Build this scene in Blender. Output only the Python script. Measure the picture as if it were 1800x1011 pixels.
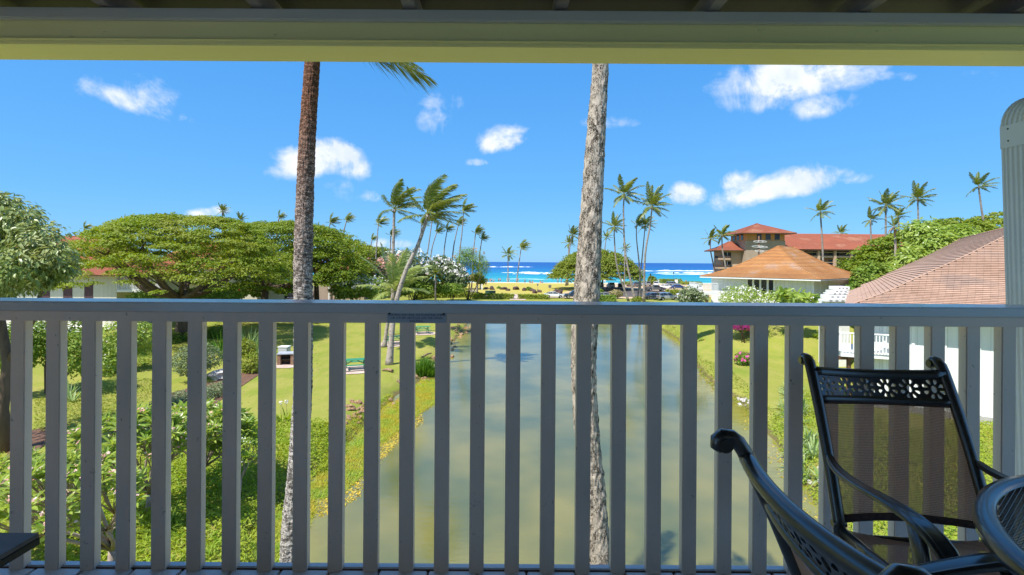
import bpy, bmesh, math, random
import numpy as np
from mathutils import Vector, Matrix, noise as mnoise
from mathutils.geometry import delaunay_2d_cdt

for o in list(bpy.data.objects):
    bpy.data.objects.remove(o)
SC = bpy.context.scene
COL = SC.collection
PI = math.pi
rad = math.radians
random.seed(7)
RNG = np.random.default_rng(11)

# ------------------------------------------------------------------ view
CZ = 8.3                      # eye height above the lawn: a second-floor lanai
F, CX, CY, ROLL = 860.0, 885.0, 460.0, 0.0067
cam_d = bpy.data.cameras.new('camera')
cam = bpy.data.objects.new('camera', cam_d)
COL.objects.link(cam)
cam_d.sensor_width = 36.0
cam_d.lens = 36.0 * F / 1800.0
cam_d.shift_x = (900 - CX) / 1800.0
cam_d.shift_y = -(505.5 - CY) / 1800.0
cam_d.clip_start = 0.05
cam_d.clip_end = 20000
cam.matrix_world = Matrix.Translation((0, 0, CZ)) @ Matrix.Rotation(rad(90), 4, 'X') @ Matrix.Rotation(ROLL, 4, 'Z')
SC.camera = cam

SUN_EL, SUN_AZ = rad(58), rad(226)     # azimuth measured clockwise from +Y: the sun stands to the left and a little behind
sund = bpy.data.lights.new('sun', 'SUN')
sund.energy = 3.35
sund.angle = rad(0.53)
sund.color = (1.0, 0.95, 0.87)
sun = bpy.data.objects.new('sun', sund)
COL.objects.link(sun)
sdir = Vector((math.sin(SUN_AZ) * math.cos(SUN_EL), math.cos(SUN_AZ) * math.cos(SUN_EL), math.sin(SUN_EL)))
sun.rotation_euler = sdir.to_track_quat('Z', 'Y').to_euler()
SC.view_settings.view_transform = 'Standard'
SC.view_settings.look = 'None'
SC.view_settings.gamma = 1
SC.view_settings.use_curve_mapping = False
SC.view_settings.exposure = 1.15


def wpx(px, py):
    dx, dy = px - CX, CY - py
    c, s = math.cos(ROLL), math.sin(ROLL)
    return (dx * c - dy * s) / F, (dx * s + dy * c) / F


def P(px, py, Y):
    a, b = wpx(px, py)
    return Vector((a * Y, Y, CZ + b * Y))


def G(px, py, z=0.0):
    a, b = wpx(px, py)
    Y = (z - CZ) / b
    return Vector((a * Y, Y, z))


# ------------------------------------------------------------------ node helpers
class NT:
    def __init__(s, tree):
        s.t = tree
        s.n = tree.nodes
        s.l = tree.links

    def new(s, typ, **kw):
        n = s.n.new(typ)
        for k, v in kw.items():
            setattr(n, k, v)
        return n

    def set(s, sock, v):
        if isinstance(v, bpy.types.NodeSocket):
            s.l.new(v, sock)
        elif isinstance(v, (tuple, list)) and len(v) == 3 and sock.type == 'RGBA':
            sock.default_value = (*v, 1)
        else:
            sock.default_value = v

    def math(s, op, a, b=0.0, c=None, clamp=False):
        n = s.new('ShaderNodeMath', operation=op, use_clamp=clamp)
        s.set(n.inputs[0], a)
        s.set(n.inputs[1], b)
        if c is not None:
            s.set(n.inputs[2], c)
        return n.outputs[0]

    def mix(s, f, a, b, blend='MIX'):
        n = s.new('ShaderNodeMix', data_type='RGBA', blend_type=blend)
        s.set(n.inputs['Factor'], f)
        s.set(n.inputs[6], a)
        s.set(n.inputs[7], b)
        return n.outputs[2]

    def ramp(s, f, stops, interp='LINEAR'):
        n = s.new('ShaderNodeValToRGB')
        n.color_ramp.interpolation = interp
        e = n.color_ramp.elements
        while len(e) < len(stops):
            e.new(0.5)
        for i, (p, c) in enumerate(stops):
            e[i].position = p
            e[i].color = (*c, 1) if isinstance(c, (tuple, list)) else (c, c, c, 1)
        s.set(n.inputs[0], f)
        return n.outputs[0]

    def noise(s, vec, scale, detail=3, rough=0.5, dist=0.0):
        n = s.new('ShaderNodeTexNoise')
        if vec is not None:
            s.l.new(vec, n.inputs['Vector'])
        n.inputs['Scale'].default_value = scale
        n.inputs['Detail'].default_value = detail
        n.inputs['Roughness'].default_value = rough
        n.inputs['Distortion'].default_value = dist
        return n.outputs['Fac']

    def coord(s, which='Object', scale=None):
        c = s.new('ShaderNodeTexCoord').outputs[which]
        if scale is None:
            return c
        m = s.new('ShaderNodeMapping')
        s.l.new(c, m.inputs[0])
        m.inputs['Scale'].default_value = scale
        return m.outputs[0]

    def pos(s, scale=None):
        c = s.new('ShaderNodeNewGeometry').outputs['Position']
        if scale is None:
            return c
        m = s.new('ShaderNodeMapping')
        s.l.new(c, m.inputs[0])
        m.inputs['Scale'].default_value = scale
        return m.outputs[0]

    def bump(s, h, strength=0.3, dist=0.01, normal=None):
        n = s.new('ShaderNodeBump')
        n.inputs['Strength'].default_value = strength
        n.inputs['Distance'].default_value = dist
        s.l.new(h, n.inputs['Height'])
        if normal is not None:
            s.l.new(normal, n.inputs['Normal'])
        return n.outputs[0]


def new_mat(name):
    m = bpy.data.materials.new(name)
    m.use_nodes = True
    t = NT(m.node_tree)
    b = t.n['Principled BSDF']
    return m, t, b


def mat(name, c1, c2=None, scale=4.0, rough=0.6, metal=0.0, spec=0.5, bump=0.0, bdist=0.01, stretch=None, detail=4, coord='pos', lo=0.35, hi=0.65, coat=0.0, rand=0.0):
    """plain surface: two colours mixed by noise, fine relief"""
    m, t, b = new_mat(name)
    v = t.pos(stretch) if coord == 'pos' else t.coord('Object', stretch)
    if c2 is None:
        c2 = tuple(x * 0.82 for x in c1)
    f = t.noise(v, scale, detail, 0.6)
    col = t.ramp(f, [(lo, c1), (hi, c2)])
    if rand:
        oi = t.new('ShaderNodeObjectInfo').outputs['Random']
        k = t.math('MULTIPLY_ADD', oi, rand * 2, 1 - rand)
        hs = t.new('ShaderNodeHueSaturation')
        t.l.new(k, hs.inputs['Value'])
        t.l.new(col, hs.inputs['Color'])
        col = hs.outputs[0]
    t.l.new(col, b.inputs['Base Color'])
    b.inputs['Roughness'].default_value = rough
    b.inputs['Metallic'].default_value = metal
    b.inputs['Specular IOR Level'].default_value = spec
    if coat:
        b.inputs['Coat Weight'].default_value = coat
        b.inputs['Coat Roughness'].default_value = 0.05
    if bump:
        t.l.new(t.bump(t.noise(v, scale * 6, 4, 0.6), bump, bdist), b.inputs['Normal'])
    return m


def leafmat(name, c1, c2, c3=None, trans=0.35, rough=0.55, nscale=0.5, spec=0.3):
    """leaves: colour varies per leaf (attribute rnd) and by branch; light passes through"""
    m, t, b = new_mat(name)
    a = t.new('ShaderNodeAttribute', attribute_name='rnd').outputs['Fac']
    nz = t.noise(t.pos(), nscale, 3, 0.6)
    nzr = t.ramp(nz, [(0.35, 0.0), (0.65, 1.0)])
    col = t.mix(a, c1, c2)
    if c3:
        col = t.mix(t.math('MULTIPLY', nzr, 0.6), col, c3)
    t.l.new(col, b.inputs['Base Color'])
    b.inputs['Roughness'].default_value = rough
    b.inputs['Specular IOR Level'].default_value = spec
    tr = t.new('ShaderNodeBsdfTranslucent')
    hs = t.new('ShaderNodeHueSaturation')
    hs.inputs['Hue'].default_value = 0.485
    hs.inputs['Saturation'].default_value = 1.1
    hs.inputs['Value'].default_value = 1.5
    t.l.new(col, hs.inputs['Color'])
    t.l.new(hs.outputs[0], tr.inputs[0])
    mx = t.new('ShaderNodeMixShader')
    mx.inputs[0].default_value = trans
    t.l.new(b.outputs[0], mx.inputs[1])
    t.l.new(tr.outputs[0], mx.inputs[2])
    t.l.new(mx.outputs[0], t.n['Material Output'].inputs[0])
    return m


# ------------------------------------------------------------------ world: clear trade-wind sky with scattered cumulus
W = bpy.data.worlds.new('World')
SC.world = W
W.use_nodes = True
wt = NT(W.node_tree)
wt.n.clear()
sky = wt.new('ShaderNodeTexSky', sky_type='NISHITA')
sky.sun_disc = False
sky.sun_elevation = SUN_EL
sky.sun_rotation = SUN_AZ
sky.air_density = 1.0
sky.dust_density = 0.25
sky.ozone_density = 3.0
sky.altitude = 0
tc = wt.new('ShaderNodeTexCoord').outputs['Generated']
sp = wt.new('ShaderNodeSeparateXYZ')
wt.l.new(tc, sp.inputs[0])
dx_, dy_, dz_ = sp.outputs
# saturated tropical blue: one even tint over the whole sky
hsn = wt.new('ShaderNodeHueSaturation')
hsn.inputs['Saturation'].default_value = 1.25
wt.l.new(sky.outputs[0], hsn.inputs['Color'])
skyc = wt.mix(1.0, hsn.outputs[0], (0.62, 0.90, 1.08), 'MULTIPLY')
ysafe = wt.math('MAXIMUM', dy_, 0.02)
u_ = wt.math('DIVIDE', dx_, ysafe)
v_ = wt.math('DIVIDE', dz_, ysafe)
nf = wt.noise(tc, 11.0, 7, 0.66, 0.6)
nf2 = wt.noise(tc, 26.0, 5, 0.6, 0.2)
nn = wt.math('ADD', wt.math('MULTIPLY', nf, 0.7), wt.math('MULTIPLY', nf2, 0.3))
# each cloud bank: centre and half-axes in degrees-like tangent units, slant, density
CLOUDS = [(235, 182, 120, 26, 16, .62), (150, 150, 34, 30, 0, .40), (265, 172, 60, 38, 20, .6), (562, 282, 92, 44, -6, 1.25), (505, 300, 50, 26, 0, .6), (605, 292, 62, 34, 14, .85),
          (762, 205, 34, 48, 0, .62), (800, 180, 30, 20, 0, .4), (882, 248, 60, 30, -14, .95), (835, 286, 26, 10, 0, .7), (1410, 140, 165, 52, -6, 1.0), (1330, 180, 70, 30, 0, .6),
          (1445, 188, 70, 30, -14, .8), (1560, 135, 60, 14, 0, .5), (1375, 330, 140, 38, -13, 1.15), (1300, 320, 50, 26, -10, .8), (1480, 310, 60, 22, 4, .75), (1205, 345, 42, 27, 0, 1.05),
          (365, 374, 46, 15, -8, .85), (690, 430, 60, 14, 0, .8), (655, 345, 26, 20, 0, .55), (1075, 215, 60, 14, 0, .4), (1740, 130, 60, 10, 0, .35), (600, 330, 40, 26, 30, .45)]
tot = None
for (px, py, rx, ry, ang, dens) in CLOUDS:
    a0, b0 = wpx(px, py)
    du = wt.math('SUBTRACT', u_, a0)
    dv = wt.math('SUBTRACT', v_, b0)
    ca, sa = math.cos(rad(-ang)), math.sin(rad(-ang))
    e1 = wt.math('ADD', wt.math('MULTIPLY', du, ca * F / rx), wt.math('MULTIPLY', dv, sa * F / rx))
    e2 = wt.math('ADD', wt.math('MULTIPLY', du, -sa * F / ry), wt.math('MULTIPLY', dv, ca * F / ry))
    # flat base, puffed top
    e2 = wt.math('MAXIMUM', e2, wt.math('MULTIPLY', e2, -1.35))
    d = wt.math('ADD', wt.math('MULTIPLY', e1, e1), wt.math('MULTIPLY', e2, e2))
    g = wt.math('MULTIPLY', wt.math('SUBTRACT', 1.15, d, clamp=True), dens)
    tot = g if tot is None else wt.math('MAXIMUM', tot, g)
front = wt.math('GREATER_THAN', dy_, 0.05)
tot = wt.math('MULTIPLY', tot, front)
# unseen clouds all round outside the view, made denser to whiten and brighten the skylight
gen = wt.math('MULTIPLY', wt.math('SUBTRACT', wt.noise(tc, 2.6, 2, 0.5), 0.48, clamp=True), 5.0, clamp=True)
outside = wt.math('MAXIMUM', wt.math('LESS_THAN', dy_, 0.45), wt.math('GREATER_THAN', dz_, 0.5))
gen = wt.math('MULTIPLY', wt.math('MULTIPLY', gen, outside), wt.math('GREATER_THAN', dz_, 0.03))
tot = wt.math('MAXIMUM', tot, gen)
cl = wt.math('MULTIPLY', wt.math('ADD', wt.math('MULTIPLY', tot, 1.12), wt.math('MULTIPLY', wt.math('SUBTRACT', nn, 0.555), 4.8)), 1.12, clamp=True)
cl = wt.math('MULTIPLY', cl, wt.math('GREATER_THAN', tot, 0.001))
cl = wt.math('MULTIPLY', wt.math('POWER', cl, 1.25), wt.math('MINIMUM', wt.math('ADD', wt.math('MULTIPLY', tot, 0.9), 0.25), 0.97))
cshade = wt.ramp(wt.noise(tc, 14.0, 4, 0.6), [(0.35, (3.5, 4.0, 4.8)), (0.6, (4.7, 4.85, 5.0))])
grad = wt.ramp(wt.math('MAXIMUM', dz_, 0.0), [(0.0, (1.0, 2.5, 4.45)), (0.12, (0.72, 2.2, 4.35)), (0.35, (0.46, 1.8, 4.2)), (1.0, (0.40, 1.35, 3.7))])
skyc = wt.mix(0.85, skyc, grad)
wcol = wt.mix(cl, skyc, cshade)
bg = wt.new('ShaderNodeBackground')
bg.inputs['Strength'].default_value = 0.10
wt.l.new(wcol, bg.inputs[0])
wo = wt.new('ShaderNodeOutputWorld')
wt.l.new(bg.outputs[0], wo.inputs[0])


# ------------------------------------------------------------------ object helpers
def link(o, parent=None):
    COL.objects.link(o)
    if parent is not None:
        o.parent = parent
    return o


def tag(o, label, cat, group=None, kind=None):
    if label:
        o['label'] = label
    if cat:
        o['category'] = cat
    if group:
        o['group'] = group
    if kind:
        o['kind'] = kind
    return o


def thing(name, label, cat, loc=(0, 0, 0), rz=0.0, group=None):
    o = bpy.data.objects.new(name, None)
    o.empty_display_size = 0.1
    o.location = loc
    o.rotation_euler = (0, 0, rz)
    link(o)
    return tag(o, label, cat, group)


def mobj(name, me, parent=None, mats=None):
    o = bpy.data.objects.new(name, me)
    if mats is not None and not me.materials:
        for m in (mats if isinstance(mats, (list, tuple)) else [mats]):
            me.materials.append(m)
    return link(o, parent)


class MB:
    """collects simple shapes into one mesh"""
    def __init__(s):
        s.v, s.f, s.m, s.sm = [], [], [], []

    def add(s, vs, fs, mi=0, smooth=False):
        o = len(s.v)
        s.v += [tuple(p) for p in vs]
        for f in fs:
            s.f.append(tuple(i + o for i in f))
            s.m.append(mi)
            s.sm.append(smooth)

    def box(s, c, d, rot=None, mi=0, taper=1.0):
        hx, hy, hz = d[0] / 2, d[1] / 2, d[2] / 2
        vs = []
        for z, k in ((-hz, 1.0), (hz, taper)):
            for x, y in ((-hx, -hy), (hx, -hy), (hx, hy), (-hx, hy)):
                vs.append(Vector((x * k, y * k, z)))
        if rot is not None:
            if not isinstance(rot, Matrix):
                rot = Matrix.Rotation(rot, 3, 'Z')
            vs = [rot @ v for v in vs]
        c = Vector(c)
        s.add([v + c for v in vs], [(0, 3, 2, 1), (4, 5, 6, 7), (0, 1, 5, 4), (1, 2, 6, 5), (2, 3, 7, 6), (3, 0, 4, 7)], mi)
        return s

    def bar(s, a, b, w, h, mi=0, up=(0, 0, 1)):
        """box from a to b, w across, h along up"""
        a, b = Vector(a), Vector(b)
        d = b - a
        x = d.normalized()
        upv = Vector(up)
        y = upv.cross(x)
        if y.length < 1e-4:
            y = Vector((0, 1, 0)).cross(x)
        y.normalize()
        z = x.cross(y)
        R = Matrix((x, y, z)).transposed()
        return s.box((a + b) / 2, (d.length, w, h), R, mi)

    def tube(s, pts, r, n=8, mi=0, cap=True, smooth=True, squash=None, up=None):
        pts = [Vector(p) for p in pts]
        if not isinstance(r, (list, tuple)):
            r = [r] * len(pts)
        t0 = (pts[1] - pts[0]).normalized()
        ref = Vector(up) if up else (Vector((0, 0, 1)) if abs(t0.z) < 0.9 else Vector((0, 1, 0)))
        x = (ref - t0 * ref.dot(t0)).normalized()
        vs = []
        for i, p in enumerate(pts):
            t = (pts[min(i + 1, len(pts) - 1)] - pts[max(i - 1, 0)]).normalized()
            x = (x - t * x.dot(t)).normalized()
            y = t.cross(x)
            for k in range(n):
                a = 2 * PI * k / n
                q = squash if squash else (1, 1)
                vs.append(p + (x * math.cos(a) * q[0] + y * math.sin(a) * q[1]) * r[i])
        fs = []
        for i in range(len(pts) - 1):
            for k in range(n):
                a, b = i * n + k, i * n + (k + 1) % n
                fs.append((a, b, b + n, a + n))
        s.add(vs, fs, mi, smooth)
        if cap:
            o = len(s.v) - len(vs)
            s.f.append(tuple(o + k for k in reversed(range(n))))
            s.f.append(tuple(o + (len(pts) - 1) * n + k for k in range(n)))
            s.m += [mi, mi]
            s.sm += [False, False]
        return s

    def poly(s, vs, mi=0):
        s.add(vs, [tuple(range(len(vs)))], mi)
        return s

    def prism(s, outline, h0, h1, mi=0):
        """outline (x,y) counter-clockwise, extruded in z"""
        n = len(outline)
        vs = [(x, y, h0) for x, y in outline] + [(x, y, h1) for x, y in outline]
        fs = [tuple(reversed(range(n))), tuple(range(n, 2 * n))] + [(i, (i + 1) % n, n + (i + 1) % n, n + i) for i in range(n)]
        s.add(vs, fs, mi)
        return s

    def lathe(s, prof, c=(0, 0, 0), n=16, mi=0, smooth=True):
        vs, fs = [], []
        for (r, z) in prof:
            for k in range(n):
                a = 2 * PI * k / n
                vs.append((c[0] + r * math.cos(a), c[1] + r * math.sin(a), c[2] + z))
        for i in range(len(prof) - 1):
            for k in range(n):
                a, b = i * n + k, i * n + (k + 1) % n
                fs.append((a, b, b + n, a + n))
        s.add(vs, fs, mi, smooth)
        return s

    def blob(s, c, r, sub=2, jag=0.25, freq=1.3, mi=0, seed=0, smooth=False):
        bm = bmesh.new()
        bmesh.ops.create_icosphere(bm, subdivisions=sub, radius=1.0)
        vs = []
        for v in bm.verts:
            k = 1 + jag * mnoise.noise(v.co * freq + Vector((seed * 3.1, seed * 1.7, 0)))
            vs.append((c[0] + v.co.x * r[0] * k, c[1] + v.co.y * r[1] * k, c[2] + v.co.z * r[2] * k))
        fs = [tuple(v.index for v in f.verts) for f in bm.faces]
        bm.free()
        s.add(vs, fs, mi, smooth)
        return s

    def mesh(s, name, mats=None, bevel=0.0):
        me = bpy.data.meshes.new(name)
        me.from_pydata(s.v, [], s.f)
        for m in (mats if isinstance(mats, (list, tuple)) else ([mats] if mats else [])):
            me.materials.append(m)
        me.polygons.foreach_set('material_index', s.m)
        me.polygons.foreach_set('use_smooth', s.sm)
        if bevel:
            bm = bmesh.new()
            bm.from_mesh(me)
            bmesh.ops.bevel(bm, geom=[e for e in bm.edges if e.is_manifold and e.calc_face_angle(0) > 0.5], offset=bevel, segments=2, affect='EDGES', clamp_overlap=True)
            for f in bm.faces:
                f.smooth = False
            bm.to_mesh(me)
            bm.free()
        me.update()
        return me

    def build(s, name, mats, parent=None, bevel=0.0):
        return mobj(name, s.mesh(name, mats, bevel), parent)


def np_mesh(name, V, Fq, mats, rnd=None, mi=None, smooth=False):
    """V (n,3), Fq (m,k) faces of equal size"""
    me = bpy.data.meshes.new(name)
    n, (m, k) = len(V), Fq.shape
    me.vertices.add(n)
    me.vertices.foreach_set('co', V.astype(np.float32).ravel())
    me.loops.add(m * k)
    me.loops.foreach_set('vertex_index', Fq.astype(np.int32).ravel())
    me.polygons.add(m)
    me.polygons.foreach_set('loop_start', np.arange(0, m * k, k, dtype=np.int32))
    if mi is not None:
        me.polygons.foreach_set('material_index', mi.astype(np.int32))
    me.polygons.foreach_set('use_smooth', np.full(m, smooth))
    for x in (mats if isinstance(mats, (list, tuple)) else [mats]):
        me.materials.append(x)
    if rnd is not None:
        at = me.attributes.new('rnd', 'FLOAT', 'POINT')
        at.data.foreach_set('value', rnd.astype(np.float32))
    me.update(calc_edges=True)
    return me


def norm(a):
    return a / np.maximum(np.linalg.norm(a, axis=-1, keepdims=True), 1e-9)


def frames(z, x=None):
    """rotation matrices with third column z; first column near x (or random)"""
    n = len(z)
    z = norm(z)
    if x is None:
        x = RNG.normal(size=(n, 3))
    x = norm(x - z * np.sum(x * z, axis=1, keepdims=True))
    y = np.cross(z, x)
    return np.stack([x, y, z], axis=2)


def scatter(tv, tf, pos, R, sc, rnd=None, trnd=None):
    """copies of a template (tv verts, tf faces) -> V, F, rnd"""
    n, k = len(pos), len(tv)
    sc = np.asarray(sc)
    if sc.ndim == 1:
        sc = sc[:, None]
    loc = tv[None, :, :] * sc[:, None, :]
    V = np.einsum('nij,nkj->nki', R, loc) + pos[:, None, :]
    Fq = tf[None, :, :] + (np.arange(n) * k)[:, None, None]
    if rnd is None:
        rnd = RNG.random(n)
    r = np.repeat(rnd[:, None], k, 1)
    if trnd is not None:
        r = np.clip(r + trnd[None, :], 0, 1)
    return V.reshape(-1, 3), Fq.reshape(-1, tf.shape[1]), r.ravel()


def cat(parts):
    V, Fq, r, o = [], [], [], 0
    for v, f, q in parts:
        V.append(v)
        Fq.append(f + o)
        r.append(q)
        o += len(v)
    return np.concatenate(V), np.concatenate(Fq), np.concatenate(r)


# leaf templates: x is the leaf's length, z its normal
QUAD = (np.array([[0, 0, 0], [.5, -.28, .05], [1, 0, -.06], [.5, .28, .05]], float), np.array([[0, 1, 2, 3]]))
OVAL = (np.array([[0, 0, 0], [.3, -.2, .06], [.72, -.17, .04], [1, 0, -.1], [.72, .17, .04], [.3, .2, .06], [.5, 0, -.02]], float),
        np.array([[0, 1, 6], [1, 2, 6], [2, 3, 6], [3, 4, 6], [4, 5, 6], [5, 0, 6]]))
BLADE = (np.array([[0, -.03, 0], [0, .03, 0], [.5, -.035, .0], [.5, .035, .0], [1, 0, -.0]], float), np.array([[0, 2, 3], [0, 3, 1], [2, 4, 3]]))
PETAL5 = []
for k_ in range(5):
    a_ = 2 * PI * k_ / 5
    c_, s_ = math.cos(a_), math.sin(a_)
    PETAL5.append((c_, s_))
FLOWER = (np.array([[0, 0, 0]] + [p for (c_, s_) in PETAL5 for p in ([.5 * c_ + .28 * s_, .5 * s_ - .28 * c_, .12], [c_, s_, .05], [.5 * c_ - .28 * s_, .5 * s_ + .28 * c_, .12])], float),
          np.array([[0, 1 + 3 * k, 2 + 3 * k, 3 + 3 * k] for k in range(5)]))

# ------------------------------------------------------------------ terrain
WATER = -0.55
SEA = -0.9
pond_px = [(430, 1080), (452, 1000), (446, 945), (470, 905), (520, 850), (590, 792), (640, 752), (688, 702), (742, 664), (772, 628), (798, 600), (818, 576), (828, 560), (850, 545), (980, 540),
           (1120, 545), (1150, 558), (1168, 573), (1200, 594), (1228, 648), (1262, 684), (1300, 702), (1330, 742), (1385, 800), (1438, 872), (1500, 975), (1560, 1080), (1700, 1400)]
pond = [G(px, py, WATER).xy for px, py in pond_px] + [Vector((6.0, -6)), Vector((-7.5, -6)), G(300, 1500, WATER).xy]
PA = np.array([tuple(p) for p in pond])


def pond_sd(X, Y):
    """signed distance to the pond's edge, negative inside"""
    x, y = X.ravel(), Y.ravel()
    best = np.full(x.shape, 1e9)
    inside = np.zeros(x.shape, bool)
    n = len(PA)
    for i in range(n):
        a, b = PA[i], PA[(i + 1) % n]
        d = b - a
        t = np.clip(((x - a[0]) * d[0] + (y - a[1]) * d[1]) / (d @ d), 0, 1)
        best = np.minimum(best, np.hypot(x - a[0] - t * d[0], y - a[1] - t * d[1]))
        c = (a[1] > y) != (b[1] > y)
        xi = a[0] + (y - a[1]) * d[0] / (d[1] if abs(d[1]) > 1e-9 else 1e-9)
        inside ^= c & (x < xi)
    return np.where(inside, -best, best).reshape(X.shape)


def wob(X, Y, f, s=0.0):
    return np.sin(X * f + s) * np.cos(Y * f * 1.13 + s * 1.7) + 0.5 * np.sin(X * f * 2.3 + Y * f * 1.9 + s * 2.1)


def hgt(X, Y):
    X, Y = np.asarray(X, float), np.asarray(Y, float)
    sd = pond_sd(X, Y) + 0.22 * wob(X, Y, 1.7, 2.0) * np.clip(3 / (1 + np.abs(Y) * .02), 0, 1) * 0.6
    bank = np.clip(sd / 1.5, -1.2, 1)
    z = np.where(bank > 0, WATER + (0 - WATER) * (1 - (1 - bank) ** 2), WATER + bank * 0.9)
    z = z + np.where(sd > 1.0, 0.05 * wob(X, Y, 0.25, 1.0), 0)
    ss = lambda q: np.clip(q, 0, 1) ** 2 * (3 - 2 * np.clip(q, 0, 1))
    z = z + 2.5 * ss((Y - 39) / 11) * ss((X - 18) / 9) * (1 - ss((Y - 75) / 22))
    sh = np.clip((Y - 197 - 3 * np.sin(X * .02)) / 14, 0, 1)
    z = z * (1 - sh) + (-2.6) * sh
    return z


def ground_z(x, y):
    return float(hgt(np.array([x]), np.array([y]))[0])


ys = np.concatenate([np.arange(-14, 6, 1.0), 6 * (1.0121 ** np.arange(0, 300)), [240, 300]])
ys = np.unique(ys[ys <= 300])
xs = np.concatenate([-np.geomspace(46, 1500, 26)[::-1], np.arange(-45.5, 46, 0.45), np.geomspace(46, 1500, 26)])
GX, GY = np.meshgrid(xs, ys)
GZ = hgt(GX, GY)
V = np.stack([GX, GY, GZ], -1).reshape(-1, 3)
ny, nx = GX.shape
idx = np.arange(nx * ny).reshape(ny, nx)
Fq = np.stack([idx[:-1, :-1], idx[:-1, 1:], idx[1:, 1:], idx[1:, :-1]], -1).reshape(-1, 4)

m_ground, t, b = new_mat('lawn')
pp = t.pos()
sep = t.new('ShaderNodeSeparateXYZ')
t.l.new(pp, sep.inputs[0])
n1 = t.noise(pp, 0.22, 4, 0.6)
n2 = t.noise(pp, 2.5, 4, 0.7)
n3 = t.noise(pp, 28.0, 3, 0.7)
lawn = t.ramp(n1, [(0.34, (0.21, 0.25, 0.035)), (0.55, (0.32, 0.305, 0.06)), (0.75, (0.41, 0.35, 0.10))])
lawn = t.mix(t.math('MULTIPLY', n2, 0.5), lawn, (0.20, 0.27, 0.03))
lawn = t.mix(t.ramp(t.noise(t.pos((1, .35, 1)), .9, 4, .7), [(.42, 0.0), (.62, .55)]), lawn, (0.40, 0.33, 0.10))
lawn = t.mix(t.ramp(n3, [(0.35, 0.0), (0.7, 0.55)]), lawn, (0.10, 0.16, 0.02))
dry = t.ramp(n2, [(0.3, (0.36, 0.31, 0.06)), (0.7, (0.46, 0.38, 0.10))])
far = t.math('MULTIPLY', t.math('SUBTRACT', t.math('ADD', sep.outputs[1], t.math('MULTIPLY', n1, 14)), 128), 0.12, clamp=True)
lawn = t.mix(far, lawn, dry)
sand = t.math('MULTIPLY', t.math('SUBTRACT', t.math('ADD', sep.outputs[1], t.math('MULTIPLY', n2, 5)), 192), 0.5, clamp=True)
lawn = t.mix(sand, lawn, (0.62, 0.55, 0.42))
# mud and silt at and below the water line
zz = t.math('ADD', sep.outputs[2], t.math('MULTIPLY', n2, 0.35))
mud = t.ramp(t.math('MULTIPLY_ADD', zz, 2.2, 1.0), [(0.0, 1.0), (0.35, 0.9), (0.62, 0.0)])
near = t.math('LESS_THAN', sep.outputs[1], 110)
lawn = t.mix(t.math('MULTIPLY', mud, near), lawn, t.ramp(n3, [(0.3, (0.10, 0.075, 0.035)), (0.7, (0.20, 0.16, 0.07))]))
t.l.new(lawn, b.inputs['Base Color'])
b.inputs['Roughness'].default_value = 0.9
b.inputs['Specular IOR Level'].default_value = 0.1
t.l.new(t.bump(t.noise(pp, 40, 4, 0.7), 0.5, 0.04), b.inputs['Normal'])
g = mobj('ground', np_mesh('ground', V, Fq, m_ground, smooth=True))
tag(g, 'sunlit yellow-green lawn sloping gently down to the pond', None, kind='structure')

# pond: murky green water, its wind ripples as relief
m_pond, t, b = new_mat('pond_water')
pp = t.pos()
n1 = t.noise(pp, 0.16, 3, 0.6)
sep = t.new('ShaderNodeSeparateXYZ')
t.l.new(pp, sep.inputs[0])
shal = t.new('ShaderNodeAttribute', attribute_name='rnd').outputs['Fac']
wc = t.ramp(n1, [(0.36, (0.095, 0.11, 0.04)), (0.64, (0.21, 0.185, 0.05))])
wc = t.mix(shal, wc, t.ramp(t.noise(pp, 1.3, 4, 0.65), [(0.35, (0.20, 0.17, 0.015)), (0.65, (0.26, 0.24, 0.03))]))
t.l.new(wc, b.inputs['Base Color'])
b.inputs['Roughness'].default_value = 0.06
b.inputs['IOR'].default_value = 1.65
rip = t.math('ADD', t.noise(t.pos((0.5, 2.2, 1)), 1.6, 4, 0.6), t.math('MULTIPLY', t.noise(t.pos((1, 1.6, 1)), 7.0, 3, 0.6), 0.25))
t.l.new(t.bump(rip, 0.07, 0.12), b.inputs['Normal'])
px_, py_ = np.meshgrid(np.arange(-40, 46, 1.0), np.concatenate([np.arange(-8, 30, 0.8), np.arange(30, 130, 2.0)]))
ny, nx = px_.shape
idx = np.arange(nx * ny).reshape(ny, nx)
Fq = np.stack([idx[:-1, :-1], idx[:-1, 1:], idx[1:, 1:], idx[1:, :-1]], -1).reshape(-1, 4)
sdp = pond_sd(px_, py_)
cell = np.minimum.reduce([sdp[:-1, :-1], sdp[:-1, 1:], sdp[1:, 1:], sdp[1:, :-1]]).ravel()
Fq = Fq[cell < 1.5]
V = np.stack([px_, py_, np.full(px_.shape, WATER)], -1).reshape(-1, 3)
sh_ = np.clip(1 - (-sdp.ravel()) / 2.6, 0, 1) * 0.85
w = mobj('pond_water', np_mesh('pond_water', V, Fq, m_pond, rnd=sh_))
tag(w, 'murky green pond reflecting the blue sky', None, kind='structure')

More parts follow.
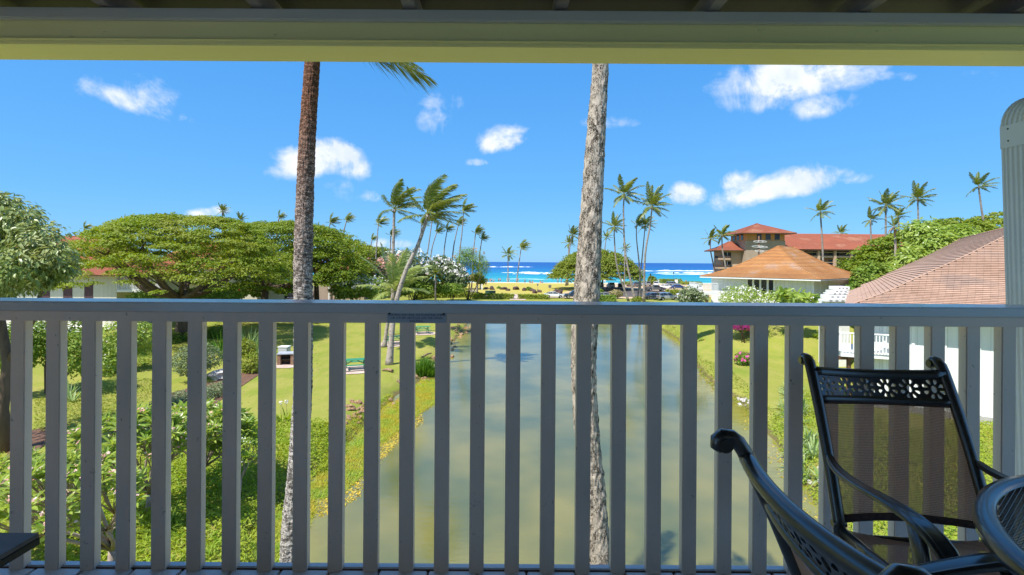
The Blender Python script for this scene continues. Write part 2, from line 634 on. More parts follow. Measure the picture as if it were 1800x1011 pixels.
# ocean
m_sea, t, b = new_mat('sea')
pp = t.pos()
sep = t.new('ShaderNodeSeparateXYZ')
t.l.new(pp, sep.inputs[0])
st = t.noise(t.pos((0.004, 0.03, 1)), 1.0, 5, 0.6)
yy = t.math('ADD', sep.outputs[1], t.math('MULTIPLY', t.math('SUBTRACT', st, 0.5), t.math('MULTIPLY', sep.outputs[1], 0.6)))
inv = t.math('DIVIDE', 200.0, yy)
sc_ = t.ramp(inv, [(0.0, (0.014, 0.08, 0.27)), (0.14, (0.014, 0.085, 0.28)), (0.30, (0.012, 0.12, 0.31)), (0.46, (0.014, 0.19, 0.34)), (0.62, (0.022, 0.28, 0.35)), (0.78, (0.035, 0.34, 0.36)), (1.0, (0.12, 0.40, 0.37))])
chop = t.noise(t.pos((0.02, 0.11, 1)), 1.0, 5, 0.65)
sc_ = t.mix(t.ramp(chop, [(0.42, 0.0), (0.62, 0.55)]), sc_, (0.012, 0.085, 0.26))
t.l.new(sc_, b.inputs['Base Color'])
b.inputs['Roughness'].default_value = 0.5
b.inputs['Specular IOR Level'].default_value = 0.12
t.l.new(t.bump(t.noise(t.pos((0.25, 1.0, 1)), 0.6, 5, 0.7), 0.5, 0.5), b.inputs['Normal'])
bm_ = MB()
bm_.poly([(-9000, 198, SEA), (9000, 198, SEA), (9000, 12000, SEA), (-9000, 12000, SEA)])
tag(bm_.build('ocean', m_sea), 'turquoise to deep blue sea beyond the beach', None, kind='structure')

# the breaking surf: ragged raised foam ridges
m_foam = mat('foam', (0.82, 0.85, 0.86), (0.55, 0.70, 0.76), 0.05, 0.9, spec=0.1, stretch=(0.3, 2, 1))


def surf(px0, px1, py, width, hump, seed):
    """one line of breaking surf: a low ragged ridge"""
    a, b = G(px0, py, SEA), G(px1, py, SEA)
    n = 90
    vs, fs = [], []
    for i in range(n + 1):
        q = i / n
        p = a.lerp(b, q)
        e = math.sin(PI * q) ** 0.45
        k = 0.55 + 0.9 * mnoise.noise(Vector((q * 9, seed, 0))) + 0.4 * mnoise.noise(Vector((q * 33, seed, 4)))
        k = max(k, 0.03) * e
        y = p.y + 9 * mnoise.noise(Vector((q * 4, seed, 7)))
        wd = .58 * width * k * (p.y / 300)
        hz = hump * k
        for dyy, dz in ((-wd, 0.02), (-wd * .35, hz * .5), (0, hz), (wd * .3, hz * .7), (wd, 0.02)):
            vs.append((p.x, y + dyy + wd * .3 * mnoise.noise(Vector((q * 60, seed, dyy))), SEA + 0.03 + dz))
    for i in range(n):
        for k in range(4):
            fs.append((i * 5 + k, i * 5 + 5 + k, i * 5 + 6 + k, i * 5 + 1 + k))
    m = MB()
    m.add(vs, fs, 0, True)
    o = m.build('breaking_surf', m_foam)
    return tag(o, None, None, kind='stuff')


for s_i, (a_, b_, y_, w_, h_) in enumerate([(1118, 1290, 476.5, 22, 1.4), (1132, 1262, 480.5, 14, 1.3), (1160, 1330, 482.5, 10, .6), (852, 938, 469.5, 16, 1.3), (880, 1000, 479.5, 8, .8), (900, 990, 481.5, 12, 1.0),
                                            (560, 700, 470, 16, 1.2), (1010, 1120, 484.5, 5, .5), (850, 1000, 491.3, 1.3, .15), (1400, 1700, 472, 18, 1.3), (1000, 1210, 493.0, 1.2, .12)]):
    surf(a_, b_, y_, w_, h_, s_i * 5.3 + 1)


# flat sheets laid on the ground
def sheet(name, pxs, m, label, dz=0.035, z=0.0, kind='structure', step=1.5, pts=None):
    """a flat patch following the ground, its outline given in world points"""
    pts = pts or [G(px, py, z).xy for px, py in pxs]
    P2 = [Vector(p) for p in pts]
    out = []
    for i in range(len(P2)):
        a, b = P2[i], P2[(i + 1) % len(P2)]
        k = max(1, int((b - a).length / step))
        out += [a.lerp(b, j / k) for j in range(k)]
    x0, x1 = min(p.x for p in out), max(p.x for p in out)
    y0, y1 = min(p.y for p in out), max(p.y for p in out)
    stp = max(step, (x1 - x0) / 60, (y1 - y0) / 60)
    n = len(out)
    inner = []
    A = np.array([tuple(p) for p in out])
    for gx in np.arange(x0, x1, stp):
        for gy in np.arange(y0, y1, stp):
            c = (A[:, 1] > gy) != (np.roll(A[:, 1], -1) > gy)
            dd = np.roll(A, -1, 0) - A
            dyv = np.where(np.abs(dd[:, 1]) < 1e-9, 1e-9, dd[:, 1])
            xi = A[:, 0] + (gy - A[:, 1]) * dd[:, 0] / dyv
            if (c & (gx < xi)).sum() % 2 and np.min(np.hypot(A[:, 0] - gx, A[:, 1] - gy)) > stp * .5:
                inner.append(Vector((gx, gy)))
    vs, _, fs, *_ = delaunay_2d_cdt(out + inner, [(i, (i + 1) % n) for i in range(n)], [list(range(n))], 1, 1e-4)
    H = hgt(np.array([v.x for v in vs]), np.array([v.y for v in vs]))
    m_ = MB()
    m_.add([(v.x, v.y, float(h) + dz) for v, h in zip(vs, H)], [tuple(f) for f in fs], 0, True)
    o = m_.build(name, m)
    if kind:
        o['kind'] = kind
    if label:
        o['label'] = label
    return o


m_asph = mat('asphalt', (0.075, 0.062, 0.055), (0.12, 0.10, 0.09), 1.2, 0.85, bump=0.3)
m_dirt = mat('dirt', (0.42, 0.29, 0.17), (0.55, 0.42, 0.28), 0.6, 0.95, bump=0.3, bdist=0.03)
m_path = mat('paving', (0.46, 0.33, 0.27), (0.56, 0.45, 0.37), 1.5, 0.9, bump=0.2)
m_mulch = mat('mulch', (0.10, 0.045, 0.025), (0.22, 0.12, 0.07), 9, 0.95, bump=0.9, bdist=0.05)
m_white_line = mat('road_paint', (0.75, 0.75, 0.72), (0.6, 0.6, 0.58), 3, 0.8)
sheet('parking_ground', [(955, 524), (1240, 526), (1290, 512), (1290, 499.5), (1060, 499.5), (1000, 512)], m_dirt, 'sandy dirt ground of the beach car park', 0.03)
sheet('road', [(1030, 521), (1240, 523.5), (1250, 514), (1150, 511), (1050, 504), (1030, 506)], m_asph, 'dark asphalt lane through the beach car park', 0.06)
sheet('path', [(840, 516), (905, 517), (918, 521), (925, 528), (897, 528), (893, 521.5), (840, 520.5)], m_path, 'pinkish footpath between the hedges', 0.05)
sheet('street', [(350, 529), (560, 529), (640, 523), (640, 519), (540, 517.5), (350, 519)], m_asph, 'asphalt street under the monkeypod trees', 0.05)
sheet('verge', [(350, 517.5), (560, 517), (600, 513), (560, 508), (380, 509)], m_dirt, 'bare earth verge beside the street', 0.04)
sheet('path', [(1235, 574), (1300, 571), (1420, 574.5), (1480, 580), (1480, 582.5), (1420, 577), (1300, 573.5), (1240, 576.5)], m_path, 'pale footpath across the lawn right of the pond', 0.05)
sheet('mulch_bed', [(20, 770), (60, 755), (120, 745), (60, 800), (10, 810)], m_mulch, 'dark mulch around the big-leaved tree', 0.03, step=.6)
sheet('mulch_bed', [(185, 745), (215, 725), (260, 722), (240, 760), (200, 765)], m_mulch, 'dark mulch beside the pink plumeria', 0.03, step=.6)
sheet('mulch_bed', [(300, 690), (420, 660), (470, 635), (480, 628), (470, 650), (410, 690), (330, 740), (240, 770), (240, 740)], m_mulch, 'strip of red mulch along the clipped grey hedge', 0.03, step=.6)

# ------------------------------------------------------------------ lanai (balcony) that the camera stands on
FL = CZ - 1.264
m_paint_dk, t, b = new_mat('rail_paint')
n_ = t.noise(t.pos((1, 1, .12)), 40, 4, .7)
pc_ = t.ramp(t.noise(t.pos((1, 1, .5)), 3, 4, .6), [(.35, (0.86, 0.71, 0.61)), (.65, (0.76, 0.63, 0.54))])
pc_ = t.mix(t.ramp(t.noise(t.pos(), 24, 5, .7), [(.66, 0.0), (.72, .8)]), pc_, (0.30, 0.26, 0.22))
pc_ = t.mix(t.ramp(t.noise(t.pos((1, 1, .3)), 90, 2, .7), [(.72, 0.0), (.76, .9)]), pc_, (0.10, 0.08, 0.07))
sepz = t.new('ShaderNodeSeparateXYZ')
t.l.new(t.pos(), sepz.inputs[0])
pc_ = t.mix(t.math('MULTIPLY', t.math('SUBTRACT', FL + .16, sepz.outputs[2], clamp=True), 3.0, clamp=True), pc_, (0.62, 0.44, 0.32))  # warm bounce from the floor, painted into the colour low on the balusters
t.l.new(pc_, b.inputs['Base Color'])
b.inputs['Roughness'].default_value = .55
t.l.new(t.bump(n_, .35, .003), b.inputs['Normal'])
m_cream = mat('cream_paint', (0.82, 0.78, 0.70), (0.78, 0.74, 0.66), 2, 0.7, bump=0.1, bdist=0.002)
m_yellow = mat('yellow_paint', (0.95, 0.90, 0.46), (0.88, 0.82, 0.40), 1.6, 0.5, bump=0.6, bdist=0.006, stretch=(0.35, 1, 1), lo=.25, hi=.8)
_t = NT(m_yellow.node_tree)
_b = _t.n['Principled BSDF']
_c = _b.inputs['Base Color'].links[0].from_socket
_c = _t.mix(_t.ramp(_t.noise(_t.pos((.25, 1, 1)), 26, 5, .75), [(.67, 0.0), (.73, .6)]), _c, (0.32, 0.28, 0.10))
_t.l.new(_c, _b.inputs['Base Color'])
m_trim = mat('trim_paint', (0.62, 0.62, 0.60), (0.56, 0.56, 0.54), 3, 0.5, bump=0.2, bdist=0.002, stretch=(.3, 1, 1))
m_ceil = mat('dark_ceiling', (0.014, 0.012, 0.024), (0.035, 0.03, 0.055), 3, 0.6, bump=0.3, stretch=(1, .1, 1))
m_raft = mat('rafter_paint', (0.34, 0.31, 0.31), (0.22, 0.19, 0.19), 4, 0.5, bump=0.2, stretch=(1, .1, 1))
m_board = mat('floor_paint', (0.74, 0.69, 0.64), (0.66, 0.61, 0.57), 2.5, 0.28, bump=0.15, bdist=0.002, stretch=(4, .3, 1), spec=0.6)
m_brown = mat('brown_wood', (0.10, 0.045, 0.02), (0.16, 0.08, 0.04), 5, 0.7, bump=0.3, stretch=(1, .1, 1))

deck = tag(bpy.data.objects.new('floor', None), 'pale painted board floor of the lanai', None, kind='structure')
link(deck)
bw = 0.2
base_x = (70 - CX) / F * 2.0 - 0.003
bme = None
for i in range(-3, 24):
    x = base_x + i * bw
    if not (-2.75 < x < 2.7):
        continue
    if bme is None:
        q = MB()
        q.box((0, 0, 0), (bw - 0.007, 4.5, 0.03))
        bme = q.mesh('floor_board', m_board, bevel=0.004)
    o = mobj('floor_board', bme, deck)
    o.location = (x + bw / 2, -0.25, FL - 0.015 - random.random() * .0012)
q = MB()
q.box((0, -0.2, FL - 0.13), (5.9, 4.36, 0.18))
q.build('floor_frame', m_brown, deck)

rail = thing('balcony_railing', 'grey painted wooden balcony railing with upright balusters', 'railing', (0, 1.97, FL))
ry = 1.97


def rel(o, root):
    """shapes built in world coordinates become children standing where they are"""
    o.parent = root
    o.matrix_parent_inverse = (Matrix.Translation(root.location) @ root.rotation_euler.to_matrix().to_4x4()).inverted()
    return o


m_cap = mat('rail_cap_paint', (0.62, 0.62, 0.63), (0.56, 0.56, 0.57), 3, 0.22, bump=0.2, bdist=0.002, stretch=(.3, 1, 1), spec=0.6)
ztop = CZ - 75 / F * 1.955
q = MB()
q.box((0.15, 1.955 + 0.085, ztop - 0.019), (5.5, 0.17, 0.038))
rel(q.build('top_rail', [m_cap], None, bevel=0.005), rail)
zfb = CZ - (569.5 - CY) / F * 1.968
q = MB()
q.box((0.15, 1.968 + 0.009, (ztop - 0.038 + zfb) / 2), (5.5, 0.018, ztop - 0.0385 - zfb))
rel(q.build('rail_board', m_paint_dk, None, bevel=0.003), rail)
bh = ztop - 0.04 - FL + 0.02
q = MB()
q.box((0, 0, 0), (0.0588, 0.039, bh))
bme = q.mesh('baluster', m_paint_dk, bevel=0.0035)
for i in range(-7, 34):
    px = 30.7 + 62.32 * i
    x = (px - CX) / F * 1.987
    if not -2.58 < x < 2.8:
        continue
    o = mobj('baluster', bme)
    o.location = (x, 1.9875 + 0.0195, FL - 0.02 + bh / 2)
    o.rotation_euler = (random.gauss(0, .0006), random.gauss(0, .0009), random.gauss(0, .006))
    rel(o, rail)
q = MB()
q.box((0.15, 2.0025 + 0.0172, FL + 0.008 - 0.045), (5.5, 0.034, 0.09))
rel(q.build('bottom_rail', [m_cap], None, bevel=0.004), rail)
q = MB()
q.box((0.15, 2.0005, FL - 0.014), (5.5, 0.003, 0.035))
rel(q.build('kick_strip', m_brown, None), rail)

# the notice screwed to the rail board
m_plate = mat('plate', (0.40, 0.47, 0.56), (0.46, 0.50, 0.58), 8, 0.4)
m_ink = mat('ink', (0.012, 0.02, 0.05), (0.012, 0.02, 0.05), 8, 0.5)
m_black = mat('black_metal', (0.012, 0.012, 0.014), (0.02, 0.02, 0.022), 5, 0.3)
sg0, sg1 = P(681, 537, 1.966), P(784, 567, 1.966)
sx, sz = (sg0.x + sg1.x) / 2, (sg0.z + sg1.z) / 2 - 0.001
sw, shh = sg1.x - sg0.x, sg0.z - sg1.z
q = MB()
q.box((sx, 1.9655, sz), (sw, 0.004, shh))
plate = rel(q.build('notice_plate', m_plate, None, bevel=0.001), rail)
plate['label'] = 'small blue-grey engraved notice screwed to the rail'
for k in (-1, 1):
    q = MB()
    q.lathe([(0.0001, 0.004), (0.0035, 0.003), (0.0045, 0)], n=10)
    s_ = mobj('screw', q.mesh('screw', m_black), plate)
    s_.matrix_world = Matrix.Translation((sx + k * sw * .46, 1.9625, sz + 0.003)) @ Matrix.Rotation(rad(90), 4, 'X')
lines = ['PLEASE HELP KEEP GECKOS', 'INSIDE PLANTERS. PLEASE DO NOT', 'PLACE ANY TOWELS OR CLOTHING ITEMS', 'OR OTHER ARTICLES ON THE LANAI', 'HANDRAILS']
lines = ['PLEASE HELP US BY REFRAINING', 'FROM FEEDING, THROWING OR', 'LEAVING ANY RAIL OR PLANTING ITEMS', 'OR OTHER ARTICLES ON THE LANAI', 'RAILINGS.']
for k, tx in enumerate(lines):
    cu = bpy.data.curves.new('lettering', 'FONT')
    cu.body = tx
    cu.align_x = 'CENTER'
    cu.size = 0.0125
    cu.extrude = 0.0003
    cu.resolution_u = 2
    cu.materials.append(m_ink)
    o = bpy.data.objects.new('lettering_source', cu)
    COL.objects.link(o)
    lme = bpy.data.meshes.new_from_object(o.evaluated_get(bpy.context.evaluated_depsgraph_get()))
    bpy.data.objects.remove(o)
    o = mobj('lettering', lme)
    o.parent = plate
    o.location = (sx, 1.9632, sz + 0.0185 - k * 0.0125)
    o.rotation_euler = (rad(90), 0, 0)

# roof over the lanai: beam, trim, rafters and dark boards
roof = thing('lanai_roof', 'yellow painted beam and dark raftered ceiling over the balcony', 'roof', (0, 2.06, CZ + .87))
zb = CZ + 377.5 / F * 1.985
q = MB()
q.box((0.1, 1.985 + 0.0825, zb + 0.07), (5.9, 0.165, 0.14))
rel(q.build('beam', m_yellow, None, bevel=0.004), roof)
q = MB()
q.box((0.1, 1.979, zb + 0.018), (5.9, 0.012, 0.0075))
rel(q.build('beam_lip', m_yellow, None, bevel=0.003), roof)
zt0 = CZ + 423.5 / F * 1.955
q = MB()
q.box((0.1, 1.9685, zt0 + 0.022), (5.9, 0.027, 0.044))
rel(q.build('beam_trim', m_trim, None, bevel=0.004), roof)
q = MB()
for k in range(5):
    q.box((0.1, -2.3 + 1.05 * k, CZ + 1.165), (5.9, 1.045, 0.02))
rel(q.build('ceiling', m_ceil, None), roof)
q = MB()
q.box((0, 0, 0), (0.05, 4.3, 0.085))
rme = q.mesh('rafter', m_raft, bevel=0.003)
for k in range(-5, 6):
    o = mobj('rafter', rme)
    o.location = ((1240 - CX) / 450 * 1.06 + k * 0.61, 0.09, CZ + 1.057)
    rel(o, roof)
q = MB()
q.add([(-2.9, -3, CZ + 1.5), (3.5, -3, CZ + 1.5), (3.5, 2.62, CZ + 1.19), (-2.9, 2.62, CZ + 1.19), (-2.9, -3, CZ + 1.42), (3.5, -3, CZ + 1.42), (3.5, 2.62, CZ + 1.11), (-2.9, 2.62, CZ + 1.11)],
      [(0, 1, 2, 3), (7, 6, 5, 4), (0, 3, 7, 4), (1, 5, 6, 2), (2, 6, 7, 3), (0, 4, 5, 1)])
rel(q.build('roof_deck', m_ceil, None), roof)  # unseen left edge drawn in to let sun strike the floor and bounce

bld = thing('condo_building', 'cream walls of the building round the balcony', 'building', (0, -2.5, 0))
q = MB()  # unseen side walls cut short so sun and sky light reach the railing
q.box((-2.80, 0.85, CZ - 0.08), (0.12, 1.7, 2.48))
q.box((3.12, -1.7, CZ - 0.08), (0.12, 1.5, 2.48))
q.box((0.1, -2.52, CZ - 0.08), (6.4, 0.12, 2.48))
q.box((0.1, -0.4, FL / 2 - 0.11), (5.9, 4.4, FL - 0.24))
rel(q.build('wall', m_cream, None), bld)
q = MB()
q.box((0.1, -2.44, FL + 1.05), (2.4, 0.05, 2.08))
gd = rel(q.build('bounce_curtain', mat('bounce_cloth', (0.84, 0.82, 0.78), (0.78, 0.76, 0.72), 4, 0.9, stretch=(6, 1, .1)), None), bld)  # unseen white drape, added to bounce light onto the railing fronts
for x in (-1.15, 0.1, 1.35):
    q = MB()
    q.box((x, -2.42, FL + 1.05), (0.07, 0.07, 2.12))
    rel(q.build('door_frame', m_trim, None), bld)

# downspout outside the rail
m_alu = mat('downspout_paint', (0.80, 0.82, 0.87), (0.74, 0.76, 0.81), 4, 0.35, bump=0.1, bdist=0.002, spec=0.6)
ds = thing('downspout', 'grey fluted metal downspout with curved elbow right of the railing', 'downspout', (2.34, 2.29, FL))


def ds_outline(w, d, n=5, g=0.004):
    """fluted rectangular section (x,y)"""
    pts = [(-w / 2, d / 2)]
    for i in range(n * 4):
        y = d / 2 - d * (i + .5) / (n * 4)
        pts.append((-w / 2 + (g if 1 < i < n * 4 - 2 and (i % 4) in (1, 2) else 0), y))
    return pts + [(-w / 2, -d / 2), (w / 2, -d / 2), (w / 2, d / 2)]


def sweep(m, out, mats4):
    n = len(out)
    vs = []
    for M4 in mats4:
        vs += [M4 @ Vector((x, y, 0)) for x, y in out]
    fs = []
    for i in range(len(mats4) - 1):
        for k in range(n):
            a, b = i * n + k, i * n + (k + 1) % n
            fs.append((a, b, b + n, a + n))
    m.add(vs, fs)
    return m


dtop, dbot = P(1760, 262, 2.30), P(1768, 530, 2.30)
DW = 0.08
axd = (dtop - dbot).normalized()
lean = Matrix.Rotation(math.asin(axd.x), 4, 'Y')
q = MB()
c1 = Vector((dtop.x + DW / 2, 2.30 - .055, dtop.z))
c0 = c1 - axd * 2.2
out = ds_outline(DW, 0.11)
sweep(q, out, [Matrix.Translation(c0) @ lean, Matrix.Translation(c1) @ lean])
rel(q.build('pipe', m_alu, None), ds)
q = MB()
sweep(q, [(-.0425, -.058), (.0425, -.058), (.0425, .058), (-.0425, .058)], [Matrix.Translation(c1 + axd * k) @ lean for k in (-0.0, 0.105)])
rel(q.build('sleeve', m_alu, None, bevel=0.001), ds)
for k in (0.03, 0.085):
    qq = MB()
    qq.lathe([(.0001, .002), (.004, .001), (.004, 0)], n=8)
    o = mobj('rivet', qq.mesh('rivet', m_black))
    o.matrix_world = Matrix.Translation(c1 + axd * k + Vector((-.0427, .02, 0))) @ Matrix.Rotation(rad(-90), 4, 'Y')
    rel(o, ds)
q = MB()
rr = 0.105
cc = c1 + axd * 0.1 + Vector((rr, 0, 0))
ms = []
for i in range(29):
    a = rad(0 + i * 3.9)
    k = 1 + (0.035 if i % 2 else -0.0)
    p = cc + Vector((-math.cos(a) * rr, 0, math.sin(a) * rr))
    ms.append(Matrix.Translation(p) @ Matrix.Rotation(a, 4, 'Y') @ Matrix.Diagonal((k, k, 1, 1)))
a = rad(28 * 3.9)
ms.append(Matrix.Translation(p + Vector((math.sin(a), 0, math.cos(a))) * 0.5) @ Matrix.Rotation(a, 4, 'Y'))
sweep(q, out, ms)
rel(q.build('elbow', m_alu, None), ds)

# ------------------------------------------------------------------ patio furniture
m_alum, t, b = new_mat('bronze_black_enamel')
b.inputs['Base Color'].default_value = (0.028, 0.025, 0.023, 1)
b.inputs['Roughness'].default_value = 0.30
b.inputs['Specular IOR Level'].default_value = 1.0
b.inputs['Coat Weight'].default_value = 0.6
b.inputs['Coat Roughness'].default_value = 0.12
t.l.new(t.bump(t.noise(t.pos(), 260, 2, .5), 0.08, 0.001), b.inputs['Normal'])

# woven sling: opaque thread with open mesh between
m_sling, t, b = new_mat('sling_mesh')
cv = t.coord('UV')
wv = t.new('ShaderNodeTexWave', wave_type='BANDS', bands_direction='Y', wave_profile='SIN')
wv.inputs['Scale'].default_value = 22
wv.inputs['Distortion'].default_value = 1.2
wv.inputs['Detail Scale'].default_value = 6
t.l.new(cv, wv.inputs[0])
th = t.noise(t.coord('UV', (1, 5, 1)), 60, 3, .8)
hole = t.ramp(t.noise(t.coord('UV', (1, 1, 1)), 150, 1, .5), [(0.50, 0.0), (0.56, 1.0)])
colr = t.mix(wv.outputs['Fac'], (0.42, 0.17, 0.085), (0.88, 0.46, 0.26))
colr = t.mix(t.ramp(th, [(.4, 0.0), (.7, .7)]), colr, (0.42, 0.32, 0.26))
t.l.new(colr, b.inputs['Base Color'])
b.inputs['Roughness'].default_value = 0.75
trl = t.new('ShaderNodeBsdfTranslucent')
t.l.new(colr, trl.inputs[0])
mxt = t.new('ShaderNodeMixShader')
mxt.inputs[0].default_value = .28
t.l.new(b.outputs[0], mxt.inputs[1])
t.l.new(trl.outputs[0], mxt.inputs[2])
tp = t.new('ShaderNodeBsdfTransparent')
mx = t.new('ShaderNodeMixShader')
t.l.new(t.math('MULTIPLY_ADD', hole, 0.30, 0.02), mx.inputs[0])
t.l.new(mxt.outputs[0], mx.inputs[1])
t.l.new(tp.outputs[0], mx.inputs[2])
t.l.new(mx.outputs[0], t.n['Material Output'].inputs[0])


def grid_mesh(name, fn, nu, nv, m, uvs=True, smooth=True):
    me = bpy.data.meshes.new(name)
    vs = [fn(i / nu, j / nv) for j in range(nv + 1) for i in range(nu + 1)]
    fs = [(j * (nu + 1) + i, j * (nu + 1) + i + 1, (j + 1) * (nu + 1) + i + 1, (j + 1) * (nu + 1) + i) for j in range(nv) for i in range(nu)]
    me.from_pydata(vs, [], fs)
    me.materials.append(m)
    me.polygons.foreach_set('use_smooth', [smooth] * len(fs))
    uv = me.uv_layers.new(name='UVMap')
    for p in me.polygons:
        for li, vi in zip(p.loop_indices, p.vertices):
            uv.data[li].uv = ((vi % (nu + 1)) / nu, (vi // (nu + 1)) / nv)
    return me


def make_chair(name, label, loc, rz, group):
    """sling patio armchair; local +y is where it faces, x across"""
    T = thing(name, label, 'chair', loc, rz, group)
    HW = 0.245
    # side profile of a back post, bottom to scroll (y, z)
    prof = [(-.045, .34), (-.055, .40), (-.09, .50), (-.135, .62), (-.185, .74), (-.235, .845), (-.255, .885), (-.268, .905)]
    scroll = [(-.283, .918), (-.300, .920), (-.313, .910), (-.314, .897), (-.304, .890)]

    def py(z):
        for (y0, z0), (y1, z1) in zip(prof, prof[1:]):
            if z <= z1:
                return y0 + (y1 - y0) * (z - z0) / (z1 - z0)
        return prof[-1][0]

    def hw(z):
        return HW - 0.012 * (z - .34)

    def bow(u, amt):
        return -amt * (1 - (2 * u - 1) ** 2)
    for s in (-1, 1):
        q = MB()
        ps = [Vector((s * hw(z), y, z)) for y, z in prof + scroll]
        rs = [.019] * len(prof) + [.017, .016, .015, .014, .012]
        q.tube(ps, rs, 12, squash=(1.05, .85), up=(1, 0, 0))
        o = q.build('back_post', m_alum, T)
        q = MB()
        q.tube([Vector((s * (hw(.91) - .020), -.300, .903)), Vector((s * (hw(.91) + .020), -.300, .903))], [.0168, .0168], 18)
        q.build('scroll_cap', m_alum, o, bevel=0.003)
        # arm: broad, ridged, sweeping forward and down at the end
        q = MB()
        ap = [(-.118, .600), (-.09, .585), (-.03, .575), (.08, .585), (.20, .605), (.32, .622), (.41, .622), (.47, .600), (.505, .565)]
        ax = [0, .006, .016, .030, .040, .046, .048, .048, .047]
        wdt = [.011, .016, .019, .022, .025, .028, .030, .030, .024]
        n = len(ap)
        vs, fs = [], []
        sec = [(-1, -.3), (-.95, .35), (-.62, .62), (-.56, .46), (.0, .60), (.56, .46), (.62, .62), (.95, .35), (1, -.3), (.8, -.6), (-.8, -.6)]
        for i, ((y, z), xx, w_) in enumerate(zip(ap, ax, wdt)):
            y0, z0 = ap[max(i - 1, 0)]
            y1, z1 = ap[min(i + 1, n - 1)]
            tl = math.hypot(y1 - y0, z1 - z0)
            ty, tz = (y1 - y0) / tl, (z1 - z0) / tl
            for (a, c) in sec:
                h = c * .016
                vs.append((s * (HW + xx) + a * w_, y - tz * h, z + ty * h))
        k = len(sec)
        for i in range(n - 1):
            for j in range(k):
                a, b2 = i * k + j, i * k + (j + 1) % k
                fs.append((a, b2, b2 + k, a + k))
        fs += [tuple(range(k))[::-1], tuple(range((n - 1) * k, n * k))]
        me = bpy.data.meshes.new('armrest')
        me.from_pydata(vs, [], fs)
        me.materials.append(m_alum)
        bm = bmesh.new()
        bm.from_mesh(me)
        bmesh.ops.recalc_face_normals(bm, faces=bm.faces)
        for f in bm.faces:
            f.smooth = True
        bm.to_mesh(me)
        bm.free()
        try:
            me.set_sharp_from_angle(angle=rad(50))
        except Exception:
            pass
        ob = mobj('armrest', me, T)
        md = ob.modifiers.new('sub', 'SUBSURF')
        md.levels = md.render_levels = 1
        q = MB()
        q.tube([(s * (HW + .04), .36, .605), (s * (HW + .03), .375, .50), (s * (HW + .012), .385, .40), (s * (HW + .004), .39, .34)], [.020, .021, .02, .02], 10, squash=(1.4, .7), up=(0, 1, 0))
        q.build('arm_support', m_alum, T)
        q = MB()
        q.tube([(s * HW, .39, .36), (s * (HW + .01), .405, .18), (s * (HW + .015), .43, .0)], [.017, .015, .014], 10)
        q.build('leg', m_alum, T)
        q = MB()
        q.tube([(s * HW, -.045, .34), (s * (HW + .005), -.07, .20), (s * (HW + .012), -.13, .0)], [.018, .015, .014], 10)
        q.build('leg', m_alum, T)
        q = MB()
        q.tube([(s * (HW - .003), -.05, .365), (s * (HW - .003), .12, .372), (s * (HW - .003), .33, .395), (s * (HW - .003), .41, .395), (s * (HW - .003), .44, .37)], .0165, 10, squash=(1.1, .9))
        q.build('seat_rail', m_alum, T)
        q = MB()
        q.tube([(s * (HW - .022), -.052, .385), (s * (HW + .022), -.052, .385)], .012, 10)
        q.build('bolt', m_alum, T)
    # crest rail, lower rail
    for nm, z, r, bo in (('crest_rail', .872, .0185, .030), ('panel_rail', .778, .013, .034)):
        q = MB()
        q.tube([Vector(((2 * u - 1) * hw(z), py(z) + bow(u, bo), z - (.012 * (1 - (2 * u - 1) ** 2) if nm == 'crest_rail' else .006 * (1 - (2 * u - 1) ** 2)))) for u in [k / 14 for k in range(15)]], r, 12, squash=(1.05, .9))
        q.build(nm, m_alum, T)
    # cast daisy panel: a plate with real holes
    PW, PH = 0.462, 0.074
    nfl = 6
    outer = [(0, 0), (PW, 0), (PW, PH), (0, PH)]
    holes = []
    for i in range(nfl):
        cx, cy = PW * (i + .5) / nfl, PH / 2
        R0 = PH / 2 * .94
        holes.append([(cx + .0092 * math.cos(a), cy + .0122 * math.sin(a)) for a in [2 * PI * k / 14 for k in range(14)]])
        for j in range(8):
            a = 2 * PI * (j + .5) / 8
            far_ = R0 * (1.0 if abs(math.sin(a)) > .6 else 1.03)
            pts = []
            for (tt, wd) in ((.46, .0), (.58, .22), (.80, .40), (.93, .34), (1.0, .0), (.93, -.34), (.80, -.40), (.58, -.22)):
                rr_ = far_ * tt
                ww = far_ * wd * .42
                pts.append((min(max(cx + rr_ * math.cos(a) - ww * math.sin(a), .004), PW - .004), min(max(cy + rr_ * math.sin(a) + ww * math.cos(a), .004), PH - .004)))
            holes.append(pts)
    vs2 = [Vector(p) for p in outer]
    # subdivide the long edges so that the plate can bend
    vs2 = [Vector((PW * k / 24, 0)) for k in range(24)] + [Vector((PW, 0))] + [Vector((PW - PW * k / 24, PH)) for k in range(24)] + [Vector((0, PH))]
    no = len(vs2)
    ed = [(k, (k + 1) % no) for k in range(no)]
    for h in holes:
        st_ = len(vs2)
        vs2 += [Vector(p) for p in h]
        ed += [(st_ + k, st_ + (k + 1) % len(h)) for k in range(len(h))]
    for i in range(nfl * 2 + 1):
        vs2 += [Vector((PW * i / (nfl * 2) * .996 + .001, PH * .5))] if i % 2 == 0 else []
    ov, _, of, *_ = delaunay_2d_cdt(vs2, ed, [], 0, 1e-6)

    def inpoly(p, poly):
        r = False
        for (x0, y0), (x1, y1) in zip(poly, poly[1:] + poly[:1]):
            if (y0 > p[1]) != (y1 > p[1]) and p[0] < x0 + (p[1] - y0) * (x1 - x0) / (y1 - y0):
                r = not r
        return r
    keep = []
    for f in of:
        c = (sum(ov[i].x for i in f) / len(f), sum(ov[i].y for i in f) / len(f))
        if 0 < c[0] < PW and 0 < c[1] < PH and not any(inpoly(c, h) for h in holes):
            keep.append(tuple(f))

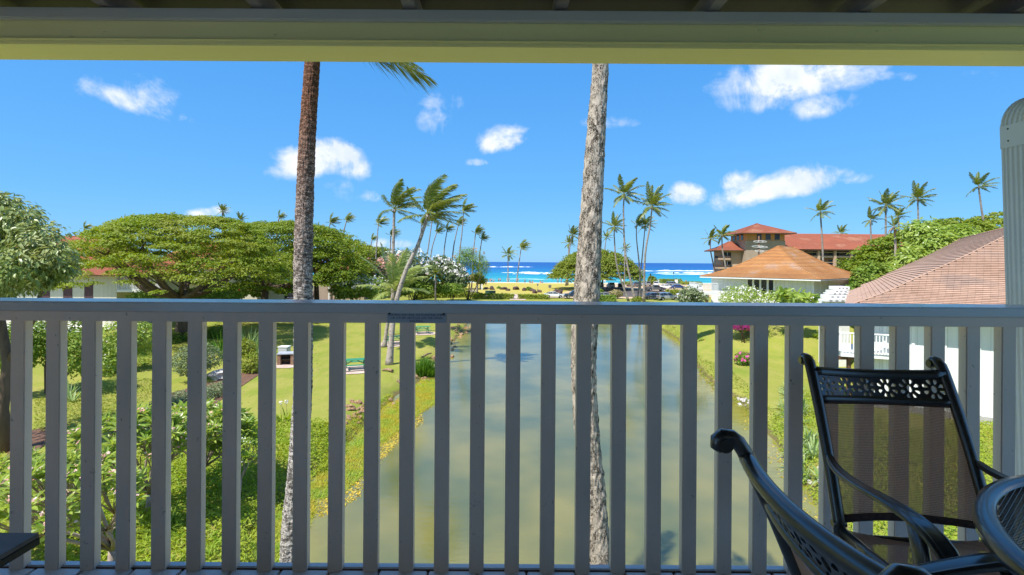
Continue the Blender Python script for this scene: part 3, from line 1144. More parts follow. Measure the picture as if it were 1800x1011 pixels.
    def bend(p):
        z = .784 + p.y
        u = p.x / PW
        return Vector(((2 * u - 1) * (hw(z) - .012), py(z) + bow(u, .032), z - .008 * (1 - (2 * u - 1) ** 2)))
    me = bpy.data.meshes.new('daisy_panel')
    me.from_pydata([bend(p) for p in ov], [], keep)
    me.materials.append(m_alum)
    o = mobj('daisy_panel', me, T)
    md = o.modifiers.new('thick', 'SOLIDIFY')
    md.thickness = .009
    md.offset = 0

    # slings
    def back(u, v):
        z = .405 + v * (.768 - .405)
        return ((2 * u - 1) * (hw(z) - .014), py(z) + bow(u, .034 + .01 * math.sin(PI * v)), z)
    mobj('back_sling', grid_mesh('back_sling', back, 12, 10, m_sling), T)

    def seat(u, v):
        y = -.035 + v * .47
        z = .372 + .028 * max(0, v - .1)
        if v > .9:
            z -= (v - .9) * .25
        return ((2 * u - 1) * (HW - .016), y, z + bow(u, .022))
    mobj('seat_sling', grid_mesh('seat_sling', seat, 12, 12, m_sling), T)
    m_hem = bpy.data.materials.get('sling_hem') or mat('sling_hem', (0.05, 0.024, 0.016), (0.10, 0.05, 0.035), 60, .8)
    q = MB()
    q.tube([Vector(((2 * u - 1) * (HW - .016), py(.403) + bow(u, .036), .400)) for u in [k / 10 for k in range(11)]], .013, 10)
    q.build('back_hem', m_hem, T)
    q = MB()
    q.tube([Vector(((2 * u - 1) * (hw(.77) - .016), py(.768) + bow(u, .034), .766 - .006 * (1 - (2 * u - 1) ** 2))) for u in [k / 10 for k in range(11)]], .006, 8)
    q.build('top_hem', m_hem, T)
    q = MB()
    q.tube([(-HW, -.035, .345), (HW, -.035, .345)], .014, 10)
    q.build('cross_bar', m_alum, T)
    q = MB()
    q.tube([(-HW, .40, .33), (HW, .40, .33)], .014, 10)
    q.build('cross_bar', m_alum, T)
    T.scale = (.975, 1, .98)
    return T


# the far chair faces the camera side, the near one faces right, both towards the table
make_chair('patio_chair', 'dark sling armchair with its back to the railing, facing the camera', (1.384, 1.595, FL), rad(180 - 6), 'patio armchairs round the mesh table')
make_chair('patio_chair', 'dark sling armchair nearest the camera, cut by the bottom edge', (0.765, 0.80, FL), rad(-90), 'patio armchairs round the mesh table')

TB = thing('patio_table', 'round black metal mesh table at the right edge', 'table', (1.493, .750, FL))
TR, TZ = .556, .710
q = MB()
prof = [(TR - .040, -.004), (TR - .036, .003), (TR - .020, .006), (TR - .004, .002), (TR, -.010), (TR, -.030), (TR - .006, -.034), (TR - .036, -.020), (TR - .040, -.004)]
q.lathe(prof, (0, 0, TZ), 96)
q.build('rim', m_alum, TB)
# expanded metal: rows of wavy strands meeting point to point
rows = []
pitch, amp, wl = .0078, .0024, .0135
vs, fs = [], []
R1 = TR - .037
y = -R1
ri = 0
while y < R1:
    hx = math.sqrt(max(R1 * R1 - y * y, 0))
    n = int(2 * hx / (wl / 2))
    if n > 1:
        o0 = len(vs)
        i0 = int(math.ceil(-hx / (wl / 2)))
        for k in range(n):
            x = (i0 + k) * wl / 2
            dy = amp * (1 if (i0 + k + ri) % 2 else -1) * .9
            vs += [(x, y + dy - .0011, TZ - .004), (x, y + dy + .0011, TZ - .006)]
        for k in range(n - 1):
            a = o0 + 2 * k
            fs.append((a, a + 2, a + 3, a + 1))
    y += pitch / 2 + .0012
    ri += 1
me = bpy.data.meshes.new('mesh_top')
me.from_pydata(vs, [], fs)
me.materials.append(m_alum)
o = mobj('mesh_top', me, TB)
o['kind'] = 'stuff'
md = o.modifiers.new('thick', 'SOLIDIFY')
md.thickness = .0012
for k in range(4):
    a = rad(45 + 90 * k)
    q = MB()
    q.tube([(math.cos(a) * .10, math.sin(a) * .10, .40), (math.cos(a) * .2, math.sin(a) * .2, .58), (math.cos(a) * .40, math.sin(a) * .40, TZ - .03)], .014, 8)
    q.tube([(math.cos(a) * .10, math.sin(a) * .10, .42), (math.cos(a) * .16, math.sin(a) * .16, .2), (math.cos(a) * .36, math.sin(a) * .36, .0)], .016, 8)
    q.build('leg', m_alum, TB)
q = MB()
q.lathe([(.115, -.012), (.12, 0), (.115, .012), (.10, 0), (.115, -.012)], (0, 0, .41), 24)
q.build('leg_ring', m_alum, TB)

m_slate = mat('grey_tabletop', (0.115, 0.10, 0.095), (0.16, 0.14, 0.135), 6, 0.4, bump=0.15, bdist=.002, stretch=(.3, 3, 1))
ST = thing('side_table', 'low dark grey table corner at the bottom left', 'table', (-1.585, 1.08, FL))
q = MB()
q.box((0, 0, .490), (.58, .58, .012))
q.build('table_top', m_slate, ST, bevel=.001)
q = MB()
q.box((0, 0, .4735), (.584, .584, .021))
q.build('table_frame', m_black, ST, bevel=.002)
for sx_ in (-1, 1):
    for sy_ in (-1, 1):
        q = MB()
        q.box((sx_ * .19, sy_ * .19, .2265), (.05, .05, .453))
        q.build('leg', m_black, ST, bevel=.002)

# ------------------------------------------------------------------ coconut palms
m_frond = leafmat('palm_frond', (0.06, 0.115, 0.02), (0.20, 0.25, 0.035), (0.22, 0.22, 0.045), trans=0.28, rough=0.42, nscale=0.8, spec=0.5)
m_frond_old = leafmat('palm_frond_dry', (0.26, 0.15, 0.05), (0.40, 0.26, 0.10), trans=0.2, nscale=0.8)
m_rachis = mat('palm_rachis', (0.30, 0.30, 0.07), (0.22, 0.23, 0.05), 3, .5)
m_nut = mat('coconut', (0.20, 0.15, 0.03), (0.12, 0.13, 0.03), 3, .5)


def trunk_mat(name, c_hi, c_lo, c_top, ring=9.0, crack=0.6, top=(60, 61)):
    m, t, b = new_mat(name)
    pp = t.pos()
    sep = t.new('ShaderNodeSeparateXYZ')
    t.l.new(pp, sep.inputs[0])
    a = t.noise(t.pos((1, 1, 2.2)), ring, 5, .7)
    b_ = t.noise(t.pos((3.5, 3.5, .7)), ring * 1.4, 4, .7)
    k = t.math('ADD', t.math('MULTIPLY', a, .55), t.math('MULTIPLY', b_, .45))
    col = t.ramp(k, [(.40, c_lo), (.47, tuple(x * .8 for x in c_hi)), (.60, c_hi)])
    tf = t.math('MULTIPLY', t.math('SUBTRACT', t.math('ADD', sep.outputs[2], t.math('MULTIPLY', a, 1.6)), top[0]), 1.0 / (top[1] - top[0]), clamp=True)
    col = t.mix(tf, col, t.ramp(k, [(.38, tuple(x * .35 for x in c_top)), (.58, c_top)]))
    t.l.new(col, b.inputs['Base Color'])
    b.inputs['Roughness'].default_value = .9
    b.inputs['Specular IOR Level'].default_value = .15
    t.l.new(t.bump(k, crack, .03), b.inputs['Normal'])
    return m


m_trunk = trunk_mat('palm_bark', (0.42, 0.36, 0.31), (0.12, 0.10, 0.085), (0.30, 0.20, 0.14), 3.0, .4, (14, 18))
m_trunk_far = mat('palm_bark_far', (0.34, 0.30, 0.26), (0.18, 0.15, 0.13), 1.2, .9, stretch=(1, 1, 3))


def curve_pts(ctrl, n=16):
    """smooth curve through control points (Catmull-Rom)"""
    c = [Vector(p) for p in ctrl]
    c = [c[0] * 2 - c[1]] + c + [c[-1] * 2 - c[-2]]
    out = []
    for i in range(1, len(c) - 2):
        for k in range(n):
            t = k / n
            p0, p1, p2, p3 = c[i - 1], c[i], c[i + 1], c[i + 2]
            out.append(.5 * ((2 * p1) + (-p0 + p2) * t + (2 * p0 - 5 * p1 + 4 * p2 - p3) * t * t + (-p0 + 3 * p1 - 3 * p2 + p3) * t ** 3))
    out.append(c[-2])
    return out


def frond_mesh(name, d0, L, wind, droop, nleaf, width, length=.24, fold=0.35, m=None, curl=1.0, seed=0, path=None):
    """one pinnate frond from the origin; returns mesh. d0 start direction"""
    rg = np.random.default_rng(seed)
    N = 14
    p = Vector((0, 0, 0))
    d = Vector(d0).normalized()
    pts, dirs = [p.copy()], [d.copy()]
    wv = Vector(wind)
    for i in range(N):
        q = (i + 1) / N
        d = (d + Vector((0, 0, -1)) * droop * (0.25 + q) / N * 2 + wv * q / N * 2.2).normalized()
        p = p + d * L / N
        pts.append(p.copy())
        dirs.append(d.copy())
    if path:
        cp = curve_pts(path, 8)
        cs = [0]
        for a_, b_ in zip(cp, cp[1:]):
            cs.append(cs[-1] + (b_ - a_).length)
        L = cs[-1]
        pts = [Vector([float(np.interp(L * k / N, cs, [c_[j] for c_ in cp])) for j in range(3)]) for k in range(N + 1)]
        dirs = [(pts[min(k + 1, N)] - pts[max(k - 1, 0)]).normalized() for k in range(N + 1)]
        side0 = Vector((0, 1, 0))
    A = np.array([tuple(x) for x in pts])
    D = np.array([tuple(x) for x in dirs])
    # rachis
    vs, fs, mi, rn = [], [], [], []
    if not path:
        side0 = Vector(d0).cross(Vector((0, 0, 1)))
    if side0.length < 1e-3:
        side0 = Vector((1, 0, 0))
    side0.normalize()
    for i, (pp, dd) in enumerate(zip(pts, dirs)):
        s = (side0 - dd * side0.dot(dd)).normalized()
        u = s.cross(dd)
        r = L * (.011 * (1 - i / N) + .002)
        vs += [pp + s * r, pp + u * r * .8, pp - s * r, pp - u * r * .5]
        rn += [1, 1, 1, 1]
    for i in range(N):
        for k in range(4):
            fs.append((i * 4 + k, i * 4 + (k + 1) % 4, i * 4 + 4 + (k + 1) % 4, i * 4 + 4 + k))
            mi.append(1)
    for j in range(nleaf):
        q = .13 + .87 * (j + .5) / nleaf
        f = q * N
        i = min(int(f), N - 1)
        w = f - i
        base = Vector(A[i] * (1 - w) + A[i + 1] * w)
        dd = Vector(D[i] * (1 - w) + D[i + 1] * w).normalized()
        s = (side0 - dd * side0.dot(dd)).normalized()
        u = s.cross(dd)
        if u.z < 0 and abs(dd.z) < .98:
            u = -u
        ll = L * length * (math.sin(PI * min(max(q, .08), .985) ** .8) ** .5) * (1 + .12 * rg.normal())
        wd = L * width * (1 + .15 * rg.normal())
        for sg in (-1, 1):
            out = (s * sg * (1 - .25 * q) + dd * (.55 + .7 * q) + u * (.12 - fold * rg.random())).normalized()
            g = Vector((0, 0, -1)) * (.28 + .34 * rg.random()) * curl + wv * (.55 + .3 * rg.random())
            m1 = base + out * ll * .5 + g * ll * .16
            e = base + out * ll * .86 + g * ll * .62
            o = len(vs)
            wv2 = dd * wd
            vs += [base - wv2 * .6, base + wv2 * .6, m1 + wv2 * .9, m1 - wv2 * .9, e]
            r_ = float(np.clip(.5 + .25 * rg.normal(), 0, .95))
            rn += [r_, r_, r_, r_, r_ * .9 + .1]
            fs += [(o, o + 1, o + 2, o + 3), (o + 3, o + 2, o + 4)]
            mi += [0, 0]
    me = bpy.data.meshes.new(name)
    me.from_pydata(vs, [], fs)
    me.materials.append(m or m_frond)
    me.materials.append(m_rachis if (m is None or m is m_frond) else m_frond_old)
    me.polygons.foreach_set('material_index', mi)
    at = me.attributes.new('rnd', 'FLOAT', 'POINT')
    at.data.foreach_set('value', rn)
    return me


def crown_set(wind, n, nleaf, width, seed, spread=(80, -28), length=.24, droop=.35, swept=0.0, curl=1.0, dead=0):
    rg = random.Random(seed)
    out = []
    for i in range(n):
        q = i / (n - 1)
        az = i * 2.39996 + rg.uniform(-.25, .25)
        el = rad(spread[0] + (spread[1] - spread[0]) * q + rg.uniform(-8, 8))
        d = Vector((math.cos(az) * math.cos(el), math.sin(az) * math.cos(el), math.sin(el)))
        d = (d + Vector((swept, 0, 0.0))).normalized()
        L = 1.0 * (.80 + .25 * math.sin(PI * min(q + .25, 1))) * rg.uniform(.9, 1.06)
        isdead = i >= n - dead
        out.append(frond_mesh('frond', d, L, Vector(wind) * rg.uniform(.8, 1.2), droop * rg.uniform(.75, 1.25) + (.5 if isdead else 0), nleaf, width, length, m=m_frond_old if isdead else None, curl=curl, seed=seed * 100 + i))
    return out


CROWNS = {
    'wind': [crown_set((.85, .05, -.02), 20, 34, .015, s, (86, -12), .27, .30, .40) for s in (1, 2)],
    'blown': [crown_set((1.0, .1, .0), 16, 22, .026, s, (80, -8), .26, .34, .50) for s in (3, 4, 5)],
    'calm': [crown_set((.34, .0, -.02), 19, 28, .021, s, (84, -30), .27, .46, .14) for s in (6, 7)],
    'far': [crown_set((.42, .05, 0), 15, 20, .032, s, (82, -28), .27, .48, .18) for s in (8, 9, 10)],
    'dead': [crown_set((.15, .0, 0), 16, 20, .028, 12, (85, -55), .26, .5, .05, dead=5)],
    'young': [crown_set((.22, .05, 0), 16, 40, .015, 13, (84, 5), .27, .50, .10)],
}
m_frond_young = leafmat('palm_frond_young', (0.16, 0.24, 0.06), (0.36, 0.42, 0.14), (0.30, 0.34, 0.10), trans=0.35, rough=0.38, nscale=0.8, spec=0.6)
for me_ in CROWNS['young'][0]:
    me_.materials[0] = m_frond_young
NUT = MB()
for k in range(7):
    a = k * 2.4
    NUT.blob((math.cos(a) * .055, math.sin(a) * .055, -.05 - .02 * (k % 3)), (.024, .024, .03), 1, .1, seed=k)
NUT = NUT.mesh('coconut_bunch', m_nut)


def palm(label, cpx, r_px, Y, mids=(), base=None, kind='far', var=0, group=None, r0=.2, nuts=True, trim=None, name='coconut_palm'):
    """crown centre in the photograph, crown radius in its pixels, distance, trunk points on the way down"""
    top = P(cpx[0], cpx[1], Y)
    R = r_px / F * Y
    ctrl = [P(x, y, Y) for x, y in reversed(mids)]
    if base is None:
        b0 = ctrl[0] if ctrl else top
        dirn = (top - b0) if ctrl else Vector((0, 0, 1))
        slope = Vector((dirn.x, 0, 0)) / max(dirn.z, .5)
        bpt = Vector((b0.x - slope.x * b0.z * .5, Y, 0))
    else:
        bb = G(*base)
        bpt = Vector((bb.x * Y / bb.y, Y, 0)) if abs(bb.y - Y) > 1 else bb
        if (bpt - bb).length > 1:
            bpt = Vector(((base[0] - CX) / F * Y, Y, 0))
    bpt.z = ground_z(bpt.x, bpt.y) - .05
    pts = curve_pts([bpt] + ctrl + [top], 7 if kind != 'wind' else 12)
    T = thing(name, label, 'palm tree', tuple(bpt), 0, group)
    n = len(pts)
    rr = [r0 * (1.55 - .55 * min(i / (n * .12), 1)) * (1 - .42 * i / n) * (1 + .03 * math.sin(i * 2.1)) for i in range(n)]
    q = MB()
    q.tube(pts, rr, 8 if kind == 'far' else 12)
    rel(q.build('trunk', m_trunk if Y < 70 else m_trunk_far), T)
    meshes = CROWNS[kind][var % len(CROWNS[kind])]
    M0 = Matrix.Translation(top) @ Matrix.Rotation(random.uniform(-.35, .35) if kind in ('wind', 'blown') else random.uniform(-.7, .7), 4, 'Z') @ Matrix.Rotation(random.uniform(-.12, .12), 4, 'X') @ Matrix.Diagonal((R, R, R, 1))
    for k, me in enumerate(meshes):
        if trim and k % trim == 0:
            continue
        o = mobj('frond', me)
        o.matrix_world = M0 @ Matrix.Rotation(random.uniform(-.15, .15), 4, 'Z')
        o.parent = T
        o.matrix_parent_inverse = Matrix.Translation(-T.location)
    if nuts:
        o = mobj('coconut_bunch', NUT)
        o.matrix_world = M0
        o.parent = T
        o.matrix_parent_inverse = Matrix.Translation(-T.location)
    return T


GP1, GP2, GP3, GP4 = 'windblown palms left of the gap to the sea', 'palms on the beach lawn', 'palm cluster beside the car park', 'palms round the hotel'
palm('tall leaning palm with heavy windswept crown, tallest left of the sea view', (752, 378), 74, 39.7, [(735, 430), (712, 480), (694, 545)], (684, 640), 'wind', 0, GP1, .22)
palm('straight windswept palm just left of the leaning palm', (693, 368), 58, 55, [(691, 450), (690, 530)], (689, 592), 'wind', 1, GP1, .24, trim=5)
palm('low young palm with wide arching fronds behind the railing', (694, 512), 82, 47, [(683, 560)], (676, 606), 'young', 0, None, .2, nuts=False)
palm('small windblown palm with a pale trunk above the pink plumeria', (665, 394), 21, 109, [(661, 450)], None, 'blown', 0, GP1, .17)
palm('windblown palm half hidden behind the straight trunk', (687, 414), 19, 108, [(686, 440)], None, 'blown', 1, GP1, .17)
palm('very small palm low between the round-topped trees', (654, 421), 12, 135, [(652, 436)], None, 'blown', 2, GP1, .17)
palm('blown palm right of the left big trunk, lower of a pair', (581, 392), 19, 105, [(575, 415)], None, 'blown', 0, GP1, .17)
palm('blown palm right of the left big trunk, taller of a pair', (609, 388), 17, 108, [(603, 418)], None, 'blown', 1, GP1, .17)
palm('palm head poking over the green dome left of the big trunk', (491, 383), 15, 105, [(488, 400)], None, 'blown', 2, GP1, .17)
palm('palm head low against the right side of the left big trunk', (560, 404), 15, 108, [(558, 420)], None, 'blown', 0, GP1, .17)
palm('dark palm close behind the leaning palm', (741, 394), 22, 112, [(737, 440)], None, 'blown', 1, GP1, .17)
palm('slanting palm whose crown merges with the leaning palm', (760, 385), 24, 110, [(755, 420), (748, 470)], None, 'blown', 2, GP1, .17)
palm('tall palm right of the leaning palm, highest of its row', (815, 372), 24, 112, [(812, 410), (808, 445)], None, 'blown', 0, GP1, .17)
palm('palm slightly lower left of the highest of the row', (806, 394), 17, 114, [(800, 420), (796, 446)], None, 'blown', 1, GP1, .17)
palm('thin palm in the row, leftmost beneath the leaning crown', (768, 408), 16, 110, [(761, 430), (757, 452)], None, 'blown', 2, GP1, .16)
palm('thin palm in the row, second beneath the leaning crown', (786, 405), 16, 112, [(782, 430), (780, 452)], None, 'blown', 0, GP1, .16)
palm('palm rising behind the tall screwpine', (836, 410), 18, 112, [(832, 445), (830, 482)], None, 'blown', 1, GP1, .17)
palm('shorter palm rightmost beside the tall screwpine', (847, 421), 15, 114, [(844, 440), (843, 450)], None, 'blown', 2, GP1, .17)
palm('small beach palm, left one of the two on the lawn edge', (893, 448), 19, 200, [(893, 475)], (893, 495), 'far', 0, GP2, .26, nuts=False)
palm('taller beach palm, right one of the two on the lawn edge', (916, 437), 19, 200, [(912, 465)], (908, 495), 'blown', 1, GP2, .26, nuts=False)
palm('double-headed palm left of the umbrella tree, higher head', (1006, 413), 20, 170, [(1001, 440)], None, 'far', 1, GP2, .24)
palm('double-headed palm left of the umbrella tree, lower head', (1000, 428), 17, 175, [(999, 450)], None, 'far', 2, GP2, .24)
palm('small far palm just right of the rough trunk', (1066, 417), 14, 150, [(1063, 440)], None, 'far', 0, GP3, .2)
palm('palm right of the rough trunk leaning to the right at its foot', (1080, 399), 26, 104, [(1080, 420), (1085, 470)], (1105, 530), 'calm', 0, GP3, .19)
palm('tallest palm of the cluster by the car park, left crown', (1097, 343), 38, 103, [(1096, 380), (1100, 450)], (1117, 531), 'calm', 1, GP3, .23)
palm('tall palm of the cluster by the car park, right crown', (1146, 364), 42, 102, [(1143, 395), (1134, 450)], (1132, 531), 'calm', 0, GP3, .23)
palm('short palm with pale thin trunk, left under the right crown', (1119, 396), 22, 108, [(1119, 420), (1124, 470)], (1127, 527), 'blown', 0, GP3, .17)
palm('short palm with thin trunk close under the right crown', (1134, 397), 22, 110, [(1131, 430), (1126, 480)], (1121, 524), 'calm', 1, GP3, .17)
palm('little palm head crossing the tallest trunk half way up', (1098, 438), 14, 130, [(1098, 460)], None, 'far', 1, GP3, .17)
palm('palm left of the hotel, leaning away at its foot', (1249, 420), 21, 120, [(1249, 440), (1255, 474)], None, 'far', 2, GP4, .2)
palm('palm left of the hotel in front of its lower roof', (1269, 414), 24, 100, [(1270, 440), (1276, 474)], None, 'far', 0, GP4, .2)
palm('solitary palm above the long hotel roof', (1442, 373), 26, 88, [(1445, 420), (1447, 465)], None, 'calm', 1, GP4, .2, trim=4)
palm('palm head peeping over the hotel ridge', (1478, 410), 17, 160, [], None, 'far', 2, GP4, .2)
palm('palm left of the group on the wooded slope', (1530, 387), 23, 80, [(1531, 420), (1532, 455)], None, 'calm', 0, GP4, .17, trim=3)
palm('palm with the fullest crown in the group on the slope', (1557, 362), 32, 78, [(1557, 395), (1557, 430)], None, 'calm', 1, GP4, .18)
palm('palm with hanging brown fronds in front of the slope group', (1572, 398), 21, 62, [(1574, 435), (1573, 470)], None, 'dead', 0, GP4, .17)
palm('small palm between the slope group and the higher palm', (1578, 381), 20, 90, [(1580, 400)], None, 'far', 1, GP4, .17)
palm('higher palm standing just right of the slope group', (1613, 350), 31, 82, [(1614, 380), (1614, 402)], None, 'calm', 0, GP4, .17)
palm('solitary palm near the downspout above the right roof', (1720, 328), 29, 72, [(1725, 365), (1730, 405)], None, 'calm', 1, GP4, .17, trim=3)
palm('lonely palm far left over the treetops', (148, 402), 14, 130, [(146, 420)], None, 'blown', 0, GP1, .17)
palm('palm head above the middle of the big green crown', (391, 371), 16, 100, [], None, 'far', 1, GP1, .17)
palm('palm head right of the big crown top', (422, 387), 16, 100, [], None, 'far', 2, GP1, .17)
palm('dark palm head at the left shoulder of the big crown', (220, 388), 12, 100, [], None, 'blown', 2, GP1, .17)
palm('smaller dark palm head lower at the left shoulder', (206, 392), 10, 104, [], None, 'blown', 1, GP1, .17)


# ------------------------------------------------------------------ the two big trunks rising past the railing
def bark_mesh(name, ctrl, radii, m, amp, freq, seed, nr=84, step=.024, vertical=False):
    base = curve_pts(ctrl, 40)
    L = [0]
    for a, b in zip(base, base[1:]):
        L.append(L[-1] + (b - a).length)
    n = int(L[-1] / step)
    sk = np.linspace(0, L[-1], n)
    A = np.array([tuple(p) for p in base])
    C = np.stack([np.interp(sk, L, A[:, i]) for i in range(3)], 1)
    rr = np.interp(sk / L[-1], np.linspace(0, 1, len(radii)), radii)
    vs = []
    T0 = np.gradient(C, axis=0)
    T0 = norm(T0)
    X = norm(np.cross(np.tile([0, 1, 0], (n, 1)), T0))
    Yv = np.cross(T0, X)
    rg = np.random.default_rng(seed)
    for i in range(n):
        s = sk[i]
        for k in range(nr):
            a = 2 * PI * k / nr
            ca, sa = math.cos(a), math.sin(a)
            if vertical:
                # stringy adventitious-root bark: ridges that wander up the trunk
                w = mnoise.noise(Vector((ca * 5 + .4 * math.sin(s * 9), sa * 5, s * freq)))
                w2 = mnoise.noise(Vector((ca * 13, sa * 13, s * freq * 2.3 + 5)))
                d = (abs(w) * 1.5 + abs(w2) * .8 - .55)
            else:
                ph = s * freq + .6 * mnoise.noise(Vector((ca * 2, sa * 2, s * 2)))
                fr = ph - math.floor(ph)
                ring = (fr if fr < .75 else (1 - fr) * 3)
                cell = mnoise.noise(Vector((ca * 7, sa * 7, math.floor(ph) * 3.1 + seed)))
                d = ring * .8 - .4 + cell * .9
            r = rr[i] * (1 + amp * d)
            vs.append(C[i] + (X[i] * ca + Yv[i] * sa) * r)
    idx = np.arange(n * nr).reshape(n, nr)
    Fq = np.stack([idx[:-1], np.roll(idx[:-1], -1, 1), np.roll(idx[1:], -1, 1), idx[1:]], -1).reshape(-1, 4)
    return np_mesh(name, np.array(vs), Fq, m, smooth=True)


def near_bark(name, hi, lo, top, zt, mode):
    m, t, b = new_mat(name)
    sep = t.new('ShaderNodeSeparateXYZ')
    t.l.new(t.pos(), sep.inputs[0])
    if mode == 'plates':
        vo = t.new('ShaderNodeTexVoronoi', feature='DISTANCE_TO_EDGE')
        vo.inputs['Scale'].default_value = 24
        vec = t.new('ShaderNodeVectorMath', operation='ADD')
        nz = t.new('ShaderNodeTexNoise')
        nz.inputs['Scale'].default_value = 14
        t.l.new(t.pos(), nz.inputs['Vector'])
        sc = t.new('ShaderNodeVectorMath', operation='SCALE')
        sc.inputs['Scale'].default_value = .12
        t.l.new(nz.outputs['Color'], sc.inputs[0])
        t.l.new(t.pos((.8, .8, 1.55)), vec.inputs[0])
        t.l.new(sc.outputs[0], vec.inputs[1])
        t.l.new(vec.outputs[0], vo.inputs['Vector'])
        f = t.math('MULTIPLY', vo.outputs['Distance'], 2.6)
        dark = t.ramp(f, [(.03, 0.0), (.14, 1.0)])
        nn_ = t.noise(t.pos((1, 1, 2)), 9, 5, .75)
        dark = t.math('MULTIPLY', dark, t.ramp(nn_, [(.30, .12), (.42, 1.0)]))
    else:
        nz = t.noise(t.pos((1, 1, .45)), 42, 3, .6, 1.8)
        nz2 = t.noise(t.pos((1, 1, .6)), 11, 4, .7, .8)
        f = t.math('ABSOLUTE', t.math('SUBTRACT', nz, .5))
        dark = t.ramp(t.math('ADD', f, t.math('MULTIPLY', t.math('SUBTRACT', nz2, .478), .40)), [(-.0, 0.0), (.05, 1.0)])
        nn_ = nz2
    if mode == 'plates':
        rg_ = t.noise(t.pos((.35, .35, 1)), 34, 4, .7, .6)
        dark = t.math('MULTIPLY', dark, t.ramp(rg_, [(.40, .15), (.50, 1.0)]))
    var = t.ramp(t.noise(t.pos(), 40, 4, .7), [(.35, tuple(x * .72 for x in hi)), (.65, hi)])
    col = t.mix(dark, lo, var)
    tf = t.math('MULTIPLY', t.math('SUBTRACT', t.math('ADD', sep.outputs[2], t.math('MULTIPLY', nn_, 1.5)), zt[0]), 1 / (zt[1] - zt[0]), clamp=True)
    col = t.mix(tf, col, t.mix(dark, tuple(x * .3 for x in top), t.ramp(t.noise(t.pos((1, 1, 3)), 20, 4, .7), [(.35, tuple(x * .6 for x in top)), (.65, top)])))
    t.l.new(col, b.inputs['Base Color'])
    b.inputs['Roughness'].default_value = .92
    b.inputs['Specular IOR Level'].default_value = .12
    t.l.new(t.bump(dark, .9, .02), b.inputs['Normal'])
    return m


YL, YR = 6.9, 6.5
lp = [(542, 1600), (524, 1250), (512, 985), (524, 820), (532, 690), (533, 560), (533, 440), (540, 250), (549, 110), (552, 40), (556, -60)]
lw = [52, 42, 37, 33, 31, 31.5, 31, 28, 25.5, 24, 24]


def taper(ctrl_px, widths, Y):
    pts = [P(x, y, Y) for x, y in ctrl_px]
    pts[0].z = min(pts[0].z, -.4)
    return pts, [w / 2 / F * Y for w in widths]


def radii_by_length(pts, r, n=60):
    L = [0]
    for a, b in zip(pts, pts[1:]):
        L.append(L[-1] + (b - a).length)
    return list(np.interp(np.linspace(0, L[-1], n), L, r))


T = thing('coconut_palm', 'big scaly palm trunk on the left, reddish brown at the top', 'palm tree', tuple(P(542, 1600, YL)), 0, 'big palm trunks right outside the balcony')
pts, r_ = taper(lp, lw, YL)
tm = near_bark('bark_scaly', (0.62, 0.56, 0.50), (0.055, 0.045, 0.04), (0.36, 0.17, 0.10), (8.2, 11.2), 'plates')
rel(mobj('trunk', bark_mesh('trunk', pts, radii_by_length(pts, r_), tm, .11, 12.0, 3)), T)
ltop = pts[-1]
# hero fronds: one dips into view under the beam
foot = ltop + Vector((.02, 0, .1))
for k, (pth, nl_) in enumerate([([(0, 0, 0), P(600, 10, 6.8) - foot, P(645, 66, 6.7) - foot, P(698, 106, 6.6) - foot, P(757, 138, 6.6) - foot], 120), ([(0, 0, 0), P(598, 0, 7.1) - foot, P(640, 50, 7.2) - foot, P(690, 92, 7.3) - foot, P(738, 118, 7.3) - foot], 100), ([(0, 0, 0), P(585, 20, 6.9) - foot, P(618, 66, 6.9) - foot, P(650, 96, 6.9) - foot, P(690, 116, 6.9) - foot], 70)]):
    hero = frond_mesh('frond', (.35, .05, .9), 2.2, (.42, 0, 0), 0, nl_, .0095, .28, curl=.75, seed=77 + k, path=pth)
    o = mobj('frond', hero)
    o.matrix_world = Matrix.Translation(foot)
    rel(o, T)
nearset = crown_set((.35, .0, .05), 12, 60, .0075, 31, (86, 38), .22, .22, .12)
for k, me in enumerate(nearset):
    o = mobj('frond', me)
    o.matrix_world = Matrix.Translation(foot) @ Matrix.Rotation(.2 + .1 * k, 4, 'Z') @ Matrix.Diagonal((4.2, 4.2, 4.2, 1))
    if k in (0, 1, 2, 3, 4, 5, 6):
        rel(o, T)
    else:
        bpy.data.objects.remove(o)

T = thing('coconut_palm', 'big rough shaggy palm trunk bending over the pond, right of centre', 'palm tree', tuple(P(1110, 1500, YR)), 0, 'big palm trunks right outside the balcony')
rp = [(1120, 1600), (1096, 1250), (1062, 1060), (1053, 985), (1042, 860), (1030, 740), (1026, 640), (1030, 540), (1034, 470), (1042, 330), (1050, 200), (1056, 110), (1062, -60), (1068, -230)]
rw = [70, 56, 46, 44, 42, 42, 43.5, 45, 43, 36, 31, 27, 25, 24]
pts, r_ = taper(rp, rw, YR)
tm = near_bark('bark_shaggy', (0.54, 0.46, 0.37), (0.06, 0.048, 0.035), (0.46, 0.38, 0.28), (20, 21), 'strings')
rel(mobj('trunk', bark_mesh('trunk', pts, radii_by_length(pts, r_), tm, .12, 7.0, 9, vertical=True)), T)
rtop = pts[-1]
for k, me in enumerate(nearset):
    o = mobj('frond', me)
    o.matrix_world = Matrix.Translation(rtop) @ Matrix.Rotation(1.3, 4, 'Z') @ Matrix.Diagonal((3.6, 3.6, 3.6, 1))
    if k < 7:
        rel(o, T)
    else:
        bpy.data.objects.remove(o)

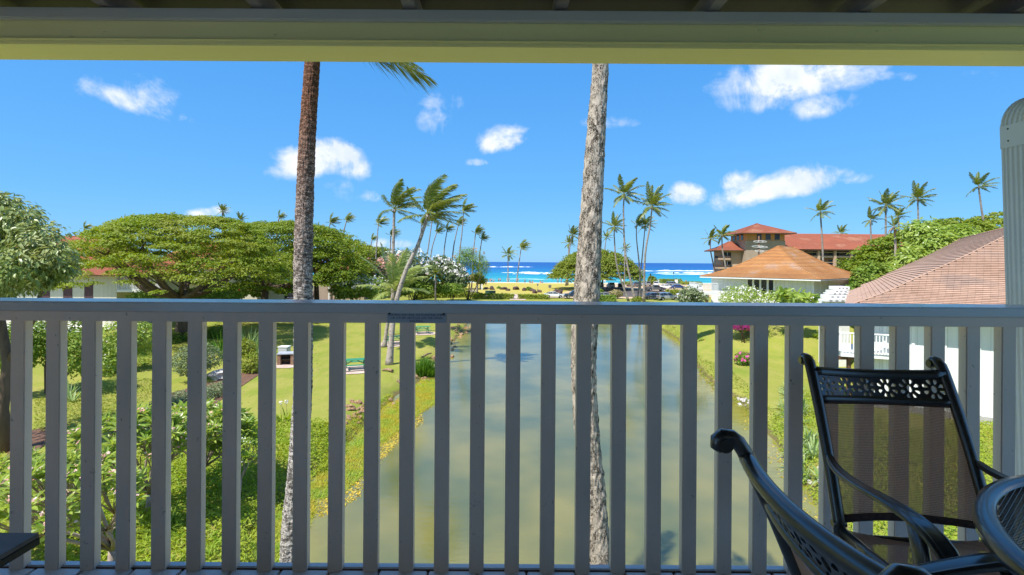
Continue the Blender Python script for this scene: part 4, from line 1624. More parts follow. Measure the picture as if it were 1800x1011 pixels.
# ------------------------------------------------------------------ broad trees and shrubs
m_bark = mat('bark', (0.16, 0.105, 0.07), (0.09, 0.06, 0.04), 3, .9, bump=.8, bdist=.03, stretch=(1, 1, .3))
m_bark_pale = mat('bark_pale', (0.42, 0.33, 0.27), (0.26, 0.20, 0.16), 5, .85, bump=.5, bdist=.01)
m_monkey = leafmat('monkeypod_leaf', (0.085, 0.17, 0.012), (0.25, 0.33, 0.025), (0.33, 0.33, 0.05), trans=.33, nscale=.45)
m_monkey2 = leafmat('monkeypod_leaf_deep', (0.085, 0.17, 0.012), (0.19, 0.27, 0.02), (0.24, 0.27, 0.03), trans=.3, nscale=.6)
m_umbrella = leafmat('umbrella_leaf', (0.09, 0.16, 0.018), (0.22, 0.28, 0.03), (0.25, 0.27, 0.04), trans=.3, nscale=.4)
m_broad = leafmat('broad_leaf', (0.10, 0.18, 0.03), (0.24, 0.31, 0.07), (0.42, 0.42, 0.18), trans=.25, rough=.4, nscale=1.1, spec=.5)
m_shrub = leafmat('shrub_leaf', (0.07, 0.16, 0.015), (0.20, 0.32, 0.04), (0.26, 0.32, 0.05), trans=.3, nscale=1.5)
m_shrub_grey = leafmat('shrub_leaf_grey', (0.16, 0.21, 0.10), (0.30, 0.34, 0.18), (0.14, 0.20, 0.06), trans=.2, nscale=2.5)
m_hedge = leafmat('hedge_leaf', (0.09, 0.17, 0.012), (0.26, 0.32, 0.025), (0.30, 0.30, 0.04), trans=.25, nscale=1.2)
m_plum = leafmat('plumeria_leaf', (0.13, 0.25, 0.03), (0.34, 0.46, 0.08), (0.44, 0.50, 0.13), trans=.4, rough=.35, nscale=2.0, spec=.5)
m_plum_dark = leafmat('plumeria_leaf_dark', (0.07, 0.12, 0.04), (0.15, 0.21, 0.08), (0.2, 0.24, 0.12), trans=.25, nscale=2.0)
m_lily = leafmat('lily_leaf', (0.12, 0.24, 0.04), (0.50, 0.56, 0.30), (0.25, 0.36, 0.10), trans=.3, rough=.35, nscale=3)
m_reed = leafmat('reed', (0.05, 0.14, 0.01), (0.13, 0.26, 0.03), trans=.3, nscale=2)
m_marsh = leafmat('marsh_grass', (0.20, 0.36, 0.04), (0.44, 0.52, 0.08), (0.60, 0.44, 0.05), trans=.5, nscale=.9)
m_weed = leafmat('floating_weed', (0.50, 0.33, 0.03), (0.66, 0.48, 0.06), (0.36, 0.36, 0.05), trans=.15, nscale=1.5)
m_cover = leafmat('ground_cover', (0.14, 0.27, 0.02), (0.36, 0.46, 0.05), (0.40, 0.42, 0.05), trans=.4, nscale=1.4)
m_petal = leafmat('white_petal', (0.80, 0.72, 0.66), (0.86, 0.86, 0.82), trans=.15, nscale=4)
m_petal_pink = leafmat('pink_petal', (0.80, 0.35, 0.33), (0.85, 0.66, 0.62), trans=.15, nscale=4)
m_petal_salmon = leafmat('salmon_petal', (0.72, 0.34, 0.26), (0.80, 0.55, 0.45), trans=.15, nscale=4)
m_bract = leafmat('magenta_bract', (0.75, 0.05, 0.35), (0.85, 0.16, 0.52), trans=.2, nscale=4)
m_red = leafmat('red_petal', (0.65, 0.04, 0.02), (0.8, 0.15, 0.05), trans=.15, nscale=4)


def rsphere(n):
    return norm(RNG.normal(size=(n, 3)))


def limb_tubes(T, base, top_pts, r0, name='limb', m=None, bend=.25):
    for i, tp in enumerate(top_pts):
        a, b = Vector(base), Vector(tp)
        side = Vector((random.uniform(-1, 1), random.uniform(-1, 1), 0)) * (b - a).length * .07
        mid1 = a.lerp(b, .35) + Vector((0, 0, -(b - a).length * bend * .35)) + side
        mid2 = a.lerp(b, .7) + side * .5
        cp = curve_pts([a, mid1, mid2, b], 5)
        q = MB()
        n = len(cp)
        q.tube(cp, [r0 * (1 - .8 * k / n) for k in range(n)], 7)
        # boughs off the limb
        for j in range(5):
            k = int(n * (.35 + .12 * j))
            if k >= n:
                continue
            s = cp[k]
            e = s + Vector((random.uniform(-1, 1), random.uniform(-1, 1), random.uniform(.3, 1.0))).normalized() * (b - a).length * .3
            q.tube([s, s.lerp(e, .5) + Vector((0, 0, -.05)), e], [r0 * .3, r0 * .2, r0 * .06], 5)
        rel(q.build(name, m or m_bark), T)


def dome_tree(label, name, px0, px1, pytop, pyedge, Y, depth, m, trunk_px, fork_py, nclump, lpc, leaf, padr, r0=.5, group=None, base_y=None, nlimb=9, seed=0, flat=.30, fill=.35, skew=0.0, under=0.16, trunkY=None, sh_e=(2.4, .5)):
    """wide umbrella crown from many flat pads of leaves; crown edges given in the photograph"""
    rg = np.random.default_rng(seed)
    L, R, Tp, E = P(px0, pyedge, Y), P(px1, pyedge, Y), P((px0 + px1) / 2, pytop, Y), P((px0 + px1) / 2, pyedge, Y)
    cx, rx = (L.x + R.x) / 2, (R.x - L.x) / 2
    H = Tp.z - E.z
    tx = P(trunk_px, fork_py, trunkY or Y)
    tb = Vector((tx.x, tx.y, ground_z(tx.x, tx.y) - .2))
    T = thing(name, label, 'tree', tuple(tb), 0, group)
    q = MB()
    q.tube([tb, tb.lerp(tx, .5) + Vector((random.uniform(-.2, .2), 0, 0)), tx], [r0 * 1.35, r0, r0 * .95], 10)
    rel(q.build('trunk', m_bark), T)
    ends = []
    for i in range(nlimb):
        a = 2 * PI * (i + .3 * rg.random()) / nlimb
        rr = .55 + .25 * rg.random()
        ends.append((cx + math.cos(a) * rx * rr, Y + math.sin(a) * depth * rr, E.z + H * (1 - rr * rr) * .72))
    limb_tubes(T, tx, ends, r0 * .55)
    # pads on the dome shell and some within
    n = nclump
    u = rg.random(n) ** .5
    az = rg.random(n) * 2 * PI
    inner = rg.random(n) < fill
    sh = np.where(inner, .55 + .35 * rg.random(n), 1.0)
    xr, yr = np.cos(az) * u, np.sin(az) * u
    hz = np.clip(1 - u ** sh_e[0], 0, 1) ** sh_e[1]
    lump = np.array([mnoise.noise(Vector((x * 2.2 + seed, y * 2.2, seed * .7))) for x, y in zip(xr, yr)])
    pc = np.stack([cx + xr * rx * (1 + .06 * lump) + skew * hz * rx, Y + yr * depth, E.z + H * hz * sh * (1 + .12 * lump) - H * under * rg.random(n) * (u ** 2) + np.where(inner, -H * .08, 0)], 1)
    pr = padr * (.6 + .8 * rg.random(n))
    # leaves in each pad
    K = lpc
    a2 = rg.random((n, K)) * 2 * PI
    r2 = np.sqrt(rg.random((n, K)))
    top = rg.random((n, K))
    ox = np.cos(a2) * r2 * pr[:, None]
    oy = np.sin(a2) * r2 * pr[:, None]
    oz = (1 - r2 ** 2) * pr[:, None] * flat * (.55 + .45 * top) - rg.random((n, K)) ** 2 * pr[:, None] * .18
    pos = (pc[:, None, :] + np.stack([ox, oy, oz], -1)).reshape(-1, 3)
    nr = np.stack([ox / pr[:, None] * .7, oy / pr[:, None] * .7, np.ones_like(ox)], -1).reshape(-1, 3) + rg.normal(size=(n * K, 3)) * .42
    rn = np.clip(.35 + .3 * np.repeat(rg.random(n), K) + .3 * rg.random(n * K), 0, 1)
    Vv, Ff, rr = scatter(QUAD[0], QUAD[1], pos, frames(nr), leaf * (.7 + .6 * rg.random(n * K)), rn)
    rel(mobj('crown', np_mesh('crown', Vv, Ff, m, rnd=rr)), T)
    return T


GM = 'wide-crowned monkeypod trees'
dome_tree('huge spreading green tree with forked trunk in front of the left house', 'monkeypod_tree', 128, 500, 375, 489, 50, 11, m_monkey, 318, 522, 680, 125, .235, 1.05, .55, GM, seed=1, nlimb=12, under=.13, sh_e=(2.1, .72))
dome_tree('second spreading green tree behind the left palm trunk', 'monkeypod_tree', 385, 640, 388, 492, 72, 11, m_monkey2, 466, 508, 520, 95, .33, 1.35, .5, GM, seed=2, nlimb=9, under=.25, sh_e=(2.2, .62))
dome_tree('third green dome falling to the right behind the parked white car', 'monkeypod_tree', 505, 655, 412, 488, 84, 9, m_monkey, 556, 500, 260, 50, .45, 1.4, .4, GM, seed=3, nlimb=7, under=.3)
dome_tree('small far dark dome tree above the pink plumeria', 'monkeypod_tree', 622, 692, 434, 470, 125, 6, m_umbrella, 655, 462, 150, 40, .5, 1.4, .35, GM, seed=4, nlimb=6)
dome_tree('large umbrella-shaped tree by the beach behind the rough trunk', 'monkeypod_tree', 964, 1126, 439, 489, 150, 13, m_umbrella, 1040, 492, 800, 44, .55, 1.4, .5, GM, seed=5, nlimb=9, flat=.42, under=.02, fill=.32, sh_e=(1.9, .80))
dome_tree('spreading green tree on the slope behind the right roof', 'monkeypod_tree', 1484, 1830, 388, 492, 68, 10, m_monkey2, 1640, 500, 720, 56, .42, 1.25, .5, GM, seed=6, nlimb=9, under=.25, sh_e=(1.5, .8))
dome_tree('flat-topped tree behind the solitary palm near the downspout', 'monkeypod_tree', 1640, 1990, 376, 462, 84, 11, m_monkey, 1800, 480, 380, 50, .46, 1.5, .5, GM, seed=7, nlimb=8, under=.3)


def bush(name, label, ellipsoids, m, nleaf, leaf, tmpl=OVAL, flowers=None, stems=None, group=None, up=.4, shell=.75, cat_='shrub', stem_m=None, droop=0.0, base=None, lumpy=1.0):
    """leafy plant filling ellipsoids (centre, radii); flowers = (material, count, size)"""
    E0 = np.array([list(c) + list(r) for c, r in ellipsoids], float)
    bx = base or (E0[:, 0].mean(), E0[:, 1].mean(), 0)
    b0 = (bx[0], bx[1], ground_z(bx[0], bx[1]))
    T = thing(name, label, cat_, b0, 0, group)
    vol = (E0[:, 3] * E0[:, 4] * E0[:, 5]) ** (2 / 3)
    pick = RNG.choice(len(E0), nleaf, p=vol / vol.sum())
    dr = rsphere(nleaf)
    rr = shell + (1 - shell) * RNG.random(nleaf)
    rr = np.where(RNG.random(nleaf) < .3, rr * RNG.random(nleaf) ** .4, rr)
    lump = np.array([1 + lumpy * .22 * mnoise.noise(Vector(tuple(d * 2.4 + p * 3.3))) + lumpy * .14 * mnoise.noise(Vector(tuple(d * 6.4 + p))) for d, p in zip(dr, pick)])
    pos = E0[pick, :3] + dr * E0[pick, 3:] * (rr * lump)[:, None]
    nr = dr * .75 + np.array([0, 0, up]) + RNG.normal(size=(nleaf, 3)) * .38
    out = dr + RNG.normal(size=(nleaf, 3)) * .5 + np.array([0, 0, -droop])
    k = tmpl[0].copy()
    Vv, Ff, rn = scatter(k, tmpl[1], pos, frames(nr, out), leaf * (.65 + .6 * RNG.random(nleaf)))
    rel(mobj('foliage', np_mesh('foliage', Vv, Ff, m, rnd=rn)), T)
    if flowers:
        fm, nf_, fs_ = flowers
        pick = RNG.choice(len(E0), nf_, p=vol / vol.sum())
        dr = rsphere(nf_)
        dr[:, 2] = np.abs(dr[:, 2]) * .9 + .05
        dr[:, 1] -= .35
        dr = norm(dr)
        pos = E0[pick, :3] + dr * E0[pick, 3:] * (1.02 + .08 * RNG.random(nf_))[:, None]
        # clusters of a few blooms
        pos = np.repeat(pos, 4, 0) + RNG.normal(size=(nf_ * 4, 3)) * fs_ * .9
        Vv, Ff, rn = scatter(FLOWER[0], FLOWER[1], pos, frames(np.repeat(dr, 4, 0) + RNG.normal(size=(nf_ * 4, 3)) * .4), np.full(nf_ * 4, fs_) * (.7 + .5 * RNG.random(nf_ * 4)))
        rel(mobj('blossom', np_mesh('blossom', Vv, Ff, fm, rnd=rn)), T)
    if stems is None:
        stems = 5
    if stems:
        q = MB()
        for _ in range(stems):
            e = E0[random.randrange(len(E0))]
            a = Vector((b0[0] + random.uniform(-.15, .15) * e[3], b0[1] + random.uniform(-.15, .15) * e[4], b0[2] - .1))
            tt = Vector((e[0] + random.uniform(-.6, .6) * e[3], e[1] + random.uniform(-.6, .6) * e[4], e[2] + random.uniform(0, .5) * e[5]))
            rs_ = .05 * max(e[5], .6)
            q.tube([a, a.lerp(tt, .4) + Vector((random.uniform(-.2, .2) * e[3], 0, .1)), tt], [rs_, rs_ * .7, rs_ * .25], 6)
        rel(q.build('stem', stem_m or m_bark), T)
    return T


def ell(px, py, Y, rx_px, ry_px, ry_m=None, z=None):
    """ellipsoid at a photo position with photo-size radii"""
    c = P(px, py, Y)
    rx_, rz = rx_px / F * Y, ry_px / F * Y
    return (tuple(c), (rx_, ry_m or rx_ * .9, rz))


# near-left big-leaved tree
T = bush('broadleaf_tree', 'big-leaved tree cut by the left edge of the picture', [ell(-70, 430, 21, 120, 88), ell(-10, 385, 22, 62, 44), ell(36, 392, 21, 40, 34), ell(66, 425, 20.5, 44, 36), ell(98, 448, 20, 34, 24), ell(86, 476, 20.5, 40, 24), ell(30, 470, 19.5, 56, 36), ell(118, 470, 20, 18, 16), ell(-40, 500, 20, 70, 40), ell(66, 492, 20, 30, 20), ell(10, 352, 22, 22, 16)],
         m_broad, 12500, .25, OVAL, None, 0, None, .5, .6, 'tree', droop=.8, lumpy=1.9, base=(P(8, 800, 21).x, 21, 0))
q = MB()
tb = Vector((P(8, 800, 21).x, 21, -.1))
q.tube([tb, P(4, 720, 21), P(14, 640, 21), P(0, 560, 21), P(10, 470, 21)], [.30, .22, .19, .17, .10], 10)
q.tube([P(12, 640, 21), P(60, 560, 21), P(80, 480, 20.5)], [.13, .10, .05], 8)
q.tube([P(2, 560, 21), P(-60, 500, 21), P(-80, 450, 21)], [.13, .10, .05], 8)
rel(q.build('trunk', m_bark), T)

# plumeria rosettes
def plumeria(label, base_xy, tips, m, leaf=.30, nl=11, fl=None, trunk_r=.09, group=None, name='plumeria_tree'):
    x, y = base_xy
    z = ground_z(x, y)
    T = thing(name, label, 'plumeria', (x, y, z), 0, group)
    b = Vector((x, y, z - .1))
    fork = b + Vector((.15, 0, .75))
    q = MB()
    q.tube([b, b.lerp(fork, .5) + Vector((.05, 0, 0)), fork], [trunk_r, trunk_r * .85, trunk_r * .8], 9)
    rel(q.build('trunk', m_bark_pale), T)
    q = MB()
    P_, N_ = [], []
    # boughs fork twice before they end in a rosette
    tips = [Vector(t_) for t_ in tips]
    nb = max(4, len(tips) // 9)
    hubs = random.sample(tips, nb)
    groups = [[] for _ in hubs]
    for tp in tips:
        groups[min(range(nb), key=lambda h: (hubs[h] - tp).length)].append(tp)
    for hb, gr in zip(hubs, groups):
        if not gr:
            continue
        cen = sum(gr, Vector()) / len(gr)
        bough = fork.lerp(cen, .62) + Vector((0, 0, -.1))
        q.tube([fork, fork.lerp(bough, .5) + Vector((random.uniform(-.12, .12), random.uniform(-.1, .1), -.05)), bough], [trunk_r * .5, trunk_r * .36, trunk_r * .3], 7)
        for tp in gr:
            k = bough.lerp(tp, .5) + Vector((random.uniform(-.08, .08), random.uniform(-.08, .08), -.10))
            q.tube([bough, k, tp], [trunk_r * .20, trunk_r * .15, trunk_r * .12], 5)
            P_.append(tuple(tp))
            N_.append(tuple(((tp - bough).normalized() * .5 + Vector((0, 0, 1))).normalized()))
    rel(q.build('branch', m_bark_pale), T)
    P_, N_ = np.array(P_), np.array(N_)
    n = len(P_)
    az = (RNG.random((n, 1)) * 2 * PI + np.arange(nl)[None, :] * 2.4)
    el = np.linspace(.15, .95, nl)[None, :] + RNG.normal(size=(n, nl)) * .12
    loc = np.stack([np.cos(az) * np.cos(el), np.sin(az) * np.cos(el), np.sin(el)], -1)
    Rf = frames(N_)
    out = np.einsum('nij,nkj->nki', Rf, loc).reshape(-1, 3)
    up = np.repeat(N_, nl, 0) - out * .3 + RNG.normal(size=(n * nl, 3)) * .15
    z_ = norm(np.cross(np.cross(out, up), out))
    Vv, Ff, rn = scatter(OVAL[0] * np.array([1, .60, 1]), OVAL[1], np.repeat(P_, nl, 0), frames(z_, out), leaf * 1.35 * (.75 + .4 * RNG.random(n * nl)))
    rel(mobj('foliage', np_mesh('foliage', Vv, Ff, m, rnd=rn)), T)
    if fl:
        fm, frac, fs_ = fl
        sel = P_[RNG.random(n) < frac]
        if len(sel):
            kk = 9
            pos = np.repeat(sel, kk, 0) + np.array([0, 0, leaf * .45]) + RNG.normal(size=(len(sel) * kk, 3)) * np.array([.07, .07, .04]) * fs_ / .035
            nr = RNG.normal(size=(len(pos), 3)) * .5 + np.array([0, -.3, 1])
            Vv, Ff, rn = scatter(FLOWER[0], FLOWER[1], pos, frames(nr), np.full(len(pos), fs_))
            rel(mobj('blossom', np_mesh('blossom', Vv, Ff, fm, rnd=rn)), T)
    return T


def tipcloud(c, r, n, lo=-.1):
    out = []
    while len(out) < n:
        d = Vector((random.gauss(0, 1), random.gauss(0, 1), random.gauss(0, 1))).normalized()
        if d.z < lo:
            continue
        k = random.uniform(.72, 1.02)
        out.append((c[0] + d.x * r[0] * k, c[1] + d.y * r[1] * k, c[2] + d.z * r[2] * k))
    return out


GPl = 'plumeria trees in the garden below on the left'
def pb(px, py, Y):
    p = P(px, py, Y)
    return p


c = pb(150, 850, 11.6)
plumeria('pink-flowering plumeria nearest below the balcony, pale twisted trunk', (P(188, 1000, 12.9).x, 12.9), tipcloud(pb(112, 900, 10.8), (1.5, 1.1, 1.15), 80), m_plum, .27, 10, (m_petal_pink, .6, .045), .12, GPl)
plumeria('bright green plumeria with pink flowers above the mulch', (G(255, 900).x, G(255, 900).y), tipcloud(P(235, 790, 15.2), (1.8, 1.3, 1.1), 120), m_plum, .29, 10, (m_petal_pink, .5, .045), .10, GPl)
plumeria('leafy plumeria with scattered pink blossom left of the narrow grey hedge', (G(350, 850).x, G(350, 850).y), tipcloud(P(352, 765, 17.6), (1.7, 1.3, 1.05), 120), m_plum, .30, 10, (m_petal_pink, .45, .045), .10, GPl)
plumeria('plumeria at the lower left corner with clusters of pink blossom', (G(40, 960).x, G(40, 960).y), tipcloud(P(20, 880, 13.2), (1.3, 1.0, 1.1), 64), m_plum, .28, 10, (m_petal_pink, .8, .048), .10, GPl)
plumeria('small plumeria in the left gap of the railing', (G(415, 870).x, G(415, 870).y), tipcloud(P(420, 800, 17.6), (1.0, .9, .8), 50), m_plum, .26, 10, (m_petal, .2, .03), .07, GPl)

# mid-distance flowering plumerias
bush('plumeria_bush', 'round shrub of white blossom beside the left street', [ell(620, 503, 80, 36, 20), ell(656, 506, 79, 28, 18), ell(598, 508, 80, 20, 16)], m_plum, 3200, .55, QUAD, (m_petal, 230, .17), 4)
bush('plumeria_bush', 'salmon-pink blossoming plumeria behind the young palm', [ell(658, 482, 92, 34, 24), ell(690, 478, 92, 26, 28), ell(640, 496, 92, 18, 16)], m_plum_dark, 3200, .6, QUAD, (m_petal_salmon, 200, .24), 4)
bush('plumeria_bush', 'tall grey-green plumeria full of white flowers under the leaning palm', [ell(722, 470, 98, 42, 30), ell(700, 456, 99, 28, 16), ell(752, 482, 97, 28, 22)], m_plum_dark, 4200, .6, QUAD, (m_petal, 110, .20), 4)
bush('plumeria_bush', 'white-flowering plumeria right of the fan palm', [ell(796, 484, 100, 22, 22), ell(776, 466, 102, 20, 16), ell(812, 490, 99, 13, 15)], m_plum_dark, 3400, .6, QUAD, (m_petal, 120, .20), 4)
bush('round_shrub', 'dark green shrubs at the foot of the white plumeria', [ell(790, 506, 98, 30, 10), ell(750, 506, 97, 26, 12), ell(700, 506, 96, 30, 13), ell(660, 508, 90, 26, 12), ell(730, 495, 97, 26, 12)], m_shrub, 5200, .55, QUAD, None, 0)
bush('screwpine_tree', 'tall dark screwpine with hanging brown leaves beside the sea view', [ell(812, 458, 105, 17, 18), ell(836, 460, 105, 18, 20), ell(822, 444, 106, 14, 12), ell(850, 470, 104, 12, 14), ell(800, 470, 105, 12, 14)], m_shrub, 2600, .95, BLADE, (m_frond_old, 9, .35), 6, None, .2, .5, 'tree', droop=.5)
bush('round_shrub', 'bright green clipped bush against the turquoise water', [ell(838, 487, 110, 12, 8), ell(846, 492, 110, 9, 7)], m_hedge, 900, .5, QUAD, None, 0)
bush('round_shrub', 'dark leafy mass under the second spreading tree', [ell(455, 512, 74, 16, 9), ell(500, 506, 78, 22, 9), ell(410, 513, 66, 26, 10), ell(430, 505, 70, 20, 8)], m_shrub, 4200, .42, QUAD, (m_red, 12, .1), 0)
bush('round_shrub', 'shrubs crowding round the foot of the huge forked tree', [ell(350, 519, 54, 60, 12), ell(270, 522, 55, 40, 14), ell(395, 520, 56, 30, 11)], m_shrub, 6000, .30, QUAD, None, 0)
bush('round_shrub', 'shady shrubs behind the white car', [ell(600, 492, 96, 30, 10), ell(570, 489, 97, 24, 10), ell(640, 500, 96, 20, 9)], m_shrub, 2400, .55, QUAD, None, 0)
bush('round_shrub', 'small round bush among the dark rocks on the beach lawn', [ell(929, 508.5, 142, 5, 3.8)], m_shrub, 500, .4, QUAD, None, 0)
bush('round_shrub', 'little bush by the pavilion rocks', [ell(877, 507, 150, 3.6, 3.2)], m_shrub, 400, .4, QUAD, None, 0)
bush('round_shrub', 'round bronze-green bush between the parked cars', [ell(1083, 516, 112, 12, 6.5)], leafmat('bronze_leaf', (.22, .24, .08), (.40, .30, .16), trans=.2), 1100, .35, QUAD, None, 0)
bush('round_shrub', 'bush partly hiding the dark car beside the rough trunk', [ell(1054, 514, 112, 7, 6)], m_shrub, 700, .35, QUAD, None, 0)
bush('round_shrub', 'pointed bush behind the silver cars against the sea', [ell(1147, 494, 170, 8, 6), ell(1145, 489, 170, 5, 4)], m_umbrella, 900, .7, QUAD, None, 0)
bush('round_shrub', 'small green bushes at the roots of the palm cluster', [ell(1122, 526, 100, 6, 5), ell(1114, 528, 99, 4, 4)], m_hedge, 700, .3, QUAD, None, 0)
bush('frangipani_shrub', 'leafy flowering shrub left of the orange-roofed house', [ell(1213, 516, 50, 16, 12), ell(1228, 522, 50, 16, 9), ell(1205, 524, 50, 14, 8)], m_shrub_grey, 1500, .30, OVAL, (m_petal, 18, .06), 3)
bush('frangipani_shrub', 'big green shrub with white flowers before the orange-roofed house', [ell(1300, 516, 46, 28, 14, 2.2), ell(1330, 522, 46, 30, 14, 2), ell(1290, 526, 46, 24, 12, 2), ell(1312, 508, 46, 14, 8), ell(1305, 535, 46, 34, 14, 1.8)], m_plum, 3200, .20, OVAL, (m_petal, 150, .06), 4)
bush('banana_clump', 'broad-leaved banana-like plants before the pale wall', [ell(1385, 522, 45, 16, 13, 1.2), ell(1412, 526, 45, 16, 11, 1.2), ell(1372, 518, 45, 12, 10, 1.2), ell(1446, 528, 44, 10, 8, 1), ell(1400, 540, 45, 26, 12, 1)], m_plum, 520, .72, OVAL, None, 3, None, .3, .3, 'plant')
bush('screwpine_thicket', 'dense spiky green thicket behind the near right roof', [ell(1650, 444, 54, 50, 42), ell(1605, 466, 53, 36, 34), ell(1565, 486, 52, 24, 22), ell(1680, 420, 55, 34, 28), ell(1620, 410, 56, 34, 26), ell(1545, 500, 50, 20, 18)], m_plum, 9500, .55, OVAL, None, 6, None, .6, .55, 'shrub', droop=.4)
bush('screwpine_thicket', 'leafy undergrowth between the two right-hand roofs', [ell(1512, 490, 50, 14, 18), ell(1530, 478, 52, 22, 18), ell(1500, 510, 46, 12, 12)], m_shrub, 2600, .35, QUAD, None, 0)

# left garden shrubs, seen between the balusters
GL = 'shrubs of the left garden'
bush('croton_shrub', 'dark glossy shrub just right of the big-leaved tree, seen through the gaps', [ell(60, 600, 30, 50, 44), ell(110, 590, 31, 42, 40), ell(140, 620, 30, 34, 42), ell(20, 610, 29, 40, 45)], m_shrub, 7000, .22, OVAL, (m_petal, 10, .05), 4, GL)
bush('croton_shrub', 'loose flowering shrub left of the clipped dark hedge', [ell(205, 600, 36, 32, 40), ell(240, 590, 37, 30, 30), ell(180, 640, 35, 30, 24)], m_plum, 4200, .24, OVAL, (m_petal, 26, .05), 4, GL)
bush('round_shrub', 'small-leaved grey-green mound above the clipped grey hedge', [ell(335, 634, 33, 32, 26), ell(360, 628, 34, 28, 22)], m_shrub_grey, 3600, .16, OVAL, None, 5, GL)
bush('round_shrub', 'rounded green bush right of the white rock', [ell(445, 640, 36, 22, 20), ell(430, 612, 38, 18, 16)], m_hedge, 2600, .18, OVAL, None, 4, GL)
bush('clipped_hedge', 'low clipped grey hedge running along the mulch strip', [ell(262, 735, 26, 26, 16), ell(290, 712, 27, 26, 15), ell(320, 700, 28, 26, 14), ell(352, 694, 29, 28, 14), ell(385, 684, 30, 24, 13), ell(240, 760, 25, 22, 14)], m_shrub_grey, 6500, .13, OVAL, None, 0, GL, cat_='hedge')
bush('clipped_hedge', 'dark clipped hedge in the upper left garden', [ell(318, 592, 50, 26, 12), ell(290, 600, 48, 24, 12)], m_shrub, 3000, .2, OVAL, None, 0, GL, cat_='hedge')
bush('clipped_hedge', 'short clipped hedge beside the tall dracaena', [ell(384, 585, 52, 20, 14), ell(365, 588, 52, 16, 11)], m_shrub, 2600, .2, OVAL, None, 0, GL, cat_='hedge')


def tuft(name, label, spots, m, n, L, w=1.0, cat_='plant', group=None, fl=None, el=(.5, 1.3), parts='leaf', bendy=.5):
    """strap-leaved clumps: every leaf a curved ribbon"""
    x0, y0 = spots[0][0], spots[0][1]
    T = thing(name, label, cat_, (x0, y0, ground_z(x0, y0)), 0, group)
    seg = 4
    tv = []
    for i in range(seg + 1):
        q = i / seg
        hw_ = .035 * w * (1 - q) ** .6 * (1 if i else .7)
        tv += [[q, -hw_, 0], [q, hw_, 0]]
    tv = np.array(tv)
    tf = np.array([[2 * i, 2 * i + 2, 2 * i + 3, 2 * i + 1] for i in range(seg)])
    Ns = len(spots) * n
    S = np.repeat(np.array([(s[0], s[1], ground_z(s[0], s[1])) for s in spots]), n, 0)
    sz = np.repeat(np.array([s[2] if len(s) > 2 else 1.0 for s in spots]), n)
    az = RNG.random(Ns) * 2 * PI
    e = el[0] + (el[1] - el[0]) * RNG.random(Ns)
    out = np.stack([np.cos(az) * np.cos(e), np.sin(az) * np.cos(e), np.sin(e)], 1)
    side = np.stack([-np.sin(az), np.cos(az), np.zeros(Ns)], 1)
    nz = np.cross(out, side)
    ll = L * sz * (.7 + .5 * RNG.random(Ns))
    S = S + np.stack([np.cos(az), np.sin(az), np.zeros(Ns)], 1) * .05 * L
    Rm = np.stack([out, side, nz], 2)
    Vl = np.einsum('nij,kj->nki', Rm, tv) * ll[:, None, None] + S[:, None, :]
    dropz = (tv[:, 0] ** 2)[None, :] * (bendy * ll * np.cos(e) * (.7 + .6 * RNG.random(Ns)))[:, None]
    Vl[:, :, 2] -= dropz
    k = len(tv)
    Ff = (tf[None] + (np.arange(Ns) * k)[:, None, None]).reshape(-1, 4)
    rn = np.repeat(RNG.random(Ns), k)
    rel(mobj(parts, np_mesh(parts, Vl.reshape(-1, 3), Ff, m, rnd=rn)), T)
    if fl:
        fm, nf_, fs_, hh = fl
        pos, nr = [], []
        q = MB()
        for s in spots[:nf_]:
            p = Vector((s[0] + random.uniform(-.1, .1), s[1] + random.uniform(-.1, .1), ground_z(s[0], s[1]) + hh))
            q.tube([(s[0], s[1], ground_z(s[0], s[1])), p], [.012, .01], 5)
            for _ in range(14):
                d = Vector((random.gauss(0, 1), random.gauss(0, 1), random.gauss(0, 1))).normalized()
                pos.append(tuple(p + d * .09))
                nr.append(tuple(d))
        rel(q.build('flower_stalk', m_rachis), T)
        Vv, Ff, rn = scatter(FLOWER[0], FLOWER[1], np.array(pos), frames(np.array(nr)), np.full(len(pos), fs_))
        rel(mobj('blossom', np_mesh('blossom', Vv, Ff, fm, rnd=rn)), T)
    return T


def gxy(px, py, z=0):
    p = G(px, py, z)
    return p.x, p.y


GT = 'spider lily clumps on the banks'
tuft('spider_lily', 'white-flowered spider lily on the left lawn edge', [gxy(462, 752) + (1.0,), gxy(470, 746) + (.8,)], m_cover, 26, 1.0, 1.6, 'plant', GT, (m_petal, 2, .05, 1.1))
tuft('spider_lily', 'spider lily low left beside the pale plumeria trunk', [gxy(120, 700) + (1.0,), gxy(127, 706) + (.7,)], m_lily, 20, 1.3, 1.5, 'plant', GT)
tuft('spider_lily', 'strap-leaved clump between the fourth and fifth left gaps', [gxy(385, 790), gxy(396, 800) + (.8,)], m_cover, 24, .95, 1.6, 'plant', GT)
tuft('spider_lily', 'white-flowered spider lily by the left big trunk', [gxy(494, 745), gxy(505, 742)], m_cover, 20, .8, 1.4, 'plant', GT, (m_petal, 2, .05, 1.0))
tuft('spider_lily', 'dark strap leaves low near the deck on the left', [gxy(288, 935), gxy(296, 920)], m_shrub, 22, .9, 1.5, 'plant', GT)
sp_ = []
for _ in range(46):
    a, b_ = random.random(), random.random()
    px = 1378 + 62 * a * (.4 + .6 * b_) - 14 * (1 - b_)
    sp_.append(gxy(px + 8, 672 + 165 * b_) + (random.uniform(.7, 1.1),))
tuft('spider_lily', 'long drift of pale-edged strap leaves on the right bank', sp_, m_lily, 24, .95, 1.5, 'plant', GT, bendy=.7)
sp_ = [gxy(px, py) + (random.uniform(.7, 1.1),) for px, py in [(1426, 640), (1434, 622), (1440, 650), (1432, 670), (1444, 700), (1450, 730), (1436, 600), (1470, 690), (1500, 720)]]
